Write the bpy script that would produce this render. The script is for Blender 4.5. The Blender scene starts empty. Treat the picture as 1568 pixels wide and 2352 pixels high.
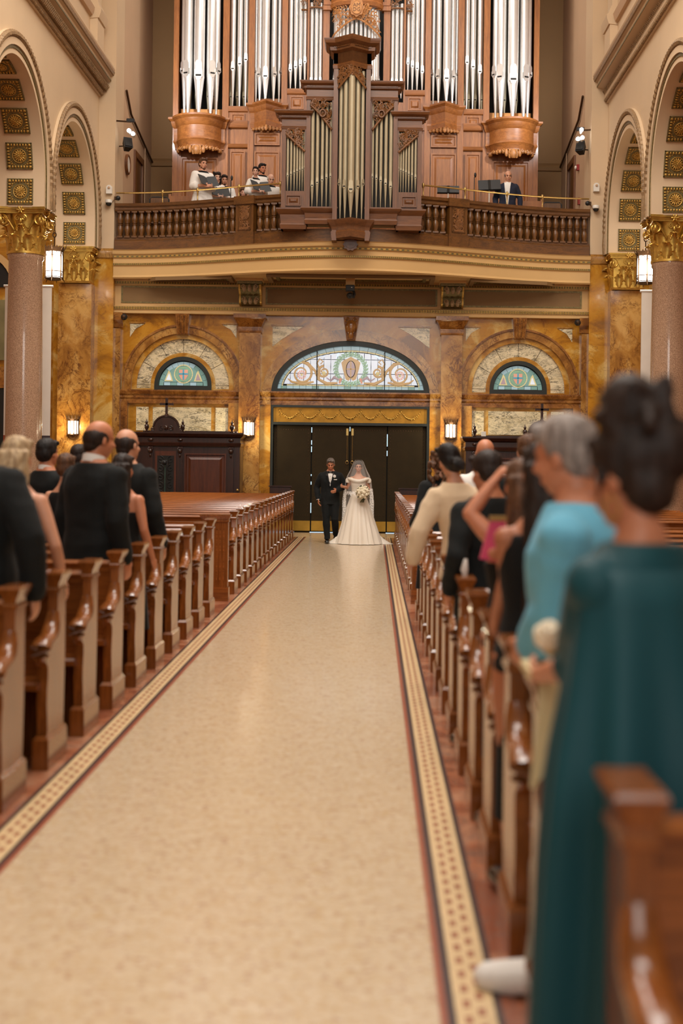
import bpy, bmesh, math, random
from mathutils import Vector, Matrix, Euler
random.seed(7)
PI = math.pi
sin, cos, rad = math.sin, math.cos, math.radians
SC = bpy.context.scene
COL = SC.collection
# ------------------------------------------------------------------ camera
H, F, CX = 1.62, 3000.0, 0.545           # eye height, focal length in px of the 1568x2352 frame, offset from nave axis
cam_d = bpy.data.cameras.new('camera'); cam = bpy.data.objects.new('camera', cam_d); COL.objects.link(cam)
cam.location = (CX, 0, H)
cam.rotation_euler = (Matrix.Rotation(rad(90), 3, 'X') @ Matrix.Rotation(rad(0.716), 3, 'Z')).to_euler()
cam_d.sensor_fit = 'VERTICAL'; cam_d.sensor_height = 36; cam_d.lens = 36*F/2352
cam_d.shift_x = -73/2352; cam_d.shift_y = -113/2352
cam_d.clip_start = .05; cam_d.clip_end = 200
cam_d.dof.use_dof = True; cam_d.dof.focus_distance = 26.0; cam_d.dof.aperture_fstop = 1.45
SC.camera = cam
# ------------------------------------------------------------------ world, large lights, exposure
w = bpy.data.worlds.new('world'); SC.world = w; w.use_nodes = True
w.node_tree.nodes['Background'].inputs[0].default_value = (1.0, .95, .88, 1)
w.node_tree.nodes['Background'].inputs[1].default_value = .22
SC.view_settings.view_transform = 'Standard'; SC.view_settings.look = 'None'
SC.view_settings.gamma = 1; SC.view_settings.use_curve_mapping = False
SC.view_settings.exposure = 0.0

def light(name, kind, loc, energy, color=(1, .9, .78), size=1, size_y=None, target=None, spot=60, blend=.5):
    d = bpy.data.lights.new(name, kind); d.energy = energy; d.color = color
    if kind == 'AREA':
        d.size = size
        if size_y: d.shape = 'RECTANGLE'; d.size_y = size_y
    elif kind == 'SPOT':
        d.shadow_soft_size = size; d.spot_size = rad(spot); d.spot_blend = blend
    else: d.shadow_soft_size = size
    o = bpy.data.objects.new(name, d); COL.objects.link(o); o.location = loc
    if target is not None:
        o.rotation_euler = (Vector(target)-Vector(loc)).to_track_quat('-Z', 'Y').to_euler()
    return o
WARM = (1, .955, .89)
for y in (4.5, 12, 19.5):
    light('nave_ceiling_light', 'AREA', (0, y, 16.3), 1080, WARM, 7, 4.0, (0, y, 0))
light('sanctuary_window_light', 'AREA', (0, -9, 9), 850, (1, .96, .90), 8, 8, (0, 14, 2.5))
for s in (-1, 1):
    light('clerestory_window_light', 'AREA', (s*4.6, 15, 14.6), 330, (1, .94, .86), 14, 1.6, (-s*6, 20, 7.5))
    light('aisle_ceiling_light', 'AREA', (s*8.2, 26, 9.3), 160, WARM, 2.2, 5, (s*8.2, 26, 0))
# gallery spot lamps on their brackets, aimed at the organ front
light('gallery_spot_light', 'SPOT', (-4.95, 29.6, 10.1), 420, (.95, .97, 1), .06, None, (-2.2, 33, 11.4), 100, .6)
light('gallery_spot_light', 'SPOT', (4.95, 29.6, 10.1), 420, (.95, .97, 1), .06, None, (2.2, 33, 11.4), 100, .6)
light('gallery_ceiling_light', 'AREA', (0, 30.2, 15.6), 260, (1, .93, .84), 6, 1.5, (0, 32.4, 8))

def at(px, py, Y):
    """measured photo point -> world point on the plane at depth Y"""
    dx, dy = px-857.0, py-1063.0
    u, v = dx+.0125*dy, dy-.0125*dx
    return Vector((CX+u*Y/F, Y, H-v*Y/F))

# ------------------------------------------------------------------ mesh builder
class MB:
    def __init__(s): s.v = []; s.f = []
    def add(s, vs, fs, M=None):
        n = len(s.v)
        s.v += [tuple(M @ Vector(p)) if M else tuple(p) for p in vs]
        s.f += [tuple(i+n for i in f) for f in fs]
        return s
    def box(s, x0, x1, y0, y1, z0, z1, M=None):
        return s.add([(x0,y0,z0),(x1,y0,z0),(x1,y1,z0),(x0,y1,z0),(x0,y0,z1),(x1,y0,z1),(x1,y1,z1),(x0,y1,z1)],
                     [(0,3,2,1),(4,5,6,7),(0,1,5,4),(1,2,6,5),(2,3,7,6),(3,0,4,7)], M)
    def cbox(s, x0, x1, y0, y1, z0, z1, b=.01, M=None):
        """box with bevelled vertical and top edges"""
        def ring(z, i): return [(x0+i,y0+b+i,z),(x0+b+i,y0+i,z),(x1-b-i,y0+i,z),(x1-i,y0+b+i,z),(x1-i,y1-b-i,z),(x1-b-i,y1-i,z),(x0+b+i,y1-i,z),(x0+i,y1-b-i,z)]
        return s.loft([ring(z0,0),ring(z1-b,0),ring(z1,b*.8)], M=M)
    def loft(s, rings, cap=True, closed=True, M=None):
        n = len(rings[0]); vs = [p for r in rings for p in r]; fs = []
        for k in range(len(rings)-1):
            a, b = k*n, (k+1)*n
            for i in range(n if closed else n-1):
                j = (i+1) % n
                fs.append((a+i, a+j, b+j, b+i))
        if cap and closed:
            fs.append(tuple(range(n))[::-1]); m = (len(rings)-1)*n
            fs.append(tuple(m+i for i in range(n)))
        return s.add(vs, fs, M)
    def lathe(s, prof, c=(0,0,0), n=16, M=None, a0=0, a1=2*PI):
        full = abs(a1-a0) > 6.28
        k = n if full else n+1
        rings = [[(c[0]+r*cos(a0+(a1-a0)*i/n), c[1]+r*sin(a0+(a1-a0)*i/n), c[2]+z) for i in range(k)] for r, z in prof]
        return s.loft(rings, cap=full, closed=full, M=M)
    def ell(s, c, r, n=14, m=9, M=None):
        prof = []
        rings = []
        for j in range(1, m):
            t = PI*j/m
            rings.append([(c[0]+r[0]*sin(t)*cos(2*PI*i/n), c[1]+r[1]*sin(t)*sin(2*PI*i/n), c[2]-r[2]*cos(t)) for i in range(n)])
        return s.loft(rings, M=M)
    def tube(s, pts, r, n=8, M=None, flat=1.0, up=None, cap=True):
        """round (or flattened) tube; r number or list"""
        pts = [Vector(p) for p in pts]; rings = []
        R = r if isinstance(r, (list, tuple)) else [r]*len(pts)
        nrm = None
        for i, p in enumerate(pts):
            t = (pts[min(i+1, len(pts)-1)]-pts[max(i-1, 0)])
            if t.length < 1e-9: t = Vector((0,0,1))
            t.normalize()
            if up is not None:
                nrm = Vector(up)-t*t.dot(Vector(up))
            elif nrm is None:
                a = Vector((0,0,1)) if abs(t.z) < .9 else Vector((0,1,0))
                nrm = a-t*t.dot(a)
            else: nrm = nrm-t*t.dot(nrm)
            if nrm.length < 1e-6: nrm = t.orthogonal()
            nrm = nrm.normalized(); b = t.cross(nrm)
            rings.append([p+(b*cos(2*PI*k/n)+nrm*(sin(2*PI*k/n)*flat))*R[i] for k in range(n)])
        return s.loft(rings, cap=cap, M=M)
    def prism(s, poly, d0, d1, axis='y', M=None):
        """poly of 2-D points extruded; axis y: (x,z) points, x: (y,z), z: (x,y)"""
        def P(p, d): return {'y': (p[0], d, p[1]), 'x': (d, p[0], p[1]), 'z': (p[0], p[1], d)}[axis]
        return s.loft([[P(p, d0) for p in poly], [P(p, d1) for p in poly]], M=M)
    def strip(s, A, B, y0, y1, closed=False):
        """solid band between two 2-D curves (x,z) of equal count, from depth y0 to y1"""
        n = len(A); vs = []
        for y in (y0, y1):
            vs += [(p[0], y, p[1]) for p in A]+[(p[0], y, p[1]) for p in B]
        fs = []; m = 2*n
        for i in range(n if closed else n-1):
            j = (i+1) % n
            fs += [(i,j,n+j,n+i), (m+i,m+n+i,m+n+j,m+j), (i,m+i,m+j,j), (n+i,n+j,m+n+j,m+n+i)]
        if not closed: fs += [(0,n,m+n,m), (n-1,m+n-1,m+2*n-1,2*n-1)]
        return s.add(vs, fs)
    def sweep(s, prof, path, closed=False, cap=True, flip=1):
        """profile (outward, z) swept along an xy path; outward = right-hand side of travel * flip"""
        P = [Vector((p[0], p[1])) for p in path]; n = len(P); rings = []
        for i in range(n):
            a = P[i]-P[i-1] if (i > 0 or closed) else P[1]-P[0]
            b = P[(i+1) % n]-P[i] if (i < n-1 or closed) else P[-1]-P[-2]
            a.normalize(); b.normalize()
            na, nb = Vector((a.y, -a.x)), Vector((b.y, -b.x))
            m = na+nb
            if m.length < 1e-6: m = na.copy()
            m.normalize(); m = m/max(.3, m.dot(na))*flip
            rings.append([(P[i].x+m.x*o, P[i].y+m.y*o, z) for o, z in prof])
        if closed: rings.append(rings[0])
        return s.loft(rings, cap=cap and not closed)
    def build(s, name, mat, parent=None, smooth=35, loc=None):
        me = bpy.data.meshes.new(name); me.from_pydata(s.v, [], s.f)
        if len(s.f) < 60000:
            bm = bmesh.new(); bm.from_mesh(me); bmesh.ops.recalc_face_normals(bm, faces=bm.faces); bm.to_mesh(me); bm.free()
        if smooth: me.shade_smooth(); me.set_sharp_from_angle(angle=rad(smooth))
        if mat is not None: me.materials.append(mat)
        o = bpy.data.objects.new(name, me); COL.objects.link(o)
        if parent is not None: o.parent = parent
        if loc is not None: o.location = loc
        elif parent is not None and parent.name in OFF: o.location = -OFF[parent.name]
        return o
OFF = {}        # roots whose parts are modelled in world coordinates
def wroot(name, loc):
    o = empty(name, loc); OFF[o.name] = Vector(loc); return o
def tag(o, label=None, cat=None, group=None, kind=None):
    if label: o['label'] = label
    if cat: o['category'] = cat
    if group: o['group'] = group
    if kind: o['kind'] = kind
    return o
def empty(name, loc=(0,0,0), rz=0, parent=None):
    o = bpy.data.objects.new(name, None); COL.objects.link(o); o.location = loc; o.rotation_euler = (0,0,rz)
    o.empty_display_size = .1
    if parent is not None: o.parent = parent
    return o
def link_copy(o, parent, M=None):
    c = o.copy(); COL.objects.link(c); c.parent = parent
    if M is not None: c.matrix_local = (Matrix.Translation(-OFF[parent.name]) if parent.name in OFF else Matrix.Identity(4)) @ M
    return c
def copy_tree(o, parent=None):
    c = o.copy(); COL.objects.link(c); c.parent = parent
    for ch in list(o.children): copy_tree(ch, c)
    return c
def T(x, y, z): return Matrix.Translation((x, y, z))
def RZ(a): return Matrix.Rotation(a, 4, 'Z')
def RX(a): return Matrix.Rotation(a, 4, 'X')
def RY(a): return Matrix.Rotation(a, 4, 'Y')
def SCL(x, y, z): return Matrix.Diagonal((x, y, z, 1))
def lerp(a, b, t): return a+(b-a)*t
def arc(cx, cz, rx, rz, a0, a1, n):
    return [(cx+rx*cos(a0+(a1-a0)*i/n), cz+rz*sin(a0+(a1-a0)*i/n)) for i in range(n+1)]

# ------------------------------------------------------------------ materials
def S(r, g, b):
    f = lambda c: (c/255/12.92) if c/255 <= .04045 else ((c/255+.055)/1.055)**2.4
    return (f(r), f(g), f(b), 1)
class NT:
    def __init__(s, name):
        s.m = bpy.data.materials.new(name); s.m.use_nodes = True
        s.t = s.m.node_tree; s.b = s.t.nodes['Principled BSDF']
        s.tc = s.t.nodes.new('ShaderNodeTexCoord').outputs['Object']
    def n(s, typ, ins=None, **kw):
        nd = s.t.nodes.new('ShaderNode'+typ)
        for k, v in kw.items(): setattr(nd, k, v)
        for k, v in (ins or {}).items():
            if hasattr(v, 'node'): s.t.links.new(v, nd.inputs[k])
            else: nd.inputs[k].default_value = v
        return nd
    def set(s, k, v):
        if hasattr(v, 'node'): s.t.links.new(v, s.b.inputs[k])
        else: s.b.inputs[k].default_value = v
    def map(s, scale, rot=(0,0,0)): return s.n('Mapping', {'Vector': s.tc, 'Scale': scale, 'Rotation': rot}).outputs[0]
    def noise(s, vec, scale, detail=4, rough=.55, dist=0): return s.n('TexNoise', {'Vector': vec, 'Scale': scale, 'Detail': detail, 'Roughness': rough, 'Distortion': dist}).outputs[0]
    def ramp(s, fac, stops):
        nd = s.n('ValToRGB', {'Fac': fac}); e = nd.color_ramp.elements
        while len(e) < len(stops): e.new(.5)
        for i, (p, c) in enumerate(stops): e[i].position = p; e[i].color = c
        return nd.outputs[0]
    def mix(s, fac, a, b, typ='MIX'):
        nd = s.n('Mix', data_type='RGBA', blend_type=typ)
        for k, v in ((0, fac), (6, a), (7, b)):
            if hasattr(v, 'node'): s.t.links.new(v, nd.inputs[k])
            else: nd.inputs[k].default_value = v
        return nd.outputs[2]
    def bump(s, h, strength=.3, dist=.01):
        s.set('Normal', s.n('Bump', {'Height': h, 'Strength': strength, 'Distance': dist}).outputs[0])
def plain(name, col, rough=.5, metal=0, var=.12, vs=4, bump=0, bs=60, coat=0, spec=.5, stretch=(1,1,1), sheen=0):
    t = NT(name); v = t.map(stretch)
    nz = t.noise(v, vs)
    lo = tuple(c*(1-var) for c in col[:3])+(1,); hi = tuple(min(1, c*(1+var)) for c in col[:3])+(1,)
    t.set('Base Color', t.ramp(nz, [(.3, lo), (.7, hi)]))
    t.set('Roughness', rough); t.set('Metallic', metal); t.set('Coat Weight', coat); t.set('Specular IOR Level', spec)
    if coat: t.set('Coat Roughness', .12)
    if sheen: t.set('Sheen Weight', sheen); t.set('Sheen Roughness', .4)
    if bump: t.bump(t.noise(v, bs, 3), bump, .006)
    return t.m
def wood(name, dark, light_, axis='z', rough=.35, coat=.3, sc=1.0):
    t = NT(name); st = {'x': (.6, 9, 9), 'y': (9, .6, 9), 'z': (9, 9, .6)}[axis]
    v = t.map(tuple(k*sc for k in st))
    a = t.noise(v, 1.6, 6, .6, .6); b = t.noise(t.map(tuple(k*5*sc for k in st)), 2, 3)
    c = t.mix(.35, t.ramp(a, [(.3, dark), (.7, light_)]), t.ramp(b, [(.35, dark), (.65, light_)]))
    t.set('Base Color', c); t.set('Roughness', rough); t.set('Coat Weight', coat); t.set('Coat Roughness', .15)
    t.bump(b, .08, .004)
    return t.m
def marble(name, stops, vein, vscale=2.2, nscale=1.3, vwidth=.03, rough=.22, stretch=(1,1,1), vamt=.8, dist=1.2, rot=(0,0,0), fine=.5):
    t = NT(name); v = t.map(stretch, rot)
    nb = t.n('MapRange', {0: t.noise(v, nscale, 6, .6, dist), 1: .32, 2: .68, 3: 0.0, 4: 1.0}).outputs[0]
    base = t.ramp(nb, stops)
    def veins(sc, wdt, amt, msc):
        n1 = t.noise(v, sc, 7, .62, dist)
        d = t.n('Math', {0: n1, 1: .5}, operation='SUBTRACT').outputs[0]
        d = t.n('Math', {0: d}, operation='ABSOLUTE').outputs[0]
        k = t.ramp(d, [(0, (1,1,1,1)), (wdt, (0,0,0,1))])
        return t.mix(1, k, t.ramp(t.noise(v, msc, 3), [(.4, (0,0,0,1)), (.6, (amt,)*3+(1,))]), 'MULTIPLY')
    c = t.mix(veins(vscale, vwidth, vamt, nscale*1.7), base, vein)
    if fine: c = t.mix(veins(vscale*3.1, vwidth*1.3, fine, nscale*2.6), c, vein)
    t.set('Base Color', c); t.set('Roughness', rough)
    t.set('Coat Weight', .25); t.set('Coat Roughness', .08)
    return t.m
def emit(name, col, strength, base=None):
    t = NT(name); t.set('Base Color', base or col); t.set('Emission Color', col); t.set('Emission Strength', strength); t.set('Roughness', .25)
    return t.m
def tri_marble(name, base, hi, vein): return marble(name, [(.3, base), (.7, hi)], vein)
M = {}
M['cream'] = plain('cream_plaster', S(204,178,144), .7, var=.05, vs=.7, bump=.05, bs=30)
M['tan'] = plain('tan_plaster', S(192,160,128), .75, var=.05, vs=.7)
M['brownwall'] = plain('brown_wall_paint', S(138,104,64), .75, var=.05, vs=.6)
M['ochre'] = plain('ochre_plaster', S(198,160,104), .65, var=.05, vs=.8)
M['umber'] = plain('umber_panel', S(120,90,50), .7, var=.06, vs=1)
M['gold'] = plain('gilding', S(204,166,82), .34, .8, var=.25, vs=9, bump=.25, bs=40)
M['goldpaint'] = plain('gold_paint', S(186,146,70), .45, .5, var=.25, vs=14)
M['bronze_green'] = plain('green_gold_ornament', S(112,97,56), .5, .35, var=.45, vs=30, bump=.3, bs=50)
M['beadgold'] = plain('antique_gold_bead', S(146,118,84), .5, .2, var=.3, vs=18)
M['amber'] = marble('amber_marble', [(.1, S(132,84,18)), (.4, S(178,120,26)), (.65, S(188,134,40)), (.9, S(208,170,94))], S(100,54,12), 1.3, 1.0, .012, .2, (1,1,1.3), .7, fine=.35)
M['amber2'] = marble('golden_marble', [(.1, S(158,104,26)), (.45, S(182,128,38)), (.8, S(200,162,92))], S(104,58,14), 1.6, 1.4, .012, .2, (1,1,1.6), .6, fine=.3)
M['sienna'] = marble('sienna_veined_marble', [(.1, S(126,80,28)), (.5, S(166,116,50)), (.9, S(192,148,82))], S(80,36,10), 2.2, 1.3, .03, .2, (1,1,.8), .9, fine=.75)
M['redmarble'] = marble('red_brown_marble', [(.1, S(102,60,20)), (.5, S(142,90,36)), (.9, S(166,116,56))], S(70,30,10), 3.4, 2.2, .03, .24, fine=.7)
M['white_marble'] = marble('white_veined_marble', [(.05, S(190,172,132)), (.3, S(222,206,168)), (.9, S(230,216,182))], S(40,36,34), 4.2, 2.0, .04, .2, (1,1,2.4), 1.0, 1.2, (0,rad(38),0), fine=.8)
M['granite'] = None
t = NT('pink_brown_granite'); v = t.map((1,1,1))
t.set('Base Color', t.mix(.5, t.ramp(t.noise(v, 95, 2), [(.36, S(104,78,60)), (.5, S(172,138,110)), (.66, S(214,180,146))]), t.ramp(t.noise(v, 40, 2), [(.35, S(146,114,90)), (.65, S(186,150,122))])))
t.set('Roughness', .16); t.set('Coat Weight', .5); t.set('Coat Roughness', .04); M['granite'] = t.m
# floors
t = NT('aisle_terrazzo'); v = t.map((1,1,1))
vor = t.n('TexVoronoi', {'Vector': v, 'Scale': 46}); vor.feature = 'F1'
tess = t.n('TexVoronoi', {'Vector': v, 'Scale': 46}, feature='DISTANCE_TO_EDGE').outputs[0]
cellc = t.n('SeparateColor', {'Color': vor.outputs['Color']}).outputs[0]
c = t.ramp(cellc, [(.0, S(164,126,98)), (.10, S(194,172,140)), (.5, S(208,190,162)), (.85, S(198,174,138)), (1, S(188,158,112))])
c = t.mix(.38, c, t.ramp(t.noise(t.map((3,9,1)), 2.2, 4), [(.3, S(190,164,130)), (.7, S(212,194,168))]))
c = t.mix(t.ramp(tess, [(0, (.35,)*3+(1,)), (.05, (0,0,0,1))]), c, S(176,140,100))
t.set('Base Color', c); t.set('Roughness', .24); t.set('Coat Weight', .25); t.set('Coat Roughness', .1)
M['terrazzo'] = t.m
M['redfloor'] = marble('red_floor_marble', [(.25, S(138,78,54)), (.5, S(172,108,76)), (.75, S(186,134,104))], S(120,96,84), 3, 1.6, .03, .25)
M['dark_inlay'] = plain('dark_floor_inlay', S(62,46,46), .3, var=.2, vs=30)
M['cream_inlay'] = plain('cream_floor_inlay', S(214,186,142), .28, var=.12, vs=40)
M['red_inlay'] = plain('red_floor_inlay', S(150,82,58), .3, var=.2, vs=40)
# woods
M['pew'] = wood('pew_oak_dark_face', S(88,46,15), S(156,90,38), 'z', .2, .5)
M['pewx'] = wood('pew_oak_long_grain', S(94,49,17), S(164,95,42), 'x', .2, .5)
M['organ'] = wood('organ_oak', S(114,64,25), S(172,108,52), 'z', .42, .15)
M['organx'] = wood('organ_oak_long_grain', S(114,64,25), S(172,108,52), 'x', .42, .15)
M['chair_case'] = wood('choir_case_oak', S(76,42,16), S(124,76,36), 'z', .42, .15)
M['chair_casex'] = wood('choir_case_oak_long', S(76,42,16), S(124,76,36), 'x', .42, .15)
M['balus'] = wood('balustrade_oak', S(62,35,10), S(118,74,26), 'z', .4, .2)
M['balusx'] = wood('balustrade_oak_long', S(62,35,10), S(118,74,26), 'x', .4, .2)
M['carve'] = plain('carved_oak', S(168,112,58), .45, var=.3, vs=14, bump=.2, bs=40)
M['carve_dark'] = plain('carved_dark_oak', S(116,74,36), .45, var=.3, vs=14)
M['walnut'] = wood('dark_walnut', S(28,12,6), S(62,30,16), 'z', .3, .35)
M['walnut_panel'] = wood('walnut_panel', S(56,24,10), S(96,46,22), 'z', .3, .35)
M['door'] = plain('dark_leather_door', S(46,36,19), .65, var=.12, vs=3, bump=.1, bs=80, spec=.15)
M['brass'] = plain('brass', S(190,158,96), .3, .85, var=.12, vs=5)
M['kick'] = plain('brass_kick_plate', S(176,136,54), .38, .75, var=.2, vs=3)
M['iron'] = plain('dark_bronze', S(70,48,28), .5, .6, var=.25, vs=20)
M['black'] = plain('black_plastic', S(22,22,22), .5, var=.1)
M['white_plastic'] = plain('white_plastic', S(222,218,208), .4, var=.03)
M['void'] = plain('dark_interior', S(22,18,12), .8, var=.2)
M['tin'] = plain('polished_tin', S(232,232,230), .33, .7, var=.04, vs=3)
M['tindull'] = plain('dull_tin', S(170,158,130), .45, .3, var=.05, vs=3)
M['slit'] = plain('pipe_mouth_shadow', S(20,16,12), .7)
M['green_frame'] = plain('dark_green_frame', S(30,34,28), .4, var=.15)
M['screen'] = plain('projection_screen_fabric', S(214,204,190), .8, var=.03)
M['lamp'] = emit('lantern_glass', (1, .95, .9, 1), 3.2)
M['lamp_warm'] = emit('sconce_glass', (1, .93, .84, 1), 2.6)
M['bulb'] = emit('spot_bulb', (.95, .97, 1, 1), 14.0)
M['daylight'] = emit('daylight_gap', (.55, .8, 1, 1), 1.2)
def glass(name, col, st=1.0):
    t = NT(name); t.set('Base Color', col)
    nz = t.ramp(t.noise(t.map((1,1,1)), 4, 3), [(.3, tuple(c*.8 for c in col[:3])+(1,)), (.7, tuple(min(1, c*1.15) for c in col[:3])+(1,))])
    t.set('Emission Color', nz); t.set('Emission Strength', st); t.set('Roughness', .15)
    return t.m
M['g_blue'] = glass('pale_blue_glass', S(150,178,186), .5)
M['g_lav'] = glass('pale_lavender_glass', S(206,216,230), .55)
M['g_green'] = glass('green_leaf_glass', S(132,166,136), .42)
M['g_gold'] = glass('amber_scroll_glass', S(182,148,96), .42)
M['g_straw'] = glass('straw_border_glass', S(202,190,140), .45)
M['g_pink'] = glass('rose_glass', S(206,152,130), .42)
M['g_mauve'] = glass('mauve_glass', S(164,144,150), .42)
M['g_teal'] = glass('sea_green_glass', S(120,156,150), .36)
M['g_cyan'] = glass('turquoise_glass', S(84,150,170), .4)
M['lead'] = plain('lead_came', S(34,30,26), .5, .3)
# ================================================================== STRUCTURE
YW, YP, XN, XW = 30.0, 29.65, 5.40, 5.78      # rear wall, pier face, gallery opening half width, arcade wall face
AL, AR = -1.122, 1.007                         # pew lines either side of the aisle
BL, BR = -.907, .782                           # inner dark lines of the floor border
floor = MB().box(-11, 11, -6, 37, -.12, 0).build('floor', M['redfloor'], smooth=0); tag(floor, kind='structure')
MB().box(BL, BR, -6, 28.25, 0, .002).build('aisle_paving', M['terrazzo'], floor, 0)
MB().box(-9.9, 9.9, 28.25, 29.99, 0, .002).build('cross_aisle_paving', M['terrazzo'], floor, 0)
def strips(sx, x0, sgn):
    w0 = 0
    for nm, wd, m in (('border_red_line', .022, 'red_inlay'), ('border_dark_line', .026, 'dark_inlay'), ('border_cream_band', .118, 'cream_inlay'), ('border_dark_line', .022, 'dark_inlay')):
        a, b = x0+sgn*(w0-.022), x0+sgn*(w0+wd-.022)
        MB().box(min(a,b), max(a,b), -6, 28.25, .002 if nm == 'border_red_line' else 0, .0035).build(nm, M[m], floor, 0)
        w0 += wd
strips(-1, BL, -1); strips(1, BR, 1)
dot = MB().box(-.010, .010, -.026, .026, 0, .0012)
dot_o = None; rest = MB()
for x0, sgn in ((BL, -1), (BR, 1)):
    for row in range(2):
        for k in range(228):
            x = x0+sgn*(.026+.036+row*.042); y = 2.2+k*.114+row*.057
            if k < 75:
                if dot_o is None: dot_o = dot.build('border_tessera', M['red_inlay'], floor, 0); dot_o.location = (x, y, .0035)
                else: link_copy(dot_o, floor, T(x, y, .0035))
            else: rest.box(x-.010, x+.010, y-.026, y+.026, .0035, .0047)
tag(rest.build('border_tesserae_far', M['red_inlay'], floor, 0), kind='stuff')

# ---- ceiling and shell
tag(MB().box(-5.78, 5.78, -6, 35, 16.6, 16.9).build('ceiling', M['cream'], smooth=0), kind='structure')

# ---- arcades
ZC, RI, ZS = 6.85, 1.80, 6.38
BAYS = [27.41-4.48*k for k in range(6)]
def arch_path(yc, r, zs=ZS, n=36):
    P = [(yc-r, zs), (yc-r, (zs+ZC)/2)]
    P += [(yc-r*cos(PI*i/n), ZC+r*sin(PI*i/n)) for i in range(n+1)]
    return P+[(yc+r, (zs+ZC)/2), (yc+r, zs)]
def bound_path(yc, hw, ztop, n=36):
    P = [(yc-hw, ZS), (yc-hw, (ZS+ZC)/2)]; ca = math.atan2(ztop-ZC, hw)
    for i in range(n+1):
        a = PI*i/n
        # snap the nearest ray to the corner so that the corner is filled
        if abs(a-ca) < PI/n/2: P.append((yc-hw, ztop)); continue
        if abs(a-(PI-ca)) < PI/n/2: P.append((yc+hw, ztop)); continue
        dx, dz = -cos(a), sin(a)
        k = min(hw/abs(dx) if abs(dx) > 1e-6 else 1e9, (ztop-ZC)/dz if dz > 1e-6 else 1e9)
        P.append((yc+dx*k, ZC+dz*k))
    return P+[(yc+hw, (ZS+ZC)/2), (yc+hw, ZS)]
def ystrip(A, B, x0, x1):
    m = MB().strip(A, B, x0, x1); m.v = [(b, a, c) for a, b, c in m.v]; return m
# coffer prototype (local z = away from the soffit)
def coffer_meshes():
    p = MB(); h = .245
    p.box(-h, h, -h, h, -.02, .004)
    for a, b, c, d in ((-h, h, -h, -h+.02), (-h, h, h-.02, h), (-h, -h+.02, -h, h), (h-.02, h, -h, h)): p.box(a, b, c, d, .004, .022)
    e = MB(); n = 8
    for i in range(n):
        t = -h+.055+(2*h-.11)*i/(n-1)
        for q in ((t, h-.045), (t, -h+.045), (h-.045, t), (-h+.045, t)):
            hz = abs(q[1]) > h-.05
            e.ell((q[0], q[1], .012), (.019, .03, .02) if hz else (.03, .019, .02), 6, 5)
    for sx in (-1, 1):
        for sy in (-1, 1): e.ell((sx*(h-.045), sy*(h-.045), .012), (.028, .028, .022), 6, 5); e.ell((sx*.145, sy*.145, .008), (.022, .022, .014), 6, 4); e.ell((sx*.105, sy*.16, .006), (.014, .014, .01), 6, 4); e.ell((sx*.16, sy*.105, .006), (.014, .014, .01), 6, 4)
    r = MB(); ring = [(.125*cos(2*PI*i/24), .125*sin(2*PI*i/24), .012) for i in range(25)]
    r.tube(ring, .009, 5, cap=False)
    for i in range(14):
        a = 2*PI*i/14; r.ell((0, 0, 0), (.045, .017, .014), 6, 5, T(.074*cos(a), .074*sin(a), .014) @ RZ(a))
    for i in range(7):
        a = 2*PI*i/7; r.ell((0, 0, 0), (.022, .014, .016), 6, 5, T(.034*cos(a), .034*sin(a), .026) @ RZ(a))
    r.ell((0, 0, .036), (.018, .018, .016), 8, 5)
    return p, e, r
cp, ce, cr = coffer_meshes()
coffer0 = cp.build('coffer', M['bronze_green'], None, 0); c_e = ce.build('coffer_border', M['goldpaint'], coffer0, 60); c_r = cr.build('coffer_rosette', M['goldpaint'], coffer0, 60)
first_coffer = [True]
def place_coffer(parent, Mx):
    if first_coffer[0]: first_coffer[0] = False; coffer0.parent = parent; coffer0.matrix_local = Mx
    else:
        c = link_copy(coffer0, parent, Mx); link_copy(c_e, c); link_copy(c_r, c)

def capital_leaf(hh, wd):
    m = MB(); A = []; n = 9
    for i in range(n+1):
        t = i/n
        out = .02+.05*t*t+(.10*max(0, t-.72)/.28 if t > .72 else 0)
        z = hh*(t if t < .86 else .86-(t-.86)*.55+.08*(1-abs(t-.93)/.07)*.3)
        wv = wd*(.55+.55*sin(min(1, t*1.15)*PI*.8))*(1-.55*max(0, t-.7)/.3)*(1+.16*(-1)**i)
        A.append([(-wv, out-.03*1, z), (-wv*.55, out+.012, z), (0, out+.032, z+.004), (wv*.55, out+.012, z), (wv, out-.03, z)])
    B = [[(x, o-.03, z-.005) for x, o, z in r] for r in A]
    rings = [a+b[::-1] for a, b in zip(A, B)]
    m.loft(rings)
    return m
def spiral(c, r0, turns, n, sx=1, plane='xz', grow=.12):
    P = []
    for i in range(n+1):
        t = i/n; a = PI*.5+t*turns*2*PI; r = r0*(1-t*(1-grow))
        P.append((c[0]+sx*r*cos(a), c[1], c[2]+r*sin(a)))
    return P
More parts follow.
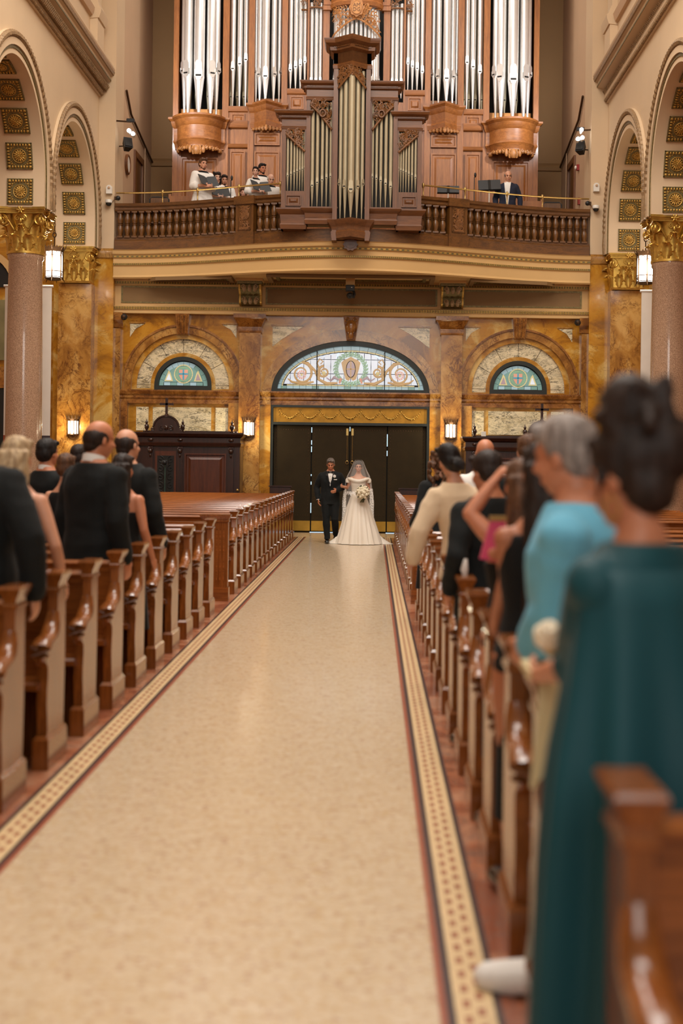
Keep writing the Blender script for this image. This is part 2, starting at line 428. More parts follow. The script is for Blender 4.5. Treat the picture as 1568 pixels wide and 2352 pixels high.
def make_capital(parent, rad_, hh, half, square, mat):
    """Corinthian capital in local coords, z from 0 to hh; square: pilaster version"""
    m = MB()
    if square: m.loft([[(sx*k*half, sy*k*half, z) for sx, sy in ((-1,-1),(1,-1),(1,1),(-1,1))] for k, z in ((.86,0),(.9,.05*hh),(.84,.06*hh),(.84,.6*hh),(.92,.86*hh))])
    else: m.lathe([(rad_*1.12,0),(rad_*1.12,.05*hh),(rad_*.96,.06*hh),(rad_*.96,.55*hh),(rad_*1.15,.86*hh)], n=28)
    cap = m.build('capital', mat, parent, 40)
    ab = MB(); A = half*1.12
    for z0, z1, k in ((.86*hh,.91*hh,.97),(.91*hh,.95*hh,1.0),(.95*hh,hh,1.05)):
        ring = []
        for q in range(4):
            a0 = PI/4+q*PI/2; c0 = Vector((cos(a0), sin(a0)))*A*1.36*k; c1 = Vector((cos(a0+PI/2), sin(a0+PI/2)))*A*1.36*k
            for i in range(6):
                t = i/6; p = c0.lerp(c1, t); nrm = -(c0+c1).normalized(); d = .10*A*4*t*(1-t)*(0 if square else 1)
                ring.append((p.x+nrm.x*d, p.y+nrm.y*d))
        ab.loft([[(x, y, z0) for x, y in ring], [(x, y, z1) for x, y in ring]])
    ab.build('abacus', mat, cap, 30)
    lf = None; rr = rad_*.94 if not square else None
    def put(ang, z, scl, off):
        nonlocal lf
        if square:
            q = int(round(ang/(PI/2)-.5)) ; 
        Mx = RZ(ang-PI/2) @ T(0, off, z) @ SCL(scl, 1, scl)
        if lf is None: lf = capital_leaf(.42*hh, .11*half/.42).build('acanthus_leaf', mat, cap, 60); lf.matrix_local = Mx
        else: link_copy(lf, cap, Mx)
    if not square:
        for i in range(8): put(2*PI*i/8+PI/8, .05*hh, 1.0, rr); put(2*PI*i/8, .22*hh, 1.12, rr)
    else:
        for q in range(4):
            a = PI/2*q
            for k in (-.62, 0, .62):
                Mx = RZ(a) @ T(k*half*.84, 0, 0)
                for z, s_, dx in ((.05*hh, 1.0, 0), (.24*hh, 1.1, .31)):
                    if z > .1*hh and k > .5: continue
                    X = RZ(a) @ T((k+dx)*half*.84, .84*half-.01, z) @ SCL(s_, 1, s_)
                    if lf is None: lf = capital_leaf(.42*hh, .10*half/.42).build('acanthus_leaf', mat, cap, 60); lf.matrix_local = X
                    else: link_copy(lf, cap, X)
    vo = MB(); R = .115*half/.42*1.0
    sp = [(x, 0, z) for x, _, z in spiral((0,0,0), R, 1.6, 22)]
    for q in range(4):
        a = PI/4+q*PI/2
        for s_ in (-1, 1):
            Mx = RZ(a) @ T(half*1.22, 0, .72*hh) @ RZ(s_*rad(38)) @ RX(0)
            stem = [(-half*.55, 0, -.22*hh), (-half*.3, 0, -.02*hh), (-half*.08, 0, .10*hh)]
            vo.tube(stem+[(x, 0, z) for x, _, z in sp], [.02]*3+[.03-.018*i/22 for i in range(23)], 6, Mx)
        vo.build('volute', mat, cap, 60); vo = MB()
    for q in range(4):
        a = q*PI/2; fl = MB()
        for i in range(6):
            b = 2*PI*i/6
            fl.ell((0,0,0), (.045,.02,.028), 6, 5, RZ(a) @ T(0, half*(1.02 if not square else 1.08), .93*hh) @ RX(PI/2) @ T(.045*cos(b), .045*sin(b), 0) @ RZ(b))
        fl.ell((0,0,0), (.028,.03,.028), 8, 6, RZ(a) @ T(0, half*(1.04 if not square else 1.1), .93*hh))
        for s_ in (-1, 1):
            fl.tube(spiral((s_*.06, half*.93, .76*hh), .055, 1.3, 14, -s_), [.016-.008*i/14 for i in range(15)], 5, RZ(a))
            for k in range(4): fl.ell((s_*(.02+.016*k), half*.93, (.62-.045*k)*hh), (.02,.02,.022), 6, 4, RZ(a))
        fl.ell((0, half*.92, .70*hh), (.03,.03,.05), 6, 5, RZ(a))
        fl.build('fleuron', mat, cap, 60)
    return cap

def side_wall(s):
    nm = 'left' if s < 0 else 'right'
    x0, x1 = sorted((s*XW, s*6.62))
    m = MB().box(x0, x1, -6, YP, 9.85, 16.6)
    for yc in BAYS:
        q = ystrip(arch_path(yc, RI), bound_path(yc, 2.24, 9.85), x0, x1); m.add(q.v, q.f)
    wall = tag(m.build('wall_'+nm, M['cream'], smooth=20), kind='structure')
    for k, yc in enumerate(BAYS[:2]):
        for r0, r1, o, mt, nm2 in ((RI, RI+.09, .035, 'cream', 'archivolt_fascia'), (RI+.09, RI+.15, .05, 'bronze_green', 'archivolt_leaf_band'), (RI+.15, RI+.27, .075, 'cream', 'archivolt_fascia')):
            a, b = sorted((s*(XW-o), s*XW))
            ystrip(arch_path(yc, r0), arch_path(yc, r1), a, b).build(nm2, M[mt], wall, 20)
        P = arch_path(yc, RI+.335, ZS, 110)
        P2 = []
        for i in range(len(P)-1): P2 += [P[i]]
        P2.append(P[-1])
        # bead moulding: a rope of beads along the outer edge
        L = [0]
        MB().tube([(s*(XW-.06), a, b) for a, b in P2], [.066 if i % 2 else .05 for i in range(len(P2))], 7).build('archivolt_bead', M['beadgold'], wall, 0)
        A, B = arch_path(yc, RI+.27), arch_path(yc, RI+.40)
        a, b = sorted((s*(XW-.055), s*XW)); ystrip(A, B, a, b).build('archivolt_rim', M['cream'], wall, 20)
        # coffers along the soffit
        tot = 2*.47+PI*RI
        for i in range(10):
            d = .29+(tot-.58)*i/9
            if d < .47: y, z, ang = yc+RI, ZS+d, 0
            elif d > tot-.47: y, z, ang = yc-RI, ZS+tot-d, PI
            else:
                ang = (d-.47)/RI; y, z = yc+RI*cos(ang), ZC+RI*sin(ang)
            # local z points to the arch axis, local x along nave x
            zc = Vector((0, -cos(ang), -sin(ang))); xc = Vector((1, 0, 0)); yv = zc.cross(xc)
            Mx = Matrix((xc, yv, zc)).transposed().to_4x4(); Mx.translation = Vector((s*6.2, y, z))+zc*(.026 if 0 < ang < PI else 0)
            place_coffer(wall, Mx)
    # cornice
    path = [(s*XW, -6), (s*XW, YP)]; fl = -s
    cor = MB().sweep([(0,9.85),(.04,9.85),(.06,9.93),(.09,9.96),(.10,10.16),(.26,10.20),(.26,10.31),(.30,10.33),(.36,10.45),(.36,10.49),(0,10.49)], path, flip=fl).build('cornice_'+nm, M['cream'], wall, 25)
    MB().sweep([(.262,10.20),(.272,10.20),(.272,10.235),(.262,10.235)], path, flip=fl).build('cornice_fillet', M['bronze_green'], cor, 0)
    MB().sweep([(.30,10.335),(.335,10.335),(.355,10.40),(.33,10.40)], path, flip=fl).build('cornice_cyma', M['beadgold'], cor, 0)
    lv, bd = MB(), MB(); y = 10.0
    sx = -s
    while y < YP-.05:
        for k in range(2):   # chevron leaf
            lv.box(0, .11, -.009, .009, -.005, .14, T(s*XW+sx*.085, y+k*.03, 10.0) @ RX(rad(-32 if k else 32)) @ RY(sx*rad(22)))
        y += .085
    y = 10.0
    while y < YP-.03:
        bd.ell((s*XW+sx*.075, y, 9.9), (.04,.034,.04), 6, 5); y += .08
    tag(lv.build('cornice_leaf_row', M['beadgold'], cor, 0), kind='stuff'); tag(bd.build('cornice_bead_row', M['beadgold'], cor, 60), kind='stuff')
    # attic string course with pilaster pedestal
    MB().sweep([(0,11.32),(.07,11.34),(.10,11.42),(.12,11.50),(0,11.50)], [(s*XW,-6),(s*XW,28.55)], flip=fl).build('attic_string_course', M['tan'], wall, 25)
    m = MB(); a, b = sorted((s*XW, s*(XW-.17)))
    m.box(a, b, 28.62, 29.3, 10.45, 11.3); a, b = sorted((s*XW, s*(XW-.12))); m.box(a, b, 28.68, 29.24, 11.7, 16.5)
    m.build('attic_pilaster', M['cream'], wall, 0)
    MB().sweep([(0,11.28),(.2,11.3),(.24,11.42),(.25,11.5),(.2,11.55),(.15,11.7),(0,11.7)], [(s*XW,28.6),(s*XW,29.33)], flip=fl).build('attic_pilaster_base', M['cream'], wall, 25)
    # pier, marble below and plaster above
    a, b = sorted((s*XN, s*6.62))
    pier = MB().box(a, b, YP, 30.6, 6.36, 16.6).build('pier_'+nm, M['cream'], wall, 0)
    a, b = sorted((s*XN, s*6.75)); MB().box(a, b, YP, 30.6, 0, 6.2).build('pier_marble', M['amber'], wall, 0)
    a, b = sorted((s*(XN-.0), s*(XW+.02)))
    MB().sweep([(0,6.18),(.03,6.2),(.05,6.26),(.08,6.34),(.08,6.40),(0,6.40)], [(a,YP),(b,YP)]).build('pier_marble_cap', M['sienna'], wall, 25)
    # side aisle shell
    a, b = sorted((s*6.75, s*10.4)); end = MB().box(a, b, 30.45, 30.7, 0, 9.6).build('aisle_end_wall', M['amber2'], wall, 0)
    a, b = sorted((s*10.1, s*10.4)); MB().box(a, b, -6, 30.7, 0, 9.6).build('aisle_outer_wall', M['tan'], wall, 0)
    a, b = sorted((s*6.62, s*10.4)); MB().box(a, b, -6, 30.7, 9.6, 9.8).build('aisle_ceiling', M['ochre'], wall, 0)
    a, b = sorted((s*7.72, s*9.6))
    MB().box(a, b, 30.38, 30.46, 0, 3.25).build('aisle_doorway', M['void'], wall, 0)
    MB().box(a-.12*0, b, 30.36, 30.44, 3.25, 3.75).build('aisle_doorway_lintel', M['redmarble'], wall, 0)
    MB().box(a, b, 30.36, 30.44, 3.9, 5.3).build('aisle_marble_panel', plain('green_grey_marble_'+nm, S(120,112,78), .3, var=.2, vs=2), wall, 0)
    m = MB(); cxx = s*8.66
    m.strip(arc(cxx, 5.6, .9, .9, 0, PI, 16), arc(cxx, 5.6, .75, .75, 0, PI, 16), 30.34, 30.45); m.build('aisle_window_surround', M['ochre'], wall, 20)
    m = MB(); m.prism(arc(cxx, 5.6, .75, .75, 0, PI, 16), 30.4, 30.44); m.build('aisle_window_glass', M['void'], wall, 0)
    return wall
wall_left = side_wall(-1); wall_right = side_wall(1)

# ---- respond pilasters and columns
for s, lr in ((-1, 'left'), (1, 'right')):
    root = empty('respond_pilaster', (s*6.19, YP-.02, 0)); other = 'confessional with the tripod' if s < 0 else 'bald guest'
    tag(root, kind='structure')
    MB().box(-.37, .37, -.34, .02, .0, 5.55).build('shaft', M['sienna'], root, 0)
    MB().box(-.42, .42, -.39, .02, 0, .55).build('plinth', M['redmarble'], root, 0)
    cp_ = make_capital(root, .3, .80, .40, True, M['gold']); cp_.location = (0, -.12, 5.56)
    for k, yc in enumerate((25.17, 20.69)):
        col = empty('granite_column', (s*6.2, yc, 0))
        tag(col, kind='structure')
        MB().lathe([(.34,.42),(.345,2.0),(.335,3.8),(.315,5.42),(.34,5.46),(.34,5.53)], n=40).build('shaft', M['granite'], col, 40)
        MB().lathe([(.5,0),(.5,.16),(.47,.2),(.48,.27),(.42,.3),(.4,.36),(.43,.4),(.36,.42)], n=32).build('base', M['redmarble'], col, 40)
        cp2 = make_capital(col, .32, .86, .42, False, M['gold']); cp2.location = (0, 0, 5.53)

# ---- gallery recess (organ loft)
YB = 34.4
for s, nm in ((-1, 'left'), (1, 'right')):
    a, b = sorted((s*XN, s*5.7))
    gw = tag(MB().box(a, b, 30.6, YB, 6.1, 16.6).build('wall_gallery_'+nm, M['tan'], smooth=0), kind='structure')
    # door with casing and conduit on the recess wall
    a, b = sorted((s*XN, s*(XN-.05)))
    MB().box(a, b, 31.9, 32.05, 6.4, 9.05).box(a, b, 32.95, 33.1, 6.4, 9.05).box(a, b, 31.9, 33.1, 9.05, 9.2).build('gallery_door_casing', M['chair_case'], gw, 0)
    MB().box(s*XN-.015, s*XN+.015, 32.05, 32.95, 6.4, 9.05).build('gallery_door', M['balus'], gw, 0)
    MB().tube([(s*(XN-.04), 30.7, 10.3), (s*(XN-.04), 31.3, 9.9), (s*(XN-.04), 33.6, 9.55), (s*(XN-.04), YB-.05, 9.45)], .028, 6).build('conduit', M['iron'], gw)
    m = MB().tube([(s*(XN-.03), 33.3, 9.6), (s*(XN-.03), 33.3, 7.9)], .012, 6); m.box(s*(XN-.04)-.03, s*(XN-.04)+.03, 33.25, 33.35, 7.8, 7.95)
    m.build('light_switch_conduit', M['tan'], gw, 0)
tag(MB().box(-5.7, 5.7, YB, YB+.3, 6.1, 16.6).build('wall_gallery_back', M['brownwall'], smooth=0), kind='structure')
gb = bpy.data.objects['wall_gallery_back']
for s in (-1, 1): MB().sweep([(0,9.35),(.05,9.36),(.07,9.45),(.03,9.5),(.06,9.55),(.06,9.62),(0,9.62)], [(min(s*4.5,s*5.4),YB),(max(s*4.5,s*5.4),YB)]).build('wall_string_course', M['brownwall'], gb, 25)
def bow(x): return 28.10+1.52*(1-cos(PI*min(1, abs(x)/XN)))/2
BP = [(-XN+2*XN*i/60, bow(-XN+2*XN*i/60)) for i in range(61)]
gal = MB()
n = len(BP)
gal.loft([[(x, y, 5.74) for x, y in BP]+[(XN,YB,5.74),(-XN,YB,5.74)], [(x, y, 6.36) for x, y in BP]+[(XN,YB,6.36),(-XN,YB,6.36)]])
gal_o = tag(gal.build('gallery_floor', M['ochre'], smooth=30), kind='structure')
fas = MB().sweep([(0,5.72),(.02,5.72),(.05,5.75),(.02,5.80),(.02,6.0),(.05,6.02),(.05,6.07),(.03,6.08),(.03,6.17),(.06,6.19),(.06,6.24),(.10,6.27),(.12,6.34),(.14,6.36),(0,6.36)], BP).build('gallery_fascia', M['ochre'], gal_o, 25)
dash, gkey = MB(), MB()
def path_len(P):
    L = [0]
    for i in range(1, len(P)): L.append(L[-1]+math.hypot(P[i][0]-P[i-1][0], P[i][1]-P[i-1][1]))
    return L
FP = [(-XN+2*XN*i/400, bow(-XN+2*XN*i/400)) for i in range(401)]
FL = path_len(FP)
def on_path(d):
    import bisect
    i = min(max(bisect.bisect(FL, d), 1), len(FL)-1); t = (d-FL[i-1])/(FL[i]-FL[i-1])
    a, b = FP[i-1], FP[i]
    return lerp(a[0], b[0], t), lerp(a[1], b[1], t), math.atan2(b[1]-a[1], b[0]-a[0])
MB().sweep([(.062,6.195),(.066,6.195),(.066,6.235),(.062,6.235)], BP).build('fascia_dark_band', M['bronze_green'], gal_o, 0)
MB().sweep([(.052,6.022),(.056,6.022),(.056,6.068),(.052,6.068)], BP).build('fascia_leaf_band', M['bronze_green'], gal_o, 0)
d = .05
while d < FL[-1]-.05:
    x, y, a = on_path(d); dash.box(-.03, .03, -.074, -.062, -.014, .014, T(x, y, 6.215) @ RZ(a)); d += .115
d = .03
while d < FL[-1]-.03:
    x, y, a = on_path(d)
    for q in (-1, 1): gkey.box(-.004, .004, -.062, -.052, -.018, .018, T(x, y, 6.045) @ RZ(a) @ RY(q*rad(35)))
    d += .045
tag(dash.build('fascia_dashes', M['goldpaint'], gal_o, 0), kind='stuff'); tag(gkey.build('fascia_leaf_pattern', M['goldpaint'], gal_o, 0), kind='stuff')
# soffit coffering seen from below: frames hanging from the underside
def frame_poly(P, wd, z0, z1, nm, mt, par):
    c = Vector((sum(p[0] for p in P)/len(P), sum(p[1] for p in P)/len(P)))
    A = [Vector(p) for p in P]; B = [p+(c-p)*(wd/(c-p).length) for p in A]
    m = MB(); k = len(P); vs = [(p.x,p.y,z) for z in (z0,z1) for p in A]+[(p.x,p.y,z) for z in (z0,z1) for p in B]
    fs = []
    for i in range(k):
        j = (i+1) % k; fs += [(i,j,k+j,k+i),(2*k+i,3*k+i,3*k+j,2*k+j),(i,2*k+i,2*k+j,j),(k+i,k+j,3*k+j,3*k+i)]
    m.add(vs, fs); m.build(nm, M[mt], par, 0)
for P in ([(-1.85,28.6),(1.85,28.6),(1.85,29.55),(-1.85,29.55)], [(-4.4,29.35),(-2.65,28.95),(-2.65,29.6),(-4.6,29.6)], [(4.4,29.35),(2.65,28.95),(2.65,29.6),(4.6,29.6)]):
    frame_poly(P, .10, 5.66, 5.74, 'soffit_frame', 'umber', gal_o); 
    c = [sum(p[0] for p in P)/4, sum(p[1] for p in P)/4]
    P2 = [(c[0]+(p[0]-c[0])*.9, c[1]+(p[1]-c[1])*.72) for p in P]
    frame_poly(P2, .07, 5.69, 5.74, 'soffit_leaf_frame', 'bronze_green', gal_o)

# ---- rear wall
wb = tag(MB().box(-5.9, 5.9, YW+.16, YW+.5, 0, 6.0).build('wall_back', M['amber2'], smooth=0), kind='structure')
def wpart(mb, nm, mt, sm=20): return mb.build(nm, M[mt], wb, sm)
# arches: curves of the two lunette bays and the wide centre bay
def lun(cx, r, n=32, zb=3.22, zc=3.35):
    return [(cx+r, zb)]+arc(cx, zc, r, r, 0, PI, n)+[(cx-r, zb)]
def boundary(cx, cz, x0, x1, zb, zt, n, stilt=True):
    P = [(x1, zb)] if stilt else []
    c1, c2 = math.atan2(zt-cz, x1-cx), math.atan2(zt-cz, x0-cx)
    for i in range(n+1):
        a = PI*i/n
        if abs(a-c1) < PI/n/2: P.append((x1, zt)); continue
        if abs(a-c2) < PI/n/2: P.append((x0, zt)); continue
        dx, dz = cos(a), sin(a); k = 1e9
        if dx > 1e-6: k = min(k, (x1-cx)/dx)
        if dx < -1e-6: k = min(k, (x0-cx)/dx)
        if dz > 1e-6: k = min(k, (zt-cz)/dz)
        P.append((cx+dx*k, cz+dz*k))
    return P+([(x0, zb)] if stilt else [])
Y0 = YW
for s in (-1, 1):
    cx = s*3.85; x0, x1 = sorted((s*2.54, s*5.36))
    if s < 0: x0 -= .0
    wpart(MB().strip(lun(cx, 1.385), boundary(cx, 3.35, x0, x1, 3.22, 4.97, 32), Y0-.02, Y0+.17), 'spandrel_field', 'amber')
    wpart(MB().strip(lun(cx, 1.18), lun(cx, 1.385), Y0-.07, Y0+.17), 'archivolt', 'sienna')
    wpart(MB().strip(lun(cx, 1.34), lun(cx, 1.385), Y0-.10, Y0-.06), 'archivolt_fillet', 'redmarble')
    wpart(MB().strip(lun(cx, 1.06), lun(cx, 1.18), Y0+.0, Y0+.17), 'arch_reveal', 'amber2')
    # white marble ring cut into book-matched segments
    for k in range(6):
        n = 8; a0, a1 = PI*k/6+.006, PI*(k+1)/6-.006
        wpart(MB().strip(arc(cx, 3.35, .745, .745, a0, a1, n), arc(cx, 3.35, 1.06, 1.06, a0, a1, n), Y0+.06, Y0+.17), 'white_marble_segment', 'white_marble')
    for q in (-1, 1):
        a, b = sorted((cx+q*.745, cx+q*1.06)); wpart(MB().box(a, b, Y0+.06, Y0+.17, 3.27, 3.345), 'white_marble_segment', 'white_marble', 0)
    wpart(MB().strip(lun(cx, .655), lun(cx, .745), Y0+.04, Y0+.17), 'window_surround', 'amber2')
    a, b = cx-1.2, cx+1.2; wpart(MB().box(a, b, Y0+.03, Y0+.17, 3.20, 3.27), 'lunette_sill', 'amber2', 0)
    # keystone
    wpart(MB().loft([[(cx-.12,Y0-.16,4.50),(cx+.12,Y0-.16,4.50),(cx+.12,Y0+.1,4.50),(cx-.12,Y0+.1,4.50)], [(cx-.16,Y0-.22,4.97),(cx+.16,Y0-.22,4.97),(cx+.16,Y0+.1,4.97),(cx-.16,Y0+.1,4.97)]]), 'keystone', 'redmarble', 0)
    for q in (-1, 0, 1): wpart(MB().tube([(cx+q*.07, Y0-.17, 4.52), (cx+q*.09, Y0-.23, 4.94)], .025, 6), 'keystone_flute', 'redmarble', 50)
    # spandrel triangles in white marble
    for q in (-1, 1):
        xa, xb = cx+q*1.22, cx+q*.90
        pts = [(xa, 4.74), (xb, 4.74), (lerp(xb, xa, .6), 4.63), (xa, 4.44)]
        wpart(MB().prism(pts, Y0-.035, Y0), 'spandrel_marble_panel', 'white_marble', 0)
        wpart(MB().box(min(xa,xb)-.02, max(xa,xb)+.02, Y0-.05, Y0, 4.75, 4.785), 'spandrel_panel_edge', 'sienna', 0)
    # impost cornice and panels below
    imp = [(0,2.92),(.06,2.92),(.06,3.02),(.09,3.05),(.09,3.10),(.13,3.13),(.16,3.20),(.16,3.23),(0,3.23)]
    wpart(MB().sweep(imp, [(x0, Y0), (x1, Y0)]), 'impost_cornice', 'redmarble')
    wpart(MB().box(x0, x1, Y0+.02, Y0+.17, 0, 2.92), 'dado_field', 'amber2', 0)
    for a, b in ((-1.06,-.78),(-.68,.66),(.76,1.05)):
        wpart(MB().box(cx+a, cx+b, Y0-.01, Y0+.03, 2.30, 2.84), 'dado_marble_panel', 'white_marble', 0)
    a, b = sorted((s*5.1, s*5.36)); wpart(MB().box(a, b, Y0-.12, Y0+.1, 0, 2.95), 'bay_pilaster', 'redmarble', 0)
    wpart(MB().box(min(s*5.26,s*5.40), max(s*5.26,s*5.40), Y0-.2, Y0+.1, 0, 4.75), 'corner_pilaster', 'sienna', 0)
    wpart(MB().sweep([(0,4.62),(.03,4.64),(.04,4.72),(.10,4.80),(.12,4.97),(0,4.97)], [(min(s*5.2,s*5.40),Y0-.2),(max(s*5.2,s*5.40),Y0-.2)]), 'corner_pilaster_cap', 'redmarble')
    a, b = sorted((s*2.54, s*2.79)); wpart(MB().box(a, b, Y0-.08, Y0+.1, 0, 2.95), 'impost_pilaster', 'sienna', 0)
    a, b = sorted((s*1.82, s*2.07)); wpart(MB().box(a, b, Y0-.08, Y0+.1, 0, 2.95), 'impost_pilaster', 'amber', 0)
    wpart(MB().sweep(imp, [(a-.02*0, Y0-.08), (b, Y0-.08)]), 'impost_cornice', 'sienna')
    a, b = sorted((s*2.06, s*2.54)); wpart(MB().box(a, b, Y0-.24, Y0+.1, .95, 4.62), 'great_pilaster', 'sienna', 0)
    wpart(MB().sweep([(0,4.55),(.02,4.56),(.03,4.62),(.02,4.68),(.06,4.78),(.10,4.86),(.13,4.88),(.13,4.97),(0,4.97)], [(a-.0,Y0+.1),(a,Y0-.24),(b,Y0-.24),(b,Y0+.1)]), 'great_pilaster_cap', 'redmarble')
    for z0, z1, o in ((.86,.95,.05),(.80,.86,.03),(.70,.80,.06),(.62,.70,.04),(0,.62,.05)):
        wpart(MB().box(a-o, b+o, Y0-.24-o, Y0+.1, z0, z1), 'great_pilaster_base', 'sienna' if z0 > .6 else 'amber2', 0)
# centre bay
def el(a, b, n=40): return [(a*cos(PI*i/n), 3.21+b*sin(PI*i/n)) for i in range(n+1)]
ctop = boundary(0, 3.21, -2.07, 2.07, 3.21, 4.97, 40, False)
wpart(MB().strip(el(2.02, 1.46), ctop, Y0-.02, Y0+.17), 'spandrel_field', 'amber')
for k in range(13):
    n = 4; t0, t1 = k/13, (k+1)/13
    A = [(1.815*cos(PI*lerp(t0,t1,i/n)), 3.21+1.2*sin(PI*lerp(t0,t1,i/n))) for i in range(n+1)]
    B = [(2.02*cos(PI*lerp(t0,t1,i/n)), 3.21+1.46*sin(PI*lerp(t0,t1,i/n))) for i in range(n+1)]
    wpart(MB().strip(A, B, Y0-.05-.006*(k % 2), Y0+.17), 'voussoir', 'sienna')
for s in (-1, 1):
    pts = [(s*1.80, 4.72), (s*1.10, 4.72), (s*1.35, 4.58), (s*1.6, 4.42), (s*1.80, 4.26)]
    wpart(MB().prism(pts, Y0-.035, Y0), 'spandrel_marble_panel', 'white_marble', 0)
    wpart(MB().box(min(s*1.84,s*1.08), max(s*1.84,s*1.08), Y0-.05, Y0, 4.73, 4.765), 'spandrel_panel_edge', 'sienna', 0)
ks = MB().loft([[(-.10,Y0-.2,4.42),(.10,Y0-.2,4.42),(.10,Y0+.1,4.42),(-.10,Y0+.1,4.42)], [(-.18,Y0-.26,4.95),(.18,Y0-.26,4.95),(.18,Y0+.1,4.95),(-.18,Y0+.1,4.95)]])
wpart(ks, 'keystone', 'redmarble', 0)
m = MB().ell((0,Y0-.24,4.70), (.13,.08,.17)).ell((0,Y0-.27,4.52), (.06,.05,.10))
for s in (-1, 1): m.tube(spiral((s*.10, Y0-.26, 4.86), .06, 1.2, 14, s), .02, 6)
wpart(m, 'keystone_cartouche', 'redmarble', 60)
wpart(MB().sweep(imp, [(-1.82, Y0+.04), (1.82, Y0+.04)]), 'transom_cornice', 'redmarble')
# central doorway: frame, gilded frieze panel, four leather covered leaves
dr = tag(MB().box(-1.82, 1.82, Y0+.12, Y0+.16, 0, 2.92).build('door_1', M['void'], smooth=0), kind='structure')
fr = MB().box(-1.82, -1.76, Y0-.06, Y0+.14, 0, 2.92).box(1.76, 1.82, Y0-.06, Y0+.14, 0, 2.92).box(-1.76, 1.76, Y0-.06, Y0+.14, 2.87, 2.92).box(-1.76, 1.76, Y0-.06, Y0+.14, 2.47, 2.53)
fr.build('door_frame', M['green_frame'], dr, 0)
MB().box(-1.76, 1.76, Y0-.0, Y0+.06, 2.53, 2.87).build('gilded_frieze', plain('gilded_frieze_gold', S(176,128,44), .42, .6, var=.2, vs=6), dr, 0)
sw = MB(); 
for k in range(7):
    xa, xb = -1.62+k*.463, -1.62+(k+1)*.463
    for i in range(15):
        t = i/14; x = lerp(xa, xb, t); z = 2.80-.17*sin(PI*t)
        r = .012+.016*sin(PI*t); sw.ell((x, Y0-.005, z), (r*1.1, r, r), 6, 5)
        if i % 2: sw.ell((x+.012, Y0-.006, z-.02), (r*.7, r*.8, r*.7), 6, 4)
    for q in range(5): sw.ell((xa+.01*(-1)**q, Y0-.004, 2.80-.035*q), (.016-.002*q, .014, .02), 6, 4)
    sw.tube([(xa-.03, Y0-.004, 2.81), (xa, Y0-.012, 2.83), (xa+.03, Y0-.004, 2.81)], .01, 5)
sw.build('frieze_garland', M['gold'], dr, 60)
edges = [-1.76, -.88, .0, .86, 1.76]
for k in range(4):
    lf_ = MB().cbox(edges[k]+.012, edges[k+1]-.012, Y0+.02, Y0+.07, .02, 2.46, .008).build('door_leaf', M['door'], dr, 0)
    MB().box(edges[k]+.015, edges[k+1]-.015, Y0+.008, Y0+.02, .04, .27).build('kick_plate', M['kick'], lf_, 0)
    st_ = MB(); a, b = edges[k]+.07, edges[k+1]-.07
    for i in range(14):
        for z in (.40, 2.36): st_.ell((lerp(a,b,i/13), Y0+.018, z), (.012,.006,.012), 6, 4)
    for i in range(1, 24):
        for x in (a, b): st_.ell((x, Y0+.018, lerp(.40,2.36,i/24)), (.012,.006,.012), 6, 4)
    st_.build('leather_studs', M['iron'], lf_, 60)
    if k in (1, 2):
        s = 1 if k == 2 else -1
        MB().box(s*.06-.025, s*.06+.025, Y0-.0, Y0+.02, 2.24, 2.40).build('brass_bolt_plate', M['brass'], lf_, 0)
        MB().tube([(s*.06+.035*cos(2*PI*i/16), Y0-.0, 1.62+.035*sin(2*PI*i/16)) for i in range(17)], .006, 5, cap=False).build('pull_ring', M['brass'], lf_)
        MB().tube([(s*.06, Y0+.01, 2.26), (s*.06, Y0+.01, 1.66)], .005, 5).build('pull_cord', M['brass'], lf_)
gp = MB()
for x, z0, z1 in ((-.88,2.3,2.42),(-.88,2.02,2.12),(-.88,1.85,1.98),(-.88,1.3,1.34),(-.88,1.1,1.17),(-.88,.45,.68),(.86,2.0,2.28),(.86,1.78,1.9),(.0,2.34,2.44)):
    gp.box(x-.008, x+.008, Y0+.06, Y0+.065, z0, z1)
gp.box(-.9, -.3, Y0+.05, Y0+.055, .002, .014).box(.85, 1.2, Y0+.05, Y0+.055, .002, .014)
gp.build('daylight_gap', M['daylight'], dr, 0)

# ---- windows (frames dark green, leaded stained glass)
def glass_poly(par, P, y, mt, nm='glass_pane', th=.006, inset=.004):
    c = Vector((sum(p[0] for p in P)/len(P), sum(p[1] for p in P)/len(P)))
    Q = []
    for p in P:
        v = Vector(p)-c; L = v.length; Q.append(tuple(c+v*max(.2, (L-inset)/L)) if L > 1e-6 else p)
    return MB().prism(Q, y-th, y).build(nm, M[mt], par, 0)
def clip(poly, inside, isect):
    out = []
    for i in range(len(poly)):
        a, b = poly[i-1], poly[i]; ia, ib = inside(a), inside(b)
        if ib:
            if not ia: out.append(isect(a, b))
            out.append(b)
        elif ia: out.append(isect(a, b))
    return out
def clip_ellipse(poly, a, b, z0):
    """clip polygon to the half ellipse (densified), returns points"""
    D = []
    for i in range(len(poly)):
        p, q = poly[i], poly[(i+1) % len(poly)]
        for k in range(6): D.append((lerp(p[0],q[0],k/6), lerp(p[1],q[1],k/6)))
    f = lambda p: (p[0]/a)**2+((p[1]-z0)/b)**2
    if all(f(p) > 1 for p in D): return []
    R = []
    for p in D:
        k = f(p)
        if k > 1:
            k = math.sqrt(k); p = (p[0]/k, z0+(p[1]-z0)/k)
        R.append(p)
    out = []
    for p in R:
        if not out or math.hypot(p[0]-out[-1][0], p[1]-out[-1][1]) > .004: out.append(p)
    if len(out) > 2 and math.hypot(out[0][0]-out[-1][0], out[0][1]-out[-1][1]) < .004: out.pop()
    ar = abs(sum(out[i-1][0]*out[i][1]-out[i][0]*out[i-1][1] for i in range(len(out))))/2
    return out if len(out) > 2 and ar > .0006 else []
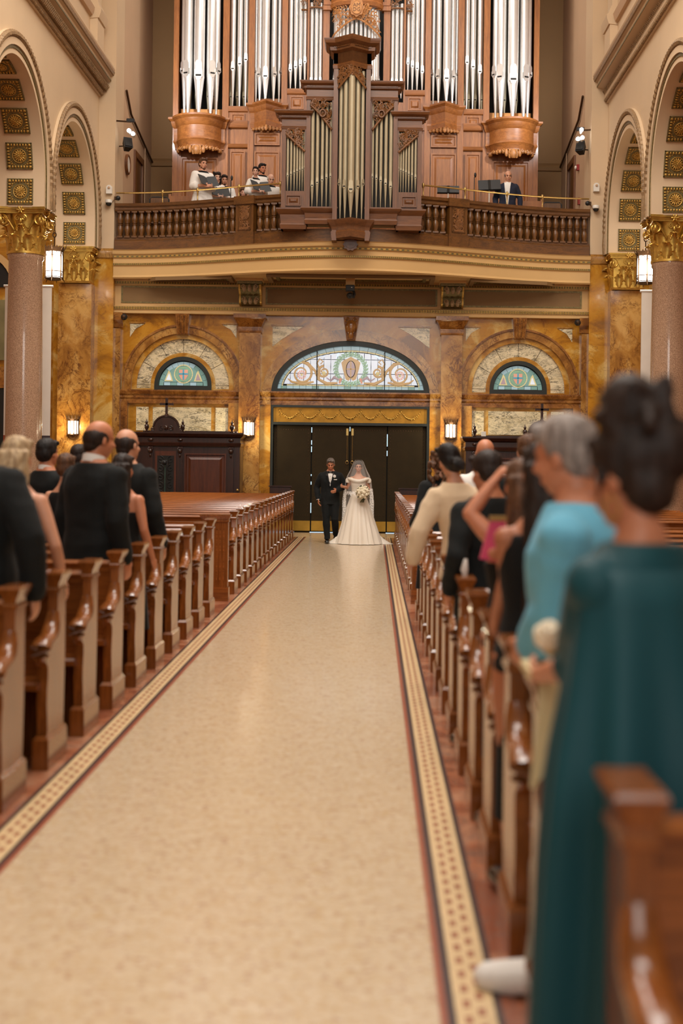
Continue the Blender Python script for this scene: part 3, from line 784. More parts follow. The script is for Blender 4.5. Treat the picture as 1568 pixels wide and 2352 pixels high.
win = tag(MB().prism(el(1.8, 1.18), Y0+.125, Y0+.145).build('window_1', M['lead'], smooth=0), kind='structure')
w_fr = MB().strip(el(1.69, 1.09), el(1.815, 1.205), Y0-.03, Y0+.13); w_fr.box(-1.815, 1.815, Y0-.04, Y0+.13, 3.205, 3.30)
w_fr.build('window_frame', M['green_frame'], win, 20)
zb = 3.30; a1, b1, a2, b2 = 1.69, 1.0, 1.60, .905; YG = Y0+.12
def pe(a, b, t): return (a*cos(PI*t), zb+b*sin(PI*t))
NB = 26
for k in range(NB):
    t0, t1 = k/NB, (k+1)/NB; tm = (t0+t1)/2
    glass_poly(win, [pe(a1,b1,t0), pe(a1,b1,tm), pe(a1,b1,t1), pe(a2,b2,t1), pe(a2,b2,tm), pe(a2,b2,t0)], YG, 'g_blue', 'border_pane')
    glass_poly(win, [pe(a2,b2,t0), pe(a2,b2,tm), pe(a2,b2,t1), pe(a2-.035,b2-.035,t1), pe(a2-.035,b2-.035,tm), pe(a2-.035,b2-.035,t0)], YG, 'g_straw', 'straw_pane')
for k in range(22):
    x0_, x1_ = -1.62+k*3.24/22, -1.62+(k+1)*3.24/22
    glass_poly(win, [(x0_,zb+.0),(x1_,zb+.0),(x1_,zb+.075),(x0_,zb+.075)], YG, 'g_blue' if k % 5 else 'g_teal', 'border_pane')
    if abs(x0_) < 1.55 and abs(x1_) < 1.55: glass_poly(win, [(x0_,zb+.078),(x1_,zb+.078),(x1_,zb+.105),(x0_,zb+.105)], YG, 'g_straw', 'straw_pane', inset=.003)
xs = [-1.55+3.1*i/20 for i in range(21)]; zs_ = [zb+.11, zb+.36, zb+.69, zb+1.0]
for i in range(20):
    for j in range(3):
        P = clip_ellipse([(xs[i],zs_[j]),(xs[i+1],zs_[j]),(xs[i+1],zs_[j+1]),(xs[i],zs_[j+1])], a2-.045, b2-.045, zb)
        if P and max(p[1] for p in P) > zs_[j]+.02: glass_poly(win, P, YG, 'g_lav', 'field_pane', inset=.007)
mu = MB().box(-.79,-.77,Y0+.06,Y0+.12,zb,zb+.90).box(.77,.79,Y0+.06,Y0+.12,zb,zb+.90).build('saddle_mullion', M['lead'], win, 0)
YO = YG-.008
# wreath: leaf pairs round a ring
for k in range(30):
    a = 2*PI*k/30; cxw, czw = .345*cos(a), zb+.47+.345*sin(a)
    for q in (-1, 0, 1):
        lx, lz = cxw+q*.034*cos(a), czw+q*.034*sin(a); d = a+PI/2-q*.55
        P = [(lx+.056*cos(d), lz+.056*sin(d)), (lx+.026*cos(d+PI/2), lz+.026*sin(d+PI/2)), (lx-.05*cos(d), lz-.05*sin(d)), (lx-.026*cos(d+PI/2), lz-.026*sin(d+PI/2))]
        glass_poly(win, P, YO-.002*(q+1), 'g_green', 'wreath_leaf', inset=.002)
# shield
sh = MB().prism([(-.16,zb+.68),(-.08,zb+.71),(0,zb+.76),(.08,zb+.71),(.16,zb+.68),(.22,zb+.62),(.19,zb+.48),(.16,zb+.38),(.12,zb+.24),(.05,zb+.2),(0,zb+.26),(-.05,zb+.2),(-.12,zb+.24),(-.16,zb+.38),(-.19,zb+.48),(-.22,zb+.62)], YO-.012, YO)
sh.build('shield_glass', M['g_gold'], win, 0)
MB().prism([(.105*cos(2*PI*i/20), zb+.47+.19*sin(2*PI*i/20)) for i in range(20)], YO-.018, YO-.01).build('shield_oval', M['g_mauve'], win, 0)
MB().box(-.012,.012,YO-.024,YO-.016,zb+.28,zb+.66).box(-.10,.10,YO-.024,YO-.016,zb+.46,zb+.484).build('shield_cross', M['g_gold'], win, 0)
MB().tube([(.105*cos(2*PI*i/24), YO-.018, zb+.47+.19*sin(2*PI*i/24)) for i in range(25)], .008, 5, cap=False).build('shield_oval_lead', M['lead'], win)
for s in (-1, 1):
    # scrolling acanthus: spirals of amber glass with rosettes
    for (cx_, cz_, r0, tn, sg) in ((s*1.13, zb+.36, .26, 1.3, s), (s*.62, zb+.40, .14, 1.3, -s)):
        P = [(x, YO-.004, z) for x, _, z in spiral((cx_, 0, cz_), r0, tn, 26, sg, grow=.35)]
        MB().tube(P, [.030-.016*i/26 for i in range(27)], 6, flat=.25, up=(0,1,0)).build('scroll_glass', M['g_gold'], win, 0)
    MB().tube([(s*.30,YO-.004,zb+.15),(s*.55,YO-.004,zb+.13),(s*.74,YO-.004,zb+.23),(s*.82,YO-.004,zb+.42),(s*1.0,YO-.004,zb+.60),(s*1.13,YO-.004,zb+.62)], [.02,.04,.03,.028,.034,.02], 6, flat=.2, up=(0,1,0)).build('scroll_glass', M['g_gold'], win, 0)
    MB().tube([(s*.74,YO-.004,zb+.25),(s*.72,YO-.004,zb+.45),(s*.78,YO-.004,zb+.60),(s*.72,YO-.004,zb+.70),(s*.64,YO-.004,zb+.64),(s*.70,YO-.004,zb+.58)], [.03,.026,.02,.018,.016,.012], 6, flat=.2, up=(0,1,0)).build('scroll_glass', M['g_gold'], win, 0)
    MB().tube([(s*.85,YO-.004,zb+.17),(s*1.1,YO-.004,zb+.12),(s*1.35,YO-.004,zb+.16),(s*1.45,YO-.004,zb+.24)], [.02,.036,.026,.012], 6, flat=.2, up=(0,1,0)).build('scroll_glass', M['g_gold'], win, 0)
    for j in range(12):
        a = 2*PI*j/12
        glass_poly(win, [(s*1.13+.105*cos(a+q), zb+.33+.105*sin(a+q)) for q in (-.2,.2)]+[(s*1.13+.03*cos(a), zb+.33+.03*sin(a))], YO-.01, 'g_pink', 'rosette_petal', inset=.001)
    MB().ell((s*1.13, YO-.016, zb+.33), (.028,.008,.028)).build('rosette_eye', M['g_straw'], win)
    MB().ell((s*.62, YO-.01, zb+.37), (.045,.008,.05)).build('scroll_bud', M['g_straw'], win)
    MB().tube([(s*.26,YO-.012,zb+.22),(s*.38,YO-.012,zb+.28),(s*.46,YO-.012,zb+.2),(s*.56,YO-.012,zb+.27)], [.02,.036,.02,.012], 6, flat=.2, up=(0,1,0)).build('ribbon_glass', M['g_mauve'], win, 0)
    MB().tube([(s*.22,YO-.012,zb+.26),(s*.26,YO-.012,zb+.14)], [.03,.02], 6, flat=.2, up=(0,1,0)).build('ribbon_glass', M['g_pink'], win, 0)
# small lunettes
for s in (-1, 1):
    cx = s*3.85; zz = 3.34
    wl = tag(MB().prism([(cx+.62, 3.25)]+arc(cx, 3.35, .62, .62, 0, PI, 24)+[(cx-.62, 3.25)], Y0+.10, Y0+.13).build('window_2' if s < 0 else 'window_3', M['lead'], smooth=0), kind='structure')
    f_ = MB().strip(lun(cx, .565), lun(cx, .655), Y0-.0, Y0+.12); f_.box(cx-.655, cx+.655, Y0-.01, Y0+.12, 3.215, 3.335)
    f_.build('window_frame', M['green_frame'], wl, 20)
    yg = Y0+.095
    n = 12
    for k in range(n):
        t0, t1 = k/n, (k+1)/n; tm = (t0+t1)/2
        q = lambda r, t: (cx+r*cos(PI*t), zz+r*sin(PI*t)*.99)
        glass_poly(wl, [q(.56,t0),q(.56,tm),q(.56,t1),q(.46,t1),q(.46,tm),q(.46,t0)], yg, 'g_blue' if 3 < k < 9 else 'g_teal', 'border_pane')
    glass_poly(wl, [(cx+.455*cos(PI*i/24), zz+.085+.37*sin(PI*i/24)) for i in range(25)], yg, 'g_teal', 'field_pane')
    for k in range(6): glass_poly(wl, [(cx-.45+k*.15,zz+.005),(cx-.30+k*.15,zz+.005),(cx-.30+k*.15,zz+.08),(cx-.45+k*.15,zz+.08)], yg, 'g_teal' if k % 2 else 'g_blue', 'sill_pane')
    zc_ = zz+.27; yo = yg-.008
    for k in range(24):
        a, b = 2*PI*k/24, 2*PI*(k+1)/24
        glass_poly(wl, [(cx+.22*cos(a),zc_+.22*sin(a)),(cx+.22*cos(b),zc_+.22*sin(b)),(cx+.195*cos(b),zc_+.195*sin(b)),(cx+.195*cos(a),zc_+.195*sin(a))], yo, 'g_straw', 'ring_pane', inset=.002)
        glass_poly(wl, [(cx+.185*cos(a),zc_+.185*sin(a)),(cx+.185*cos(b),zc_+.185*sin(b)),(cx+.12*cos(b),zc_+.12*sin(b)),(cx+.12*cos(a),zc_+.12*sin(a))], yo, 'g_green', 'ring_pane', inset=.005)
    MB().prism([(cx-.10,zc_+.10),(cx+.10,zc_+.10),(cx+.10,zc_-.04),(cx+.05,zc_-.12),(cx,zc_-.15),(cx-.05,zc_-.12),(cx-.10,zc_-.04)], yo-.01, yo).build('shield_glass', M['g_pink'], wl, 0)
    MB().box(cx-.018,cx+.018,yo-.02,yo-.01,zc_-.13,zc_+.10).box(cx-.10,cx+.10,yo-.02,yo-.01,zc_-.015,zc_+.02).build('shield_cross', M['g_cyan'], wl, 0)
    for q in (-1, 1):
        glass_poly(wl, [(cx+q*.44,zz+.10),(cx+q*.24,zz+.10),(cx+q*.30,zz+.30),(cx+q*.34,zz+.36)], yo, 'g_straw', 'triangle_pane', inset=.002)
        glass_poly(wl, [(cx+q*.40,zz+.125),(cx+q*.28,zz+.125),(cx+q*.31,zz+.24),(cx+q*.33,zz+.29)], yo-.008, 'g_lav' if q*s > 0 else 'g_mauve', 'triangle_pane', inset=.003)

# ---- entablature under the gallery on the rear wall
ent = MB().sweep([(0,4.97),(.20,4.97),(.20,5.03),(.22,5.05),(.22,5.12),(.18,5.14),(.14,5.15),(.14,5.60),(.17,5.62),(.20,5.72),(.20,5.74),(0,5.74)], [(-XN, Y0), (XN, Y0)]).build('trim_1', M['ochre'], None, 25); tag(ent, kind='structure')
for x0_, x1_ in ((-5.22,-2.58),(-1.92,1.92),(2.58,5.22)):
    MB().box(x0_, x1_, Y0-.150, Y0-.139, 5.24, 5.56).build('frieze_panel', M['umber'], ent, 0)
    MB().box(x0_-.04, x1_+.04, Y0-.156, Y0-.145, 5.56, 5.595).box(x0_-.04, x1_+.04, Y0-.156, Y0-.145, 5.205, 5.24).box(x0_-.04, x0_, Y0-.156, Y0-.145, 5.24, 5.56).box(x1_, x1_+.04, Y0-.156, Y0-.145, 5.24, 5.56).build('frieze_panel_border', M['bronze_green'], ent, 0)
lo, up_ = MB(), MB(); x = -XN+.03
while x < XN-.02:
    for q in (-1, 1):
        lo.box(-.006,.006,-.012,0,-.03,.03, T(x, Y0-.225, 5.085) @ RY(q*rad(30)))
        up_.box(-.006,.006,-.012,0,-.035,.035, T(x, Y0-.19, 5.67) @ RY(q*rad(30)))
    lo.ell((x+.03, Y0-.228, 5.085), (.008,.008,.02), 5, 4)
    x += .06
MB().box(-XN, XN, Y0-.226, Y0-.2, 5.055, 5.118).build('entablature_leaf_ground', M['bronze_green'], ent, 0)
MB().box(-XN, XN, Y0-.192, Y0-.15, 5.635, 5.705).build('entablature_leaf_ground', M['bronze_green'], ent, 0)
tag(lo.build('entablature_leaf_row', M['goldpaint'], ent, 0), kind='stuff'); tag(up_.build('entablature_leaf_row', M['goldpaint'], ent, 0), kind='stuff')
# consoles
for s in (-1, 1):
    cx = s*2.29
    cs = MB()
    prof = [(Y0-.14,5.16),(Y0-.30,5.18),(Y0-.36,5.24),(Y0-.33,5.38),(Y0-.40,5.42),(Y0-.52,5.50),(Y0-.56,5.60),(Y0-.50,5.68),(Y0-.14,5.68)]
    cs.prism(prof, cx-.22, cx+.22, 'x')
    cs_o = cs.build('console', M['bronze_green'], ent, 0)
    MB().prism([(y-.02, z) for y, z in prof], cx-.255, cx-.215, 'x').prism([(y-.02, z) for y, z in prof], cx+.215, cx+.255, 'x').build('console_cheek', M['goldpaint'], cs_o, 0)
    MB().box(cx-.30, cx+.30, Y0-.66, Y0-.14, 5.68, 5.74).build('console_abacus', M['ochre'], cs_o, 0)
    MB().box(cx-.28, cx+.28, Y0-.63, Y0-.14, 5.62, 5.68).build('console_leaf_band', M['bronze_green'], cs_o, 0)
    lf2 = MB()
    for (yy, zz2) in ((Y0-.37, 5.26), (Y0-.57, 5.52)):
        for q in (-.12, 0, .12):
            lf2.ell((cx+q, yy, zz2), (.05,.035,.09), 8, 6); lf2.tube([(cx+q, yy-.02, zz2+.08), (cx+q, yy-.05, zz2)], .012, 5)
        for q in (-.16, .16): lf2.tube(spiral((cx+q, yy-.02, zz2+.04), .05, 1.2, 12, 1 if q > 0 else -1), .014, 5)
    lf2.build('console_leaf', M['beadgold'], cs_o, 60)
# ================================================================== PIPE ORGAN
def carving(x0, x1, zt, lower, y, seed, th=.05, dens=1.0):
    """scrolling leaf carving between a straight top zt and a lower edge function lower(x)"""
    r = random.Random(seed); m = MB(); W_ = x1-x0
    n = max(3, int(W_*dens*16))
    P = [(lerp(x0,x1,i/24), y-.01, lower(lerp(x0,x1,i/24))+.02) for i in range(25)]
    m.tube(P, [.022+.008*(i % 2) for i in range(25)], 6)
    m.tube([(x0+.01, y, zt-.01), (x1-.01, y, zt-.01)], .012, 5)
    for i in range(n*3):
        x = r.uniform(x0+.03, x1-.03); lo_ = lower(x)+.04
        if zt-lo_ < .05: continue
        z = r.uniform(lo_, zt-.03); R = min(r.uniform(.03,.075), (zt-lo_)*.5, x-x0, x1-x)
        if R < .015: continue
        sx = r.choice((-1,1)); k = 14
        sp = spiral((x, y-r.uniform(0,th*.5), z), R, r.uniform(.8,1.3), k, sx)
        m.tube(sp, [max(.006, R*.26*(1-.6*j/k)) for j in range(k+1)], 5)
        for q in range(2):
            a = r.uniform(0, 2*PI); m.ell((0,0,0), (R*.6, R*.22, R*.25), 6, 4, T(x+R*cos(a), y-th*.3, z+R*sin(a)*.8) @ RY(-a+r.uniform(-.5,.5)))
    return m
def pipe(par, x, y, ztip, zm, ztop, r, mt, ang=0):
    """organ pipe: conical foot, mouth, cylindrical body; ang turns the mouth round the pipe"""
    m = MB().lathe([(r*.16,ztip),(r*.22,ztip+.02),(r*.9,zm-r*.9),(r,zm-r*.2),(r*.98,zm),(r,zm+r*2.6),(r,ztop)], (x,y,0), 18)
    p = m.build('pipe', M[mt], par, 50)
    q = MB(); Mx = T(x,y,0) @ RZ(ang)
    a = r*.62
    q.prism([(-a,zm+.012),(a,zm+.012),(a,zm+r*2.1),(a*.7,zm+r*2.6),(0,zm+r*2.75),(-a*.7,zm+r*2.6),(-a,zm+r*2.1)], -r*1.04, -r*.6, 'y', Mx)
    q.prism([(-a,zm-r*.25),(a,zm-r*.25),(a*.6,zm-r*.85),(0,zm-r*1.05),(-a*.6,zm-r*.85)], -r*1.03, -r*.5, 'y', Mx)
    for s in (-1, 1): q.box(s*a-.1*r, s*a+.1*r, -r*1.12, -r*.6, zm-r*.35, zm+r*.9, Mx)
    q.build('pipe_mouth', M[mt], p, 0)
    MB().box(-a*.95, a*.95, -r*1.045, -r*.6, zm-r*.25, zm+.012, Mx).build('mouth_slit', M['slit'], p, 0)
    return p
def raised_panel(par, x0, x1, z0, z1, y, mt, nm='case_panel', ang=None):
    m = MB(); b = min(.07, (x1-x0)*.16)
    m.loft([[(x0,y,z0),(x1,y,z0),(x1,y,z1),(x0,y,z1)], [(x0,y-.035,z0),(x1,y-.035,z0),(x1,y-.035,z1),(x0,y-.035,z1)], [(x0+b*.5,y-.035,z0+b*.5),(x1-b*.5,y-.035,z0+b*.5),(x1-b*.5,y-.035,z1-b*.5),(x0+b*.5,y-.035,z1-b*.5)], [(x0+b*.7,y-.008,z0+b*.7),(x1-b*.7,y-.008,z0+b*.7),(x1-b*.7,y-.008,z1-b*.7),(x0+b*.7,y-.008,z1-b*.7)], [(x0+b*1.3,y-.008,z0+b*1.3),(x1-b*1.3,y-.008,z0+b*1.3),(x1-b*1.3,y-.008,z1-b*1.3),(x0+b*1.3,y-.008,z1-b*1.3)], [(x0+b*2,y-.03,z0+b*2),(x1-b*2,y-.03,z0+b*2),(x1-b*2,y-.03,z1-b*2),(x0+b*2,y-.03,z1-b*2)]])
    return m.build(nm, M[mt], par, 0)
KO = .010833; YO_ = 32.5
OZ = lambda py: 1.62+(1063.4-py)*KO
org = wroot('pipe_organ', (0, 33.3, 6.36)); tag(org, 'tall oak organ case filled with bright silver pipes across the rear loft', 'pipe organ')
ORG = org
# body and dark interior
MB().box(-4.5, 4.5, YO_+.02, 34.2, 6.36, 10.0).build('case_body', M['organ'], ORG, 0)
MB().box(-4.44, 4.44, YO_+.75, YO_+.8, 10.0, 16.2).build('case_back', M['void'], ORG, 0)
MB().box(-4.54, -4.48, YO_-.02, 34.2, 6.36, 16.2).build('case_side', M['organ'], ORG, 0); MB().box(4.48, 4.54, YO_-.02, 34.2, 6.36, 16.2).build('case_side', M['organ'], ORG, 0)
for s in (-1, 1):
    X = lambda o: s*o*KO
    for a, b in ((407,419),(292,306),(233.5,247),(158,171),(108.5,112.5),(62,77)):
        x0_, x1_ = sorted((X(a), X(b)))
        z0_ = 6.36 if a > 150 else OZ(215)-.6
        MB().box(x0_, x1_, YO_-.06, YO_+.12, z0_, 16.2).build('stile', M['organ'], ORG, 0)
    # lower flat bay bases
    for a, b, py in ((247,292,252),(112,158,210)):
        x0_, x1_ = sorted((X(a), X(b)))
        MB().box(x0_, x1_, YO_-.02, YO_+.7, 9.9, OZ(py)).build('pipe_toe_board', M['organ'], ORG, 0)
        MB().sweep([(0,OZ(py)-.12),(.05,OZ(py)-.1),(.07,OZ(py)-.02),(.07,OZ(py)+.02),(0,OZ(py)+.02)], [(x0_,YO_-.02),(x1_,YO_-.02)]).build('toe_moulding', M['organx'], ORG, 25)
        raised_panel(ORG, x0_+.08, x1_-.08, OZ(py)-.48, OZ(py)-.16, YO_-.02, 'organ')
    x0_, x1_ = sorted((X(62), X(112))); MB().box(x0_, x1_, YO_, YO_+.7, 9.9, OZ(235)).build('pipe_toe_board', M['organ'], ORG, 0)
    # bay cornices at the lower case
    x0_, x1_ = sorted((X(247), X(292)))
    MB().sweep([(0,OZ(300)),(.05,OZ(298)),(.09,OZ(286)),(.09,OZ(283)),(0,OZ(283))], [(x0_,YO_-.02),(x1_,YO_-.02)]).build('case_moulding', M['organx'], ORG, 25)
    MB().sweep([(0,OZ(345)),(.03,OZ(343)),(.05,OZ(337)),(0,OZ(335))], [(x0_,YO_-.02),(x1_,YO_-.02)]).build('case_moulding', M['organx'], ORG, 25)
    raised_panel(ORG, x0_+.06, x1_-.06, 7.2, OZ(352), YO_-.02, 'organ')
    # round tower
    cx = X(357); R = .50
    ring = [(cx+R*1.06*cos(PI+PI*i/20), YO_-.02+.62*sin(PI+PI*i/20)*.9) for i in range(21)]
    full = [(cx-.60, YO_-.02), (cx-.60, YO_-.10)]+[p for p in ring if p[1] < YO_-.10]+[(cx+.60, YO_-.10), (cx+.60, YO_-.02)]
    MB().sweep([(-.06,OZ(352)),(0,OZ(350)),(.02,OZ(340)),(.05,OZ(336)),(.03,OZ(330)),(.03,OZ(305)),(.07,OZ(300)),(.10,OZ(290)),(.16,OZ(285)),(.16,OZ(281)),(-.06,OZ(281))], full).build('tower_corbel', M['organx'], ORG, 25)
    MB().prism([(p[0], p[1]) for p in full], OZ(352), OZ(281), 'z').build('tower_corbel_core', M['organ'], ORG, 0)
    def apr(i): return .10+.10*abs(sin(i*1.7))
    ap = MB()
    for i in range(21):
        x_, y_ = ring[i]; t = i/20; dep = .05+.16*math.exp(-((t-.5)/.12)**2)+.06*abs(sin(t*PI*6))
        ap.ell((x_, y_-.0, OZ(351)-dep*.5), (.045, .03, dep*.55), 7, 6)
        if i % 2: ap.tube(spiral((x_, y_-.03, OZ(351)-dep*.4), .045, 1.1, 10, 1 if t > .5 else -1), .012, 5)
    ap.ell((cx, YO_-.60, OZ(362)), (.09,.05,.13), 8, 6)
    ap.build('carved_apron', M['carve'], ORG, 60)
    raised_panel(ORG, cx-.46, cx+.46, 7.0, OZ(368), YO_-.02, 'organ')
    MB().box(cx-.6, cx-.46, YO_-.05, YO_, 6.4, OZ(352)).box(cx+.46, cx+.6, YO_-.05, YO_, 6.4, OZ(352)).build('tower_stile', M['organ'], ORG, 0)
    MB().box(cx-.52, cx+.52, YO_+.25, YO_+.3, OZ(283), OZ(250)).build('wind_chest_front', plain('light_chest_wood', S(206,140,66), .5), ORG, 0)
    for j, (a, rr, my) in enumerate(((-82,.085,170),(-44,.115,180),(0,.135,188),(44,.115,180),(82,.085,170))):
        b = rad(a)
        pipe(ORG, cx+.40*sin(b), YO_+.02-.40*cos(b)*.75, OZ(281), OZ(my), 15.8, rr, 'tin', b*.6)
    # flat bay of three
    for o, rr, my in ((284.5,.066,160),(268.5,.066,149),(254.5,.062,139)): pipe(ORG, X(o), YO_+.12, OZ(252), OZ(my), 15.8, rr, 'tin')
    # rear rank seen between the front pipes
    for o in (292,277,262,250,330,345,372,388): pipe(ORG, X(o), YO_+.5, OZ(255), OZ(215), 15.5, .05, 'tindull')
    # pointed tower
    cx = X(202.5); hw = .335
    V = [(cx-hw-.07,YO_-.02),(cx-hw-.07,YO_-.08),(cx-hw+.02,YO_-.08),(cx,YO_-.42),(cx+hw-.02,YO_-.08),(cx+hw+.07,YO_-.08),(cx+hw+.07,YO_-.02)]
    MB().sweep([(-.05,OZ(302)),(0,OZ(300)),(.02,OZ(290)),(.0,OZ(286)),(.02,OZ(266)),(.05,OZ(262)),(.07,OZ(254)),(.12,OZ(249)),(.12,OZ(245)),(-.05,OZ(245))], V).build('tower_corbel', M['organx'], ORG, 25)
    MB().prism(V, OZ(300), OZ(245), 'z').build('tower_corbel_core', M['organ'], ORG, 0)
    ap = MB()
    for i in range(9):
        t = i/8; p = Vector((cx-hw,YO_-.1)).lerp(Vector((cx,YO_-.4)), t*2) if t < .5 else Vector((cx,YO_-.4)).lerp(Vector((cx+hw,YO_-.1)), t*2-1)
        dep = .06+.07*(1-abs(t-.5)*2); ap.ell((p.x, p.y, OZ(301)-dep*.4), (.045,.03,dep*.6), 7, 6); ap.tube(spiral((p.x, p.y-.02, OZ(303)), .035, 1.1, 10, 1 if t > .5 else -1), .01, 5)
    ap.build('carved_apron', M['carve'], ORG, 60)
    raised_panel(ORG, cx-hw+.02, cx+hw-.02, OZ(338), OZ(310), YO_-.02, 'organ'); raised_panel(ORG, cx-hw+.02, cx+hw-.02, 7.0, OZ(352), YO_-.02, 'organ')
    MB().box(cx-hw, cx+hw, YO_+.2, YO_+.24, OZ(245), OZ(225)).build('wind_chest_front', M['organ'], ORG, 0)
    for o, rr, my, yy in ((230.5,.055,170,.06),(220.5,.068,178,-.08),(206,.088,187,-.26),(189,.068,177,-.08),(177.3,.055,170,.06)): pipe(ORG, X(o), YO_+yy, OZ(245), OZ(my), 15.8, rr, 'tin', rad((206-o)*-s*1.6))
    # flat bay of four
    for o, rr, my in ((152,.055,161),(140,.055,154),(129,.052,149),(118.5,.05,142)): pipe(ORG, X(o), YO_+.12, OZ(210), OZ(my), 15.8, rr, 'tin')
    # narrow bay of three below a carved shade
    for o, rr, my in ((103.5,.05,192),(92.5,.05,194),(82.5,.045,190)): pipe(ORG, X(o), YO_+.04, OZ(225), OZ(my), OZ(8), rr, 'tin')
    x0_, x1_ = sorted((X(78), X(108))); carving(x0_, x1_, OZ(-20), lambda x: OZ(22)-.1*abs(x-X(93)), YO_-.05, 31+s).build('pipe_shade', M['carve_dark'], ORG, 60)
    x0_, x1_ = sorted((X(113), X(128))); carving(x0_, x1_, OZ(-20), lambda x: OZ(28), YO_-.02, 41+s).build('pipe_shade', M['carve_dark'], ORG, 60)
# crowning centre tower
Rc = .62
ring = [(Rc*cos(PI+PI*i/24), YO_-.05+.42*sin(PI+PI*i/24)) for i in range(25)]
MB().sweep([(-.03,OZ(28)),(.03,OZ(26)),(.05,OZ(18)),(.02,OZ(14)),(.03,OZ(2)),(.06,OZ(-2)),(.06,OZ(-40)),(-.03,OZ(-40))], ring).build('tower_cornice', M['organx'], ORG, 25)
for s in (-1, 1):
    MB().box(min(s*.62,s*.84), max(s*.62,s*.84), YO_-.12, YO_+.1, OZ(28), OZ(18)).box(min(s*.64,s*.82), max(s*.64,s*.82), YO_-.1, YO_+.1, OZ(16), OZ(8)).build('stile_cap', M['organ'], ORG, 0)
for i in range(15):
    a = PI+PI*(i+.5)/15; pipe(ORG, (Rc-.09)*cos(a), YO_+.0+.32*sin(a), OZ(225), OZ(200-2*abs(i-7)), OZ(20), .043, 'tin', (a-1.5*PI)*.7)
cv = carving(-Rc+.02, Rc-.02, OZ(28), lambda x: OZ(60)-.55*(abs(x)/Rc)**1.3*.72, 0, 5, .06, 1.6)
cv.v = [(x, YO_-.09-.40*math.sqrt(max(0, 1-(x/Rc)**2))+y, z) for x, y, z in cv.v]
cv.build('pipe_shade', M['carve'], ORG, 60)
ca = MB(); Yc_ = YO_-.55
P = []
for i in range(48):
    a = 2*PI*i/48; r = 1+.07*cos(8*a); P.append((.175*r*cos(a), OZ(36.5)+.215*r*sin(a)))
ca.prism(P, Yc_-.04, Yc_+.05); car = ca.build('cartouche', M['carve'], ORG, 0)
MB().prism([(.115*cos(2*PI*i/28), OZ(36.5)+.15*sin(2*PI*i/28)) for i in range(28)], Yc_-.055, Yc_-.035).build('cartouche_field', plain('pale_carved_oak', S(186,130,70), .45), car, 0)
MB().tube([(.125*cos(2*PI*i/28), Yc_-.05, OZ(36.5)+.16*sin(2*PI*i/28)) for i in range(29)], .014, 6, cap=False).build('cartouche_rim', M['carve'], car)
def text_mesh(txt, size, nm, mt, par, Mx, depth=.006, spacing=1):
    c = bpy.data.curves.new(nm, 'FONT'); c.body = txt; c.size = size; c.align_x = 'CENTER'; c.align_y = 'CENTER'; c.extrude = depth; c.space_line = .85; c.resolution_u = 2
    o = bpy.data.objects.new(nm, c); TS.collection.objects.link(o); TS.view_layers[0].update()
    me = bpy.data.meshes.new_from_object(o.evaluated_get(TS.view_layers[0].depsgraph)); bpy.data.objects.remove(o)
    me.materials.clear(); me.materials.append(M[mt]); r = bpy.data.objects.new(nm, me); COL.objects.link(r); r.parent = par; r.matrix_local = Mx
    return r
TS = bpy.data.scenes.new('tmp')
text_mesh('AM\nDG', .13, 'carved_letters', 'carve_dark', car, T(0, Yc_-.058, OZ(36.5)) @ RX(PI/2))

# ---- choir organ hung on the gallery front
KC = .00933; CZ = lambda py: 1.62+(1062.4-py)*KC
ch = wroot('choir_organ', (0, 28.0, 5.75)); tag(ch, 'smaller oak organ case with dull grey pipes projecting from the gallery balustrade', 'pipe organ')
CH = ch
def cornice(par, path, zt, zb_, out, mt):
    h_ = zt-zb_
    o = MB().sweep([(-.04,zb_),(.01,zb_),(.02,zb_+h_*.12),(.0,zb_+h_*.18),(.0,zb_+h_*.55),(out*.35,zb_+h_*.62),(out*.4,zb_+h_*.74),(out*.85,zb_+h_*.84),(out,zb_+h_*.96),(out,zt),(-.04,zt)], path).build('cornice', M[mt], par, 25)
    return o
def dentils(par, path, z, out, mt, par_o):
    m = MB()
    for i in range(len(path)-1):
        a, b = Vector(path[i]), Vector(path[i+1]); L = (b-a).length; n_ = int(L/.028)
        if n_ < 3: continue
        ang = math.atan2(b.y-a.y, b.x-a.x)
        for k in range(n_):
            p = a.lerp(b, (k+.5)/n_); m.box(-.008,.008,-out-.012,-out+.01,-.013,.013, T(p.x,p.y,z) @ RZ(ang))
    if m.v: tag(m.build('dentil_row', M[mt], par_o, 0), kind='stuff')
MB().box(-1.49, 1.49, 28.12, 28.7, CZ(505), CZ(262)).build('case_body', M['chair_case'], CH, 0)
MB().box(-.98, .98, 28.1, 28.6, CZ(505), CZ(195)).build('case_body', M['chair_case'], CH, 0)
MB().box(-.39, .39, 28.0, 28.5, CZ(515), CZ(110)).build('case_body', M['chair_case'], CH, 0)
MB().box(-1.40, 1.40, 28.09, 28.12, CZ(440), CZ(300)).box(-.95, .95, 28.06, 28.10, CZ(478), CZ(232)).box(-.30,.30,27.95,28.0,CZ(509),CZ(168)).build('case_back', M['void'], CH, 0)
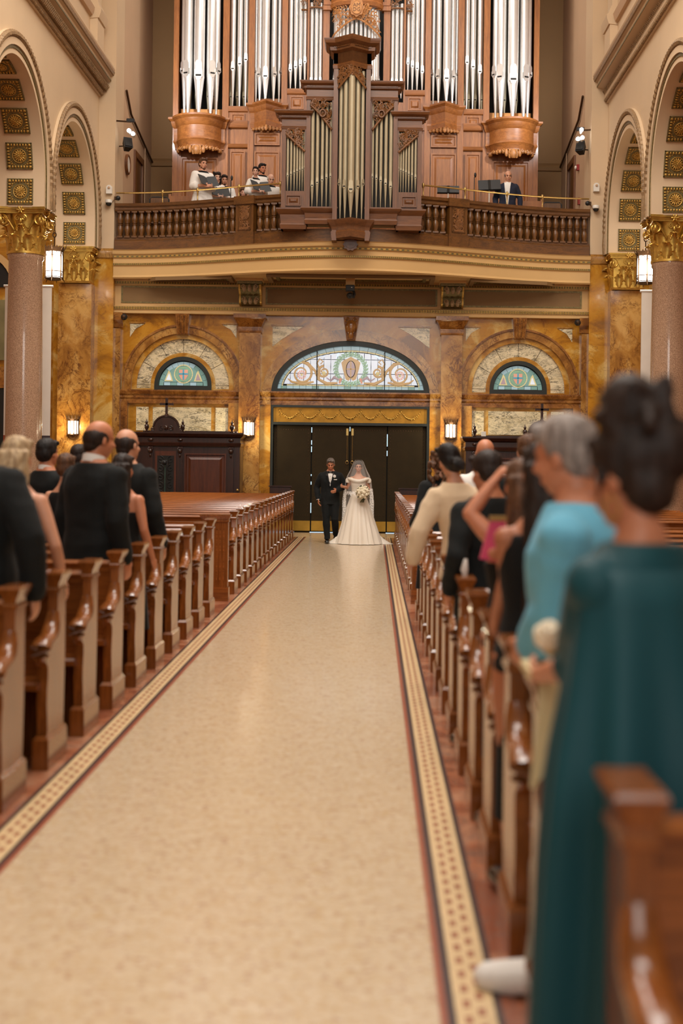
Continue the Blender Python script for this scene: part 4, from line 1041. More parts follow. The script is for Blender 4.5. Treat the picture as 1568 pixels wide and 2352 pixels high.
for s in (-1, 1):
    X = lambda o: s*o*KC
    xx = lambda a, b: sorted((X(a), X(b)))
    for a, b, t_, bt, y0 in ((151,161,299,484,27.98),(103,108,299,484,27.97),(95,104.5,231,482,27.93),(40,46,231,482,27.92),(31.5,42,160,515,27.70)):
        x0_, x1_ = xx(a, b); MB().box(x0_, x1_, y0, 28.14, CZ(bt), CZ(t_)).build('stile', M['chair_case'], CH, 0)
    # outer wing
    x0_, x1_ = xx(104, 161); y0 = 27.98
    path = [(x0_,28.3),(x0_,y0),(x1_,y0),(x1_,28.3)]
    c_ = cornice(CH, path, CZ(258), CZ(299), .15, 'chair_casex'); dentils(CH, path, CZ(271), .07, 'chair_casex', c_)
    MB().box(x0_, x1_, y0+.02, 28.2, CZ(484), CZ(440)).build('panel_rail', M['chair_case'], CH, 0); raised_panel(CH, x0_+.10, x1_-.10, CZ(475), CZ(449), y0+.02, 'chair_case')
    MB().sweep([(-.04,CZ(528)),(.0,CZ(528)),(.02,CZ(518)),(.0,CZ(514)),(.02,CZ(495)),(.08,CZ(488)),(.10,CZ(484)),(.10,CZ(481)),(-.04,CZ(481))], path).build('base_moulding', M['chair_casex'], CH, 25)
    MB().box(x0_, x1_, y0, 28.3, CZ(528), CZ(481)).build('base_core', M['chair_case'], CH, 0)
    for k, (o, my) in enumerate(((147,405.6),(139.2,402),(131.8,398.5),(125.2,395),(119,392),(113.4,390),(108.6,387))):
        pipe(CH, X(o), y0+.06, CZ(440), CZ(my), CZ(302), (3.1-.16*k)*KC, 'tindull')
    x0_, x1_ = xx(107, 151); xo, xi = X(151), X(107)
    carving(x0_, x1_, CZ(299), lambda x: CZ(312+40*min(1, abs(x-xo)/abs(xi-xo))), y0-.0, 51+s, .04, 1.8).build('pipe_shade', M['carve_dark'], CH, 60)
    # middle wing
    x0_, x1_ = xx(41, 104.5); y0 = 27.92; path = [(x0_,28.3),(x0_,y0),(x1_,y0),(x1_,28.3)]
    c_ = cornice(CH, path, CZ(191), CZ(232), .14, 'chair_casex'); dentils(CH, path, CZ(203), .065, 'chair_casex', c_)
    MB().sweep([(-.04,CZ(517)),(.0,CZ(517)),(.02,CZ(508)),(.0,CZ(504)),(.02,CZ(492)),(.08,CZ(486)),(.10,CZ(482)),(.10,CZ(479)),(-.04,CZ(479))], path).build('base_moulding', M['chair_casex'], CH, 25)
    MB().box(x0_, x1_, y0, 28.3, CZ(517), CZ(477)).build('base_core', M['chair_case'], CH, 0)
    for k, (o, my) in enumerate(((90,428),(78.5,421),(67.2,415),(57.3,410),(48.2,407))):
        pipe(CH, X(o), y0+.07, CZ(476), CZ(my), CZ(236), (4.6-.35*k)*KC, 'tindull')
    x0_, x1_ = xx(46, 95); xo, xi = X(95), X(46)
    cm = carving(x0_, x1_, CZ(232), lambda x: CZ(248+55*min(1, abs(x-xo)/abs(xi-xo))**1.2), y0-.0, 61+s, .04, 1.8)
    xm = (x0_+x1_)/2+ -s*.03
    cm.tube([(xm+.06*cos(2*PI*i/18), y0-.05, CZ(264)+.075*sin(2*PI*i/18)) for i in range(19)], .022, 6, cap=False)
    cm.build('pipe_shade', M['carve_dark'], CH, 60)
# centre pointed tower of the choir case
V = lambda hw, d: [(-hw,28.2),(-hw,27.70),(-hw+.09,27.70),(0,27.70-d),(hw-.09,27.70),(hw,27.70),(hw,28.2)]
c_ = cornice(CH, V(.40,.24), CZ(104), CZ(168), .20, 'chair_casex'); dentils(CH, V(.40,.24), CZ(122), .09, 'chair_casex', c_)
MB().prism(V(.40,.24), CZ(168), CZ(104), 'z').build('cornice_core', M['chair_case'], CH, 0)
MB().sweep([(-.03,CZ(553)),(.01,CZ(553)),(.02,CZ(540)),(.0,CZ(536)),(.01,CZ(528)),(.03,CZ(524)),(.09,CZ(516)),(.10,CZ(512)),(-.03,CZ(510))], V(.40,.24)).build('base_bracket', M['chair_casex'], CH, 25)
MB().prism(V(.40,.24), CZ(553), CZ(510), 'z').build('base_bracket_core', M['chair_case'], CH, 0)
for s in (-1, 1): MB().box(min(s*.30,s*.40), max(s*.30,s*.40), 27.68, 28.1, CZ(558), CZ(535)).build('bracket_foot', M['chair_case'], CH, 0)
for o, my, rr, yy in ((-24.5,429,4.6,-.0),(-13.5,437,5.6,-.10),(0,446,7.6,-.20),(13.5,437,5.6,-.10),(24.5,429,4.6,0)):
    pipe(CH, o*KC, 27.74+yy, CZ(509), CZ(my), CZ(172), rr*KC, 'tindull', rad(o*1.6))
cv = carving(-.30, .30, CZ(167), lambda x: CZ(182+34*(abs(x)/.30)), 0, 77, .04, 2.2)
cv.v = [(x, 27.66-.20*(1-abs(x)/.30)+y, z) for x, y, z in cv.v]
cv.build('pipe_shade', M['carve_dark'], CH, 60)
md = MB(); P = []
for i in range(40):
    a = 2*PI*i/40; r = 1+.09*cos(10*a); P.append((.15*r*cos(a), CZ(564)+.125*r*sin(a)))
md.prism(P, 27.86, 28.02); md_o = md.build('medallion', M['chair_case'], CH, 0)
MB().prism([(.10*cos(2*PI*i/24), CZ(564)+.08*sin(2*PI*i/24)) for i in range(24)], 27.845, 27.87).build('medallion_field', M['balus'], md_o, 0)
text_mesh('1991', .07, 'carved_date', 'carve_dark', md_o, T(0, 27.842, CZ(564)) @ RX(PI/2), .003)

# ---- balustrade
bal = wroot('gallery_balustrade', (0, 28.6, 6.36)); tag(bal, 'curved dark oak gallery balustrade with turned balusters and carved pedestals', 'balustrade')
BA = bal
def sub_path(a, b, n=24, off=0): return [(lerp(a,b,i/n), bow(lerp(a,b,i/n))+off) for i in range(n+1)]
for a, b in ((-5.38,-1.46),(1.46,5.38)):
    Pth = sub_path(a, b, 40, .02)
    MB().sweep([(-.16,7.25),(.02,7.25),(.04,7.28),(.04,7.33),(.08,7.36),(.09,7.42),(-.18,7.42)], Pth).build('top_rail', M['balusx'], BA, 25)
    MB().sweep([(-.16,6.36),(.05,6.36),(.05,6.58),(.03,6.60),(.03,6.65),(-.14,6.65)], Pth).build('plinth', M['balusx'], BA, 25)
    MB().sweep([(-.14,6.65),(-.11,6.65),(-.11,7.25),(-.14,7.25)], Pth).build('backing_panel', M['balusx'], BA, 25)
MB().sweep([(-.16,6.36),(.05,6.36),(.05,6.65),(-.14,6.65)], sub_path(-1.46, 1.46, 12, .02)).build('plinth', M['balusx'], BA, 25)
bm_ = MB().box(-.062,.062,-.062,.062,0,.035).lathe([(.055,.035),(.06,.05),(.045,.065),(.05,.10),(.068,.17),(.062,.23),(.040,.285),(.054,.295),(.054,.31),(.036,.32),(.054,.33),(.054,.345),(.062,.38),(.070,.43),(.048,.50),(.038,.54),(.054,.55),(.054,.565)], n=14).box(-.062,.062,-.062,.062,.565,.60)
b0 = None
for a, b, k in ((-5.26,-2.62,17),(-2.0,-1.52,4),(2.62,5.26,17),(2.0,1.52,4)):
    for i in range(k):
        x = lerp(a, b, i/(k-1)); loc = T(x, bow(x)+.02, 6.65)
        if b0 is None: b0 = bm_.build('baluster', M['balus'], BA, 40); b0.matrix_local = T(0,-28.6,-6.36) @ loc
        else: link_copy(b0, BA, loc)
for s in (-1, 1):
    x = s*2.31; y = bow(x)+.02; a = math.atan2(bow(x+.1)-bow(x-.1), .2); Mx = T(x, y, 0) @ RZ(a)
    pd = MB(); pd.box(-.22,.22,-.09,.15,6.36,7.25, Mx); pd_o = pd.build('pedestal', M['balus'], BA, 0)
    MB().box(-.25,.25,-.13,.18,7.25,7.43, Mx).build('pedestal_cap', M['balusx'], BA, 0); MB().box(-.24,.24,-.12,.1,6.36,6.64, Mx).build('pedestal_base', M['balusx'], BA, 0)
    cv = carving(-.12,.12,.25,lambda q: -.25,0,90+s,.03,3.4); cv.v = [tuple(Mx @ Vector((p[0], p[1]*.6-.10, p[2]+6.95))) for p in cv.v]
    cv.build('pedestal_carving', M['carve_dark'], pd_o, 60)
    MB().box(-.16,.16,-.105,-.09,6.68,6.69+.02, Mx).box(-.16,.16,-.105,-.09,7.2,7.22, Mx).box(-.16,-.14,-.105,-.09,6.68,7.22, Mx).box(.14,.16,-.105,-.09,6.68,7.22, Mx).build('pedestal_frame', M['balus'], pd_o, 0)
# brass rails
for s, w_ in ((-1, 'in front of the robed singers'), (1, 'in front of the music stands')):
    rt = wroot('brass_rail', (s*3.4, 29, 7.42)); tag(rt, 'slim polished brass safety rail on posts above the balustrade, '+w_, 'rail')
    BR_ = rt
    P = [(s*x, bow(x)+.12, 7.69) for x in [1.55+(5.38-1.55)*i/24 for i in range(25)]]
    MB().tube(P, .019, 8).build('rail', M['brass'], BR_)
    for x in (1.56, 2.5, 3.47, 4.3):
        y = bow(x)+.12
        MB().lathe([(.03,7.42),(.03,7.44),(.013,7.45),(.013,7.63),(.026,7.645),(.03,7.69),(.026,7.73),(.01,7.745)], (s*x,y,0), 12).build('post', M['brass'], BR_, 60)
# ================================================================== PEWS
# local frame: x = away from the aisle, y = towards the rear (0 = front foot), z up; mirrored copies for the right block
def pew_end(m_side):
    """aisle end: base block, shaped panel with scrolled arm, post with moulded cap"""
    base = MB().loft([[(0,0,0),(.085,0,0),(.085,.41,0),(0,.41,0)], [(0,0,.155),(.085,0,.155),(.085,.41,.155),(0,.41,.155)], [(.016,.016,.175),(.072,.016,.175),(.072,.40,.175),(.016,.40,.175)]])
    prof = [(.05,.17),(.40,.17),(.415,.45),(.42,.93),(.245,.93),(.24,.80),(.225,.74),(.19,.69),(.13,.655),(.06,.645),(.01,.635),(-.015,.61),(-.012,.575),(.02,.55),(.045,.53),(.05,.48),(.035,.42),(.03,.34),(.045,.24)]
    panel = MB().prism(prof, .018, .072, 'x')
    # arm: broad rounded rail following the scroll
    arm_pts = [(.25,.80),(.235,.745),(.20,.70),(.15,.672),(.09,.662),(.03,.655),(-.012,.635),(-.02,.60),(.0,.578)]
    arm = MB().tube([(.045, y, z) for y, z in arm_pts], [.032,.042,.048,.048,.049,.052,.054,.050,.034], 12, flat=.72, up=(0,0,1))
    cap = MB()
    def r(o, z): return [(.018-o,.245-o,z),(.072+o,.245-o,z),(.072+o,.42+o,z),(.018-o,.42+o,z)]
    cap.loft([r(.0,.90),r(.010,.905),r(.010,.92),r(.002,.93),r(.004,.95),r(.022,.985),r(.026,1.0),r(.02,1.012)])
    ins = MB().box(.0165,.019,.10,.36,.22,.50)
    return base, panel, arm, cap, ins
PL = 4.25
def make_pew(sgn):
    root = empty('pew', (0,0,0))
    for nm, mb, mt, sm in zip(('end_base','end_panel','armrest','post_cap'), pew_end(sgn)[:4], ('pew','pew','pew','pew'), (0, 25, 60, 25)):
        mb.v = [(sgn*x, y, z) for x, y, z in mb.v]; mb.build(nm, M[mt], root, sm)
    g = MB()
    st = MB().loft([[(sgn*x,-.01,.415),(sgn*x,.44,.40),(sgn*x,.44,.435),(sgn*x,.01,.455),(sgn*x,-.012,.445)] for x in (.06, PL)])
    st.build('seat', M['pewx'], root, 0)
    bk = MB().loft([[(sgn*x,.325,.40),(sgn*x,.36,.40),(sgn*x,.335,.915),(sgn*x,.31,.915)] for x in (.06, PL)])
    bk.build('backrest', M['pewx'], root, 0)
    MB().loft([[(sgn*x,.285,.91),(sgn*x,.355,.91),(sgn*x,.36,.925),(sgn*x,.345,.945),(sgn*x,.30,.945),(sgn*x,.28,.925)] for x in (.07, PL)]).build('top_rail', M['pewx'], root, 0)
    MB().box(min(sgn*.09,sgn*PL), max(sgn*.09,sgn*PL), .345, .45, .74, .762).build('book_ledge', M['pewx'], root, 0)
    MB().box(min(sgn*.09,sgn*PL), max(sgn*.09,sgn*PL), .33, .36, .0, .40).build('seat_apron', M['pew'], root, 0)
    x0_, x1_ = sorted((sgn*(PL-.06), sgn*PL)); MB().prism([(.02,0),(.42,0),(.42,.93),(.25,.93),(.22,.66),(.0,.64),(.04,.4)], x0_, x1_, 'x').build('wall_end', M['pew'], root, 0)
    return root
def pew_row(sgn, x, rows, lab):
    proto = None
    for i, (y, lb) in enumerate(rows):
        o = proto if proto is None and False else (make_pew(sgn) if proto is None else copy_tree(proto))
        if proto is None: proto = o
        o.location = (x, y, 0); tag(o, lb, 'pew', lab)
ROW = lambda i: 5.94+.838*i
SEC = [15.87+.773*i for i in range(16)]
ORD = ['first','second','third','fourth','fifth','sixth','seventh','eighth','ninth','tenth','eleventh','twelfth','thirteenth','fourteenth','fifteenth','sixteenth']
pew_row(-1, AL, [(ROW(i), ORD[9-i]+' glossy oak pew in front of the partition, on the suited guests\' side') for i in range(-1, 10)]+[(y, ORD[i]+' empty oak pew behind the partition, on the suited guests\' side') for i, y in enumerate(SEC)], 'pews on the side of the suited guests')
pew_row(1, AR, [(2.20, 'oak pew whose square post cap stands in front of the teal gown')]+[(ROW(i), ORD[9-i]+' glossy oak pew in front of the partition, on the cream-jacketed guest\'s side') for i in range(-3, 10)]+[(y, ORD[i]+' empty oak pew behind the partition, on the cream-jacketed guest\'s side') for i, y in enumerate(SEC)], 'pews on the side of the teal-dressed guest')
def partition(sgn, x, y, lb):
    r = empty('pew_partition', (x, y, 0)); tag(r, lb, 'partition')
    f = lambda a, b: sorted((sgn*a, sgn*b))
    a, b = f(0,.30); MB().cbox(a, b, .0, .09, .16, .92, .008).build('end_post', M['pew'], r, 0)
    a, b = f(-.012,.31); MB().box(a, b, -.015, .105, 0, .16).build('base', M['pewx'], r, 0)
    a, b = f(.30, PL); MB().box(a, b, .03, .075, .12, .86).build('panel', M['pewx'], r, 0)
    a, b = f(.30, PL); MB().box(a, b, .0, .09, 0, .13).build('base_rail', M['pewx'], r, 0)
    a, b = f(.28, PL); MB().box(a, b, -.01, .10, .86, .91).build('top_rail', M['pewx'], r, 0)
    k = .36
    while k < PL-.7:
        a, b = f(k, k+.68); raised_panel(r, a, b, .19, .78, .03, 'pewx'); k += .76
    cp_ = MB(); a, b = f(-.0,.30)
    q = lambda o, z: [(a-o,-o,z),(b+o,-o,z),(b+o,.09+o,z),(a-o,.09+o,z)]
    cp_.loft([q(0,.91),q(.012,.915),q(.012,.93),q(.002,.94),q(.03,.985),q(.03,1.0)]).build('post_cap', M['pew'], r, 25)
    for k in range(3):
        xx_ = sgn*(.05+.04*k); MB().box(xx_-.008, xx_+.008, -.006, .0, .24, .84).build('post_flute', M['pewx'], r, 0)
partition(-1, AL, 15.1, 'panelled oak partition ending the guests\' pew block on the dark confessional\'s tripod side')
partition(1, AR, 15.05, 'panelled oak partition closing the pew block by the curly-haired guest')

# ================================================================== CONFESSIONALS
def finial(c, s=1.0):
    return MB().lathe([(.045,0),(.05,.02),(.02,.04),(.03,.06),(.055,.11),(.045,.16),(.018,.18),(.03,.20),(.03,.23),(.012,.25),(.006,.29)], c, 12)
def confessional(x0, x1, yf, zt, mirror, lb):
    r = wroot('confessional', ((x0+x1)/2, yf+.4, 0)); tag(r, lb, 'confessional')
    wd = x1-x0; f = (lambda t: x0+wd*t) if not mirror else (lambda t: x1-wd*t)
    ff = lambda a, b: sorted((f(a), f(b)))
    MB().box(x0, x1, yf+.03, yf+.75, 0, zt-.30).build('body', M['walnut'], r, 0)
    MB().sweep([(0,zt-.32),(.02,zt-.30),(.03,zt-.24),(.01,zt-.22),(.01,zt-.12),(.06,zt-.09),(.09,zt-.03),(.09,zt),(0,zt)], [(x0,yf+.75),(x0,yf),(x1,yf),(x1,yf+.75)]).build('cornice', M['walnut'], r, 25)
    MB().box(x0, x1, yf, yf+.75, zt-.32, zt).build('entablature', M['walnut'], r, 0)
    for t0, t1 in ((.0,.07),(.155,.20),(.425,.475),(.895,.945)):
        a, b = ff(t0, t1); p = MB().box(a, b, yf-.03, yf+.05, 0, zt-.32).build('pilaster', M['walnut'], r, 0)
        cx_ = (a+b)/2
        MB().ell((cx_,yf-.05,zt-.42),(.05,.04,.06),8,6).tube(spiral((cx_-.04,yf-.05,zt-.37),.035,1.1,10,-1),.012,5).tube(spiral((cx_+.04,yf-.05,zt-.37),.035,1.1,10,1),.012,5).ell((cx_,yf-.04,zt-.52),(.025,.025,.05),6,5).build('pilaster_carving', M['walnut'], p, 60)
        MB().ell((cx_,yf-.02,zt-.17),(.06,.03,.04),8,6).build('frieze_boss', M['walnut'], p, 60)
    a, b = ff(.22, .415); gd = MB().box(a, b, yf-.0, yf+.03, .1, zt-.42).build('grille_door', M['walnut_panel'], r, 0)
    a2_, b2_ = a+.05, b-.05
    gr = MB().box(a2_, b2_, yf-.012, yf, .15, zt-.52).build('grille', M['void'], gd, 0)
    g = MB(); rnd = random.Random(4)
    zz = .3
    while zz < zt-.6:
        for q in (-1, 1): g.tube(spiral(((a+b)/2+q*.11, yf-.02, zz), .085, 1.2, 12, q), .008, 5)
        zz += .19
    g.build('grille_scrollwork', M['black'], gd, 60)
    a, b = ff(.49, .875); raised_panel(r, a, b, .1, zt-.46, yf+.03, 'walnut_panel', 'curtain_panel')
    a, b = ff(.95, 1.0); MB().box(a, b, yf, yf+.1, 0, zt-.32).build('corner_post', M['walnut'], r, 0)
    # pediment, cross and finials
    a, b = ff(.165, .465); cx_ = (a+b)/2; hw = (b-a)/2
    P = [(cx_-hw,zt),(cx_+hw,zt),(cx_+hw*.86,zt+.06),(cx_+hw*.80,zt+.11)]+arc(cx_, zt+.10, hw*.78, .26, .1, PI-.1, 16)+[(cx_-hw*.80,zt+.11),(cx_-hw*.86,zt+.06)]
    ped = MB().prism(P, yf+.05, yf+.14).build('pediment', M['walnut'], r, 20)
    MB().tube([(p[0], yf+.05, p[1]) for p in arc(cx_, zt+.10, hw*.78, .26, .1, PI-.1, 16)], .022, 6).build('pediment_moulding', M['walnut'], ped)
    for q in (-1, 1):
        MB().tube(spiral((cx_+q*hw*.85, yf+.06, zt+.07), .06, 1.2, 12, q), .016, 5).build('pediment_scroll', M['walnut'], ped, 60); MB().tube(spiral((cx_+q*.10, yf+.04, zt+.08), .06, 1.1, 12, -q), .014, 5).build('pediment_scroll', M['walnut'], ped, 60)
    MB().ell((cx_, yf+.04, zt+.10), (.05,.03,.06), 8, 6).build('pediment_boss', M['walnut'], ped, 60)
    cz_ = zt+.36
    MB().box(cx_-.028,cx_+.028,yf+.07,yf+.11,cz_,cz_+.40).box(cx_-.14,cx_+.14,yf+.07,yf+.11,cz_+.24,cz_+.285).lathe([(.07,-.02),(.05,.02),(.03,.05)], (cx_,yf+.09,cz_), 10).box(cx_-.15,cx_-.12,yf+.065,yf+.115,cz_+.235,cz_+.29).box(cx_+.12,cx_+.15,yf+.065,yf+.115,cz_+.235,cz_+.29).build('cross', M['walnut'], r, 0)
    for t0 in (.13, .465, .92):
        finial((f(t0), yf+.12, zt)).build('finial', M['walnut'], r, 60)
    MB().box(x0+.2, x1-.1, yf+.3, yf+.55, zt, zt+.04).build('roof_ledge', M['walnut'], r, 0)
    xk = f(.985); MB().tube([(xk, yf-.0, .98), (xk, yf-.05, .98)], .012, 8).ell((xk, yf-.06, .98), (.028,.02,.028), 10, 8).build('door_knob', M['brass'], r, 60)
    return r
p0_, p1_ = at(302, 1000, 28.9), at(551, 1000, 28.9)
confessional(p0_.x, p1_.x, 28.9, at(430, 993, 28.9).z, False, 'dark carved walnut confessional with cross and a camera tripod before its grille')
p0_, p1_ = at(1070, 1000, 28.9), at(1325, 1000, 28.9)
confessional(p0_.x, p1_.x, 28.9, at(1150, 1004, 28.9).z, True, 'dark carved walnut confessional with cross behind the bald guest')
bx = MB(); q = at(1111, 995, 28.95); bx.cbox(q.x-.05, q.x+.05, 29.0, 29.1, at(1111,1003,28.95).z+.01, at(1111,992,28.95).z+.01, .006)
tag(bx.build('sensor_box', M['white_plastic'], None, 0), 'small pale plastic box standing on the confessional roof', 'box')
# dark benches against the doors
for pa, pb, pz, lb in ((619, 668, 1115, 'low dark bench back by the doors behind the tripod-side pews'), (917, 962, 1121, 'low dark bench back by the doors behind the curly-haired guest')):
    a, b = at(pa, pz, 29.0), at(pb, pz, 29.0); r = wroot('vestibule_bench', ((a.x+b.x)/2, 29.1, 0)); tag(r, lb, 'bench')
    MB().cbox(a.x, b.x, 29.0, 29.06, .1, a.z-.03, .01).build('back', M['walnut'], r, 0); MB().box(a.x-.02, b.x+.02, 28.98, 29.08, a.z-.03, a.z).build('top_rail', M['walnut'], r, 0)
    MB().box(a.x, b.x, 29.06, 29.45, .40, .44).build('seat', M['walnut'], r, 0)
    for x in (a.x, b.x-.05): MB().box(x, x+.05, 29.0, 29.45, 0, .40).build('leg', M['walnut'], r, 0)

# ================================================================== LAMPS
def lantern(x, y, zc, lb):
    r = wroot('hanging_lantern', (x, y, zc-.36)); tag(r, lb, 'lantern', None)
    R = .185; n = 6; A = lambda k: 2*PI*k/n+PI/6
    hexa = lambda R_, z: [(x+R_*cos(A(k)), y+R_*sin(A(k)), z) for k in range(n)]
    MB().loft([hexa(R*.96, zc-.29), hexa(R*.96, zc+.24)]).build('glass', M['lamp'], r, 0)
    fr_ = MB()
    for k in range(n):
        p = hexa(R, 0)[k]; q = hexa(R, 0)[(k+1) % n]
        fr_.tube([(p[0],p[1],zc-.32),(p[0],p[1],zc+.26)], .015, 6)
        for z in (zc-.29, zc-.17, zc+.245): fr_.tube([(p[0],p[1],z),(q[0],q[1],z)], .009, 5)
        a, b = Vector(p), Vector(q)
        fr_.tube([(lerp(a.x,b.x,t), lerp(a.y,b.y,t), zc+.12+.11*sin(PI*t)) for t in [i/8 for i in range(9)]], .007, 5)
        c = (a+b)/2; d = (b-a).normalized(); fr_.tube([(c.x+d.x*.028*cos(w_), c.y+d.y*.028*cos(w_), zc-.23+.028*sin(w_)) for w_ in [2*PI*i/10 for i in range(11)]], .005, 5, cap=False)
    fr_.build('frame', M['iron'], r, 60)
    cr_ = MB()
    cr_.loft([hexa(R*1.06, zc+.25), hexa(R*1.1, zc+.33)])
    for k in range(n):
        for j in range(3):
            p = Vector(hexa(R*1.1, 0)[k]).lerp(Vector(hexa(R*1.1, 0)[(k+1) % n]), (j+.5)/3); s_ = .04 if j == 1 else .025
            cr_.loft([[(p.x-.02,p.y,zc+.33),(p.x+.02,p.y,zc+.33),(p.x+.02,p.y+.006,zc+.33),(p.x-.02,p.y+.006,zc+.33)],[(p.x-.003,p.y,zc+.33+s_),(p.x+.003,p.y,zc+.33+s_),(p.x+.003,p.y+.006,zc+.33+s_),(p.x-.003,p.y+.006,zc+.33+s_)]])
        p = Vector(hexa(1, 0)[k])-Vector((x,y,0)); cr_.tube([(x+p.x*.2, y+p.y*.2, zc+.28), (x+p.x*.24, y+p.y*.24, zc+.35), (x+p.x*.26, y+p.y*.26, zc+.42)], [.012,.01,.003], 5)
    cr_.build('crown', M['iron'], r, 0)
    bs_ = MB().loft([hexa(R*1.1, zc-.31), hexa(R*1.05, zc-.33), hexa(R*.5, zc-.36)])
    for k in range(n):
        p = Vector(hexa(1, 0)[k])-Vector((x,y,0)); bs_.tube([(x+p.x*R, y+p.y*R, zc-.31), (x+p.x*R*1.25, y+p.y*R*1.25, zc-.39)], [.012,.004], 5)
    bs_.build('base', M['iron'], r, 0)
    ch_ = MB().tube([(x+.035*cos(2*PI*i/12), y, zc+.60+.05*sin(2*PI*i/12)) for i in range(13)], .012, 6, cap=False)
    ch_.tube([(x,y,zc+.30),(x,y,zc+.55)], .012, 6)
    z = zc+.66; k = 0
    while z < 8.62:
        Mx = T(x, y, z) @ RZ(PI/2*(k % 2)); ch_.tube([(.02*cos(2*PI*i/8), 0, .045*sin(2*PI*i/8)) for i in range(9)], .007, 4, Mx, cap=False); z += .075; k += 1
    ch_.build('chain', M['iron'], r, 60)
    light('lantern_light', 'POINT', (x, y-.35, zc), 60, (1, .86, .66), .15)
lantern(-6.2, 27.41, at(122, 605, 27.41).z, 'lit bronze hexagonal lantern on a chain beside the wall security cameras and loft clock')
lantern(6.2, 27.41, at(1482, 615, 27.41).z, 'lit bronze hexagonal lantern on a chain behind the teal-dressed guest')
def sconce(x, yw, zc, lb):
    r = wroot('wall_sconce', (x, yw, zc-.2)); tag(r, lb, 'sconce', 'lit sconces on marble pilasters')
    n = 5; R = .125
    half = lambda R_, z: [(x-R_, yw, z)]+[(x-R_*cos(PI*k/n), yw-.02-R_*.85*sin(PI*k/n), z) for k in range(n+1)]+[(x+R_, yw, z)]
    MB().loft([half(R*.93, zc-.16), half(R*.93, zc+.13)]).build('glass', M['lamp_warm'], r, 0)
    m = MB(); P = half(R, 0)
    for p in P[1:-1]: m.tube([(p[0],p[1],zc-.18),(p[0],p[1],zc+.14)], .011, 5)
    m.loft([half(R*1.03, zc+.125), half(R*1.08, zc+.175)]); m.loft([half(R*1.05, zc-.185), half(R*1.0, zc-.16)])
    m.build('frame', M['iron'], r, 0)
    m = MB()
    for k in range(7):
        a = PI*k/6; px_, py_ = x-R*1.08*cos(a), yw-.02-R*.9*sin(a)
        m.tube([(px_,py_,zc+.17),(px_-.008*cos(a),py_-.01*sin(a),zc+.21),(px_-.03*cos(a),py_-.03*sin(a),zc+.25)], [.014,.012,.003], 5)
    m.build('crown', M['iron'], r, 60)
    MB().tube([(x+.075*cos(PI+PI*i/12), yw-.05, zc-.19+.065*sin(PI+PI*i/12)) for i in range(13)], .008, 5).build('scroll_bracket', M['brass'], r)
    light('sconce_light', 'POINT', (x, yw-.30, zc), 30, (1, .84, .56), .08)
sconce(-2.30, YW-.245, at(573, 983, 29.75).z, 'glowing crowned sconce on the pilaster between the tripod confessional and the doors')
sconce(2.30, YW-.245, at(1030, 988, 29.75).z, 'glowing crowned sconce on the pilaster between the doors and the bald guest')
sconce(-6.19, YP-.365, at(171, 980, 29.3).z, 'glowing crowned sconce on the arcade end pilaster above the suited guests')
sconce(6.19, YP-.365, at(1440, 990, 29.3).z, 'glowing crowned sconce on the arcade end pilaster hidden by the teal-dressed guest')

# ================================================================== FITTINGS
# projection banners behind the columns
for s, pa, pb, pt, pbm, lb in ((-1, 12, 119, 658, 1000, 'tall white banner with coloured hem behind the granite column by the blonde guest'), (1, 1473, 1566, 670, 1010, 'tall white banner behind the granite column by the teal-dressed guest')):
    a, b = at(pa, pt, 26.6), at(pb, pt, 26.6); z0 = at((pa+pb)/2, pbm, 26.6).z
    r = wroot('banner_stand', ((a.x+b.x)/2, 26.6, 0)); tag(r, lb, 'banner')
    MB().box(a.x, b.x, 26.6, 26.612, z0, a.z).build('cloth', M['screen'], r, 0)
    MB().box(a.x, lerp(a.x,b.x,.78), 26.597, 26.613, z0-.16, z0).build('hem_panel', plain('orange_hem', S(150,70,40), .6) if s < 0 else M['screen'], r, 0)
    MB().box(lerp(a.x,b.x,.78), b.x, 26.596, 26.613, z0-.16, z0).build('hem_panel', plain('dark_plum_hem', S(48,34,40), .6), r, 0)
    MB().tube([(a.x-.03,26.606,a.z+.015),(b.x+.03,26.606,a.z+.015)], .025, 8).build('top_bar', M['white_plastic'], r)
    MB().tube([((a.x+b.x)/2,26.65,0.02),((a.x+b.x)/2,26.65,a.z)], .02, 8).build('pole', M['black'], r); MB().box((a.x+b.x)/2-.35,(a.x+b.x)/2+.35,26.5,26.8,0,.03).build('foot', M['black'], r, 0)
# wall cameras on the piers
def wall_cam(p, s, dome, lb):
    r = wroot('security_camera', (p.x, YP, p.z)); tag(r, lb, 'camera')
    if dome:
        MB().lathe([(.075,.045),(.08,.02),(.08,-.02),(.07,-.03)], (p.x, YP-.12, p.z), 16).build('housing', M['white_plastic'], r, 40)
        MB().lathe([(.065,-.03),(.06,-.06),(.04,-.085),(.01,-.095)], (p.x, YP-.12, p.z), 14).build('dome', M['black'], r, 60)
        MB().box(p.x-.03, p.x+.03, YP-.12, YP, p.z+.02, p.z+.05).build('bracket', M['white_plastic'], r, 0)
        MB().tube([(p.x-s*.06, YP-.03, p.z+.02),(p.x-s*.10, YP-.015, p.z+.08),(p.x-s*.12, YP-.015, p.z+.2)], .01, 5).build('cable', M['tan'], r)
    else:
        P = [(p.x-.065,p.z-.10),(p.x+.065,p.z-.10),(p.x+.065,p.z+.03)]+arc(p.x, p.z+.03, .065, .065, 0, PI, 10)
        MB().prism(P, YP-.09, YP-.0).build('housing', M['white_plastic'], r, 20)
        MB().lathe([(.03,0),(.028,.02),(.012,.03)], (0,0,0), 12, T(p.x, YP-.09, p.z+.03) @ RX(PI/2)).build('lens', M['tan'], r, 50)
wall_cam(at(252,436,YP), -1, False, 'white rounded motion sensor on the pier by the loft clock')
wall_cam(at(252,466,YP), -1, True, 'white dome camera on the pier by the loft clock')
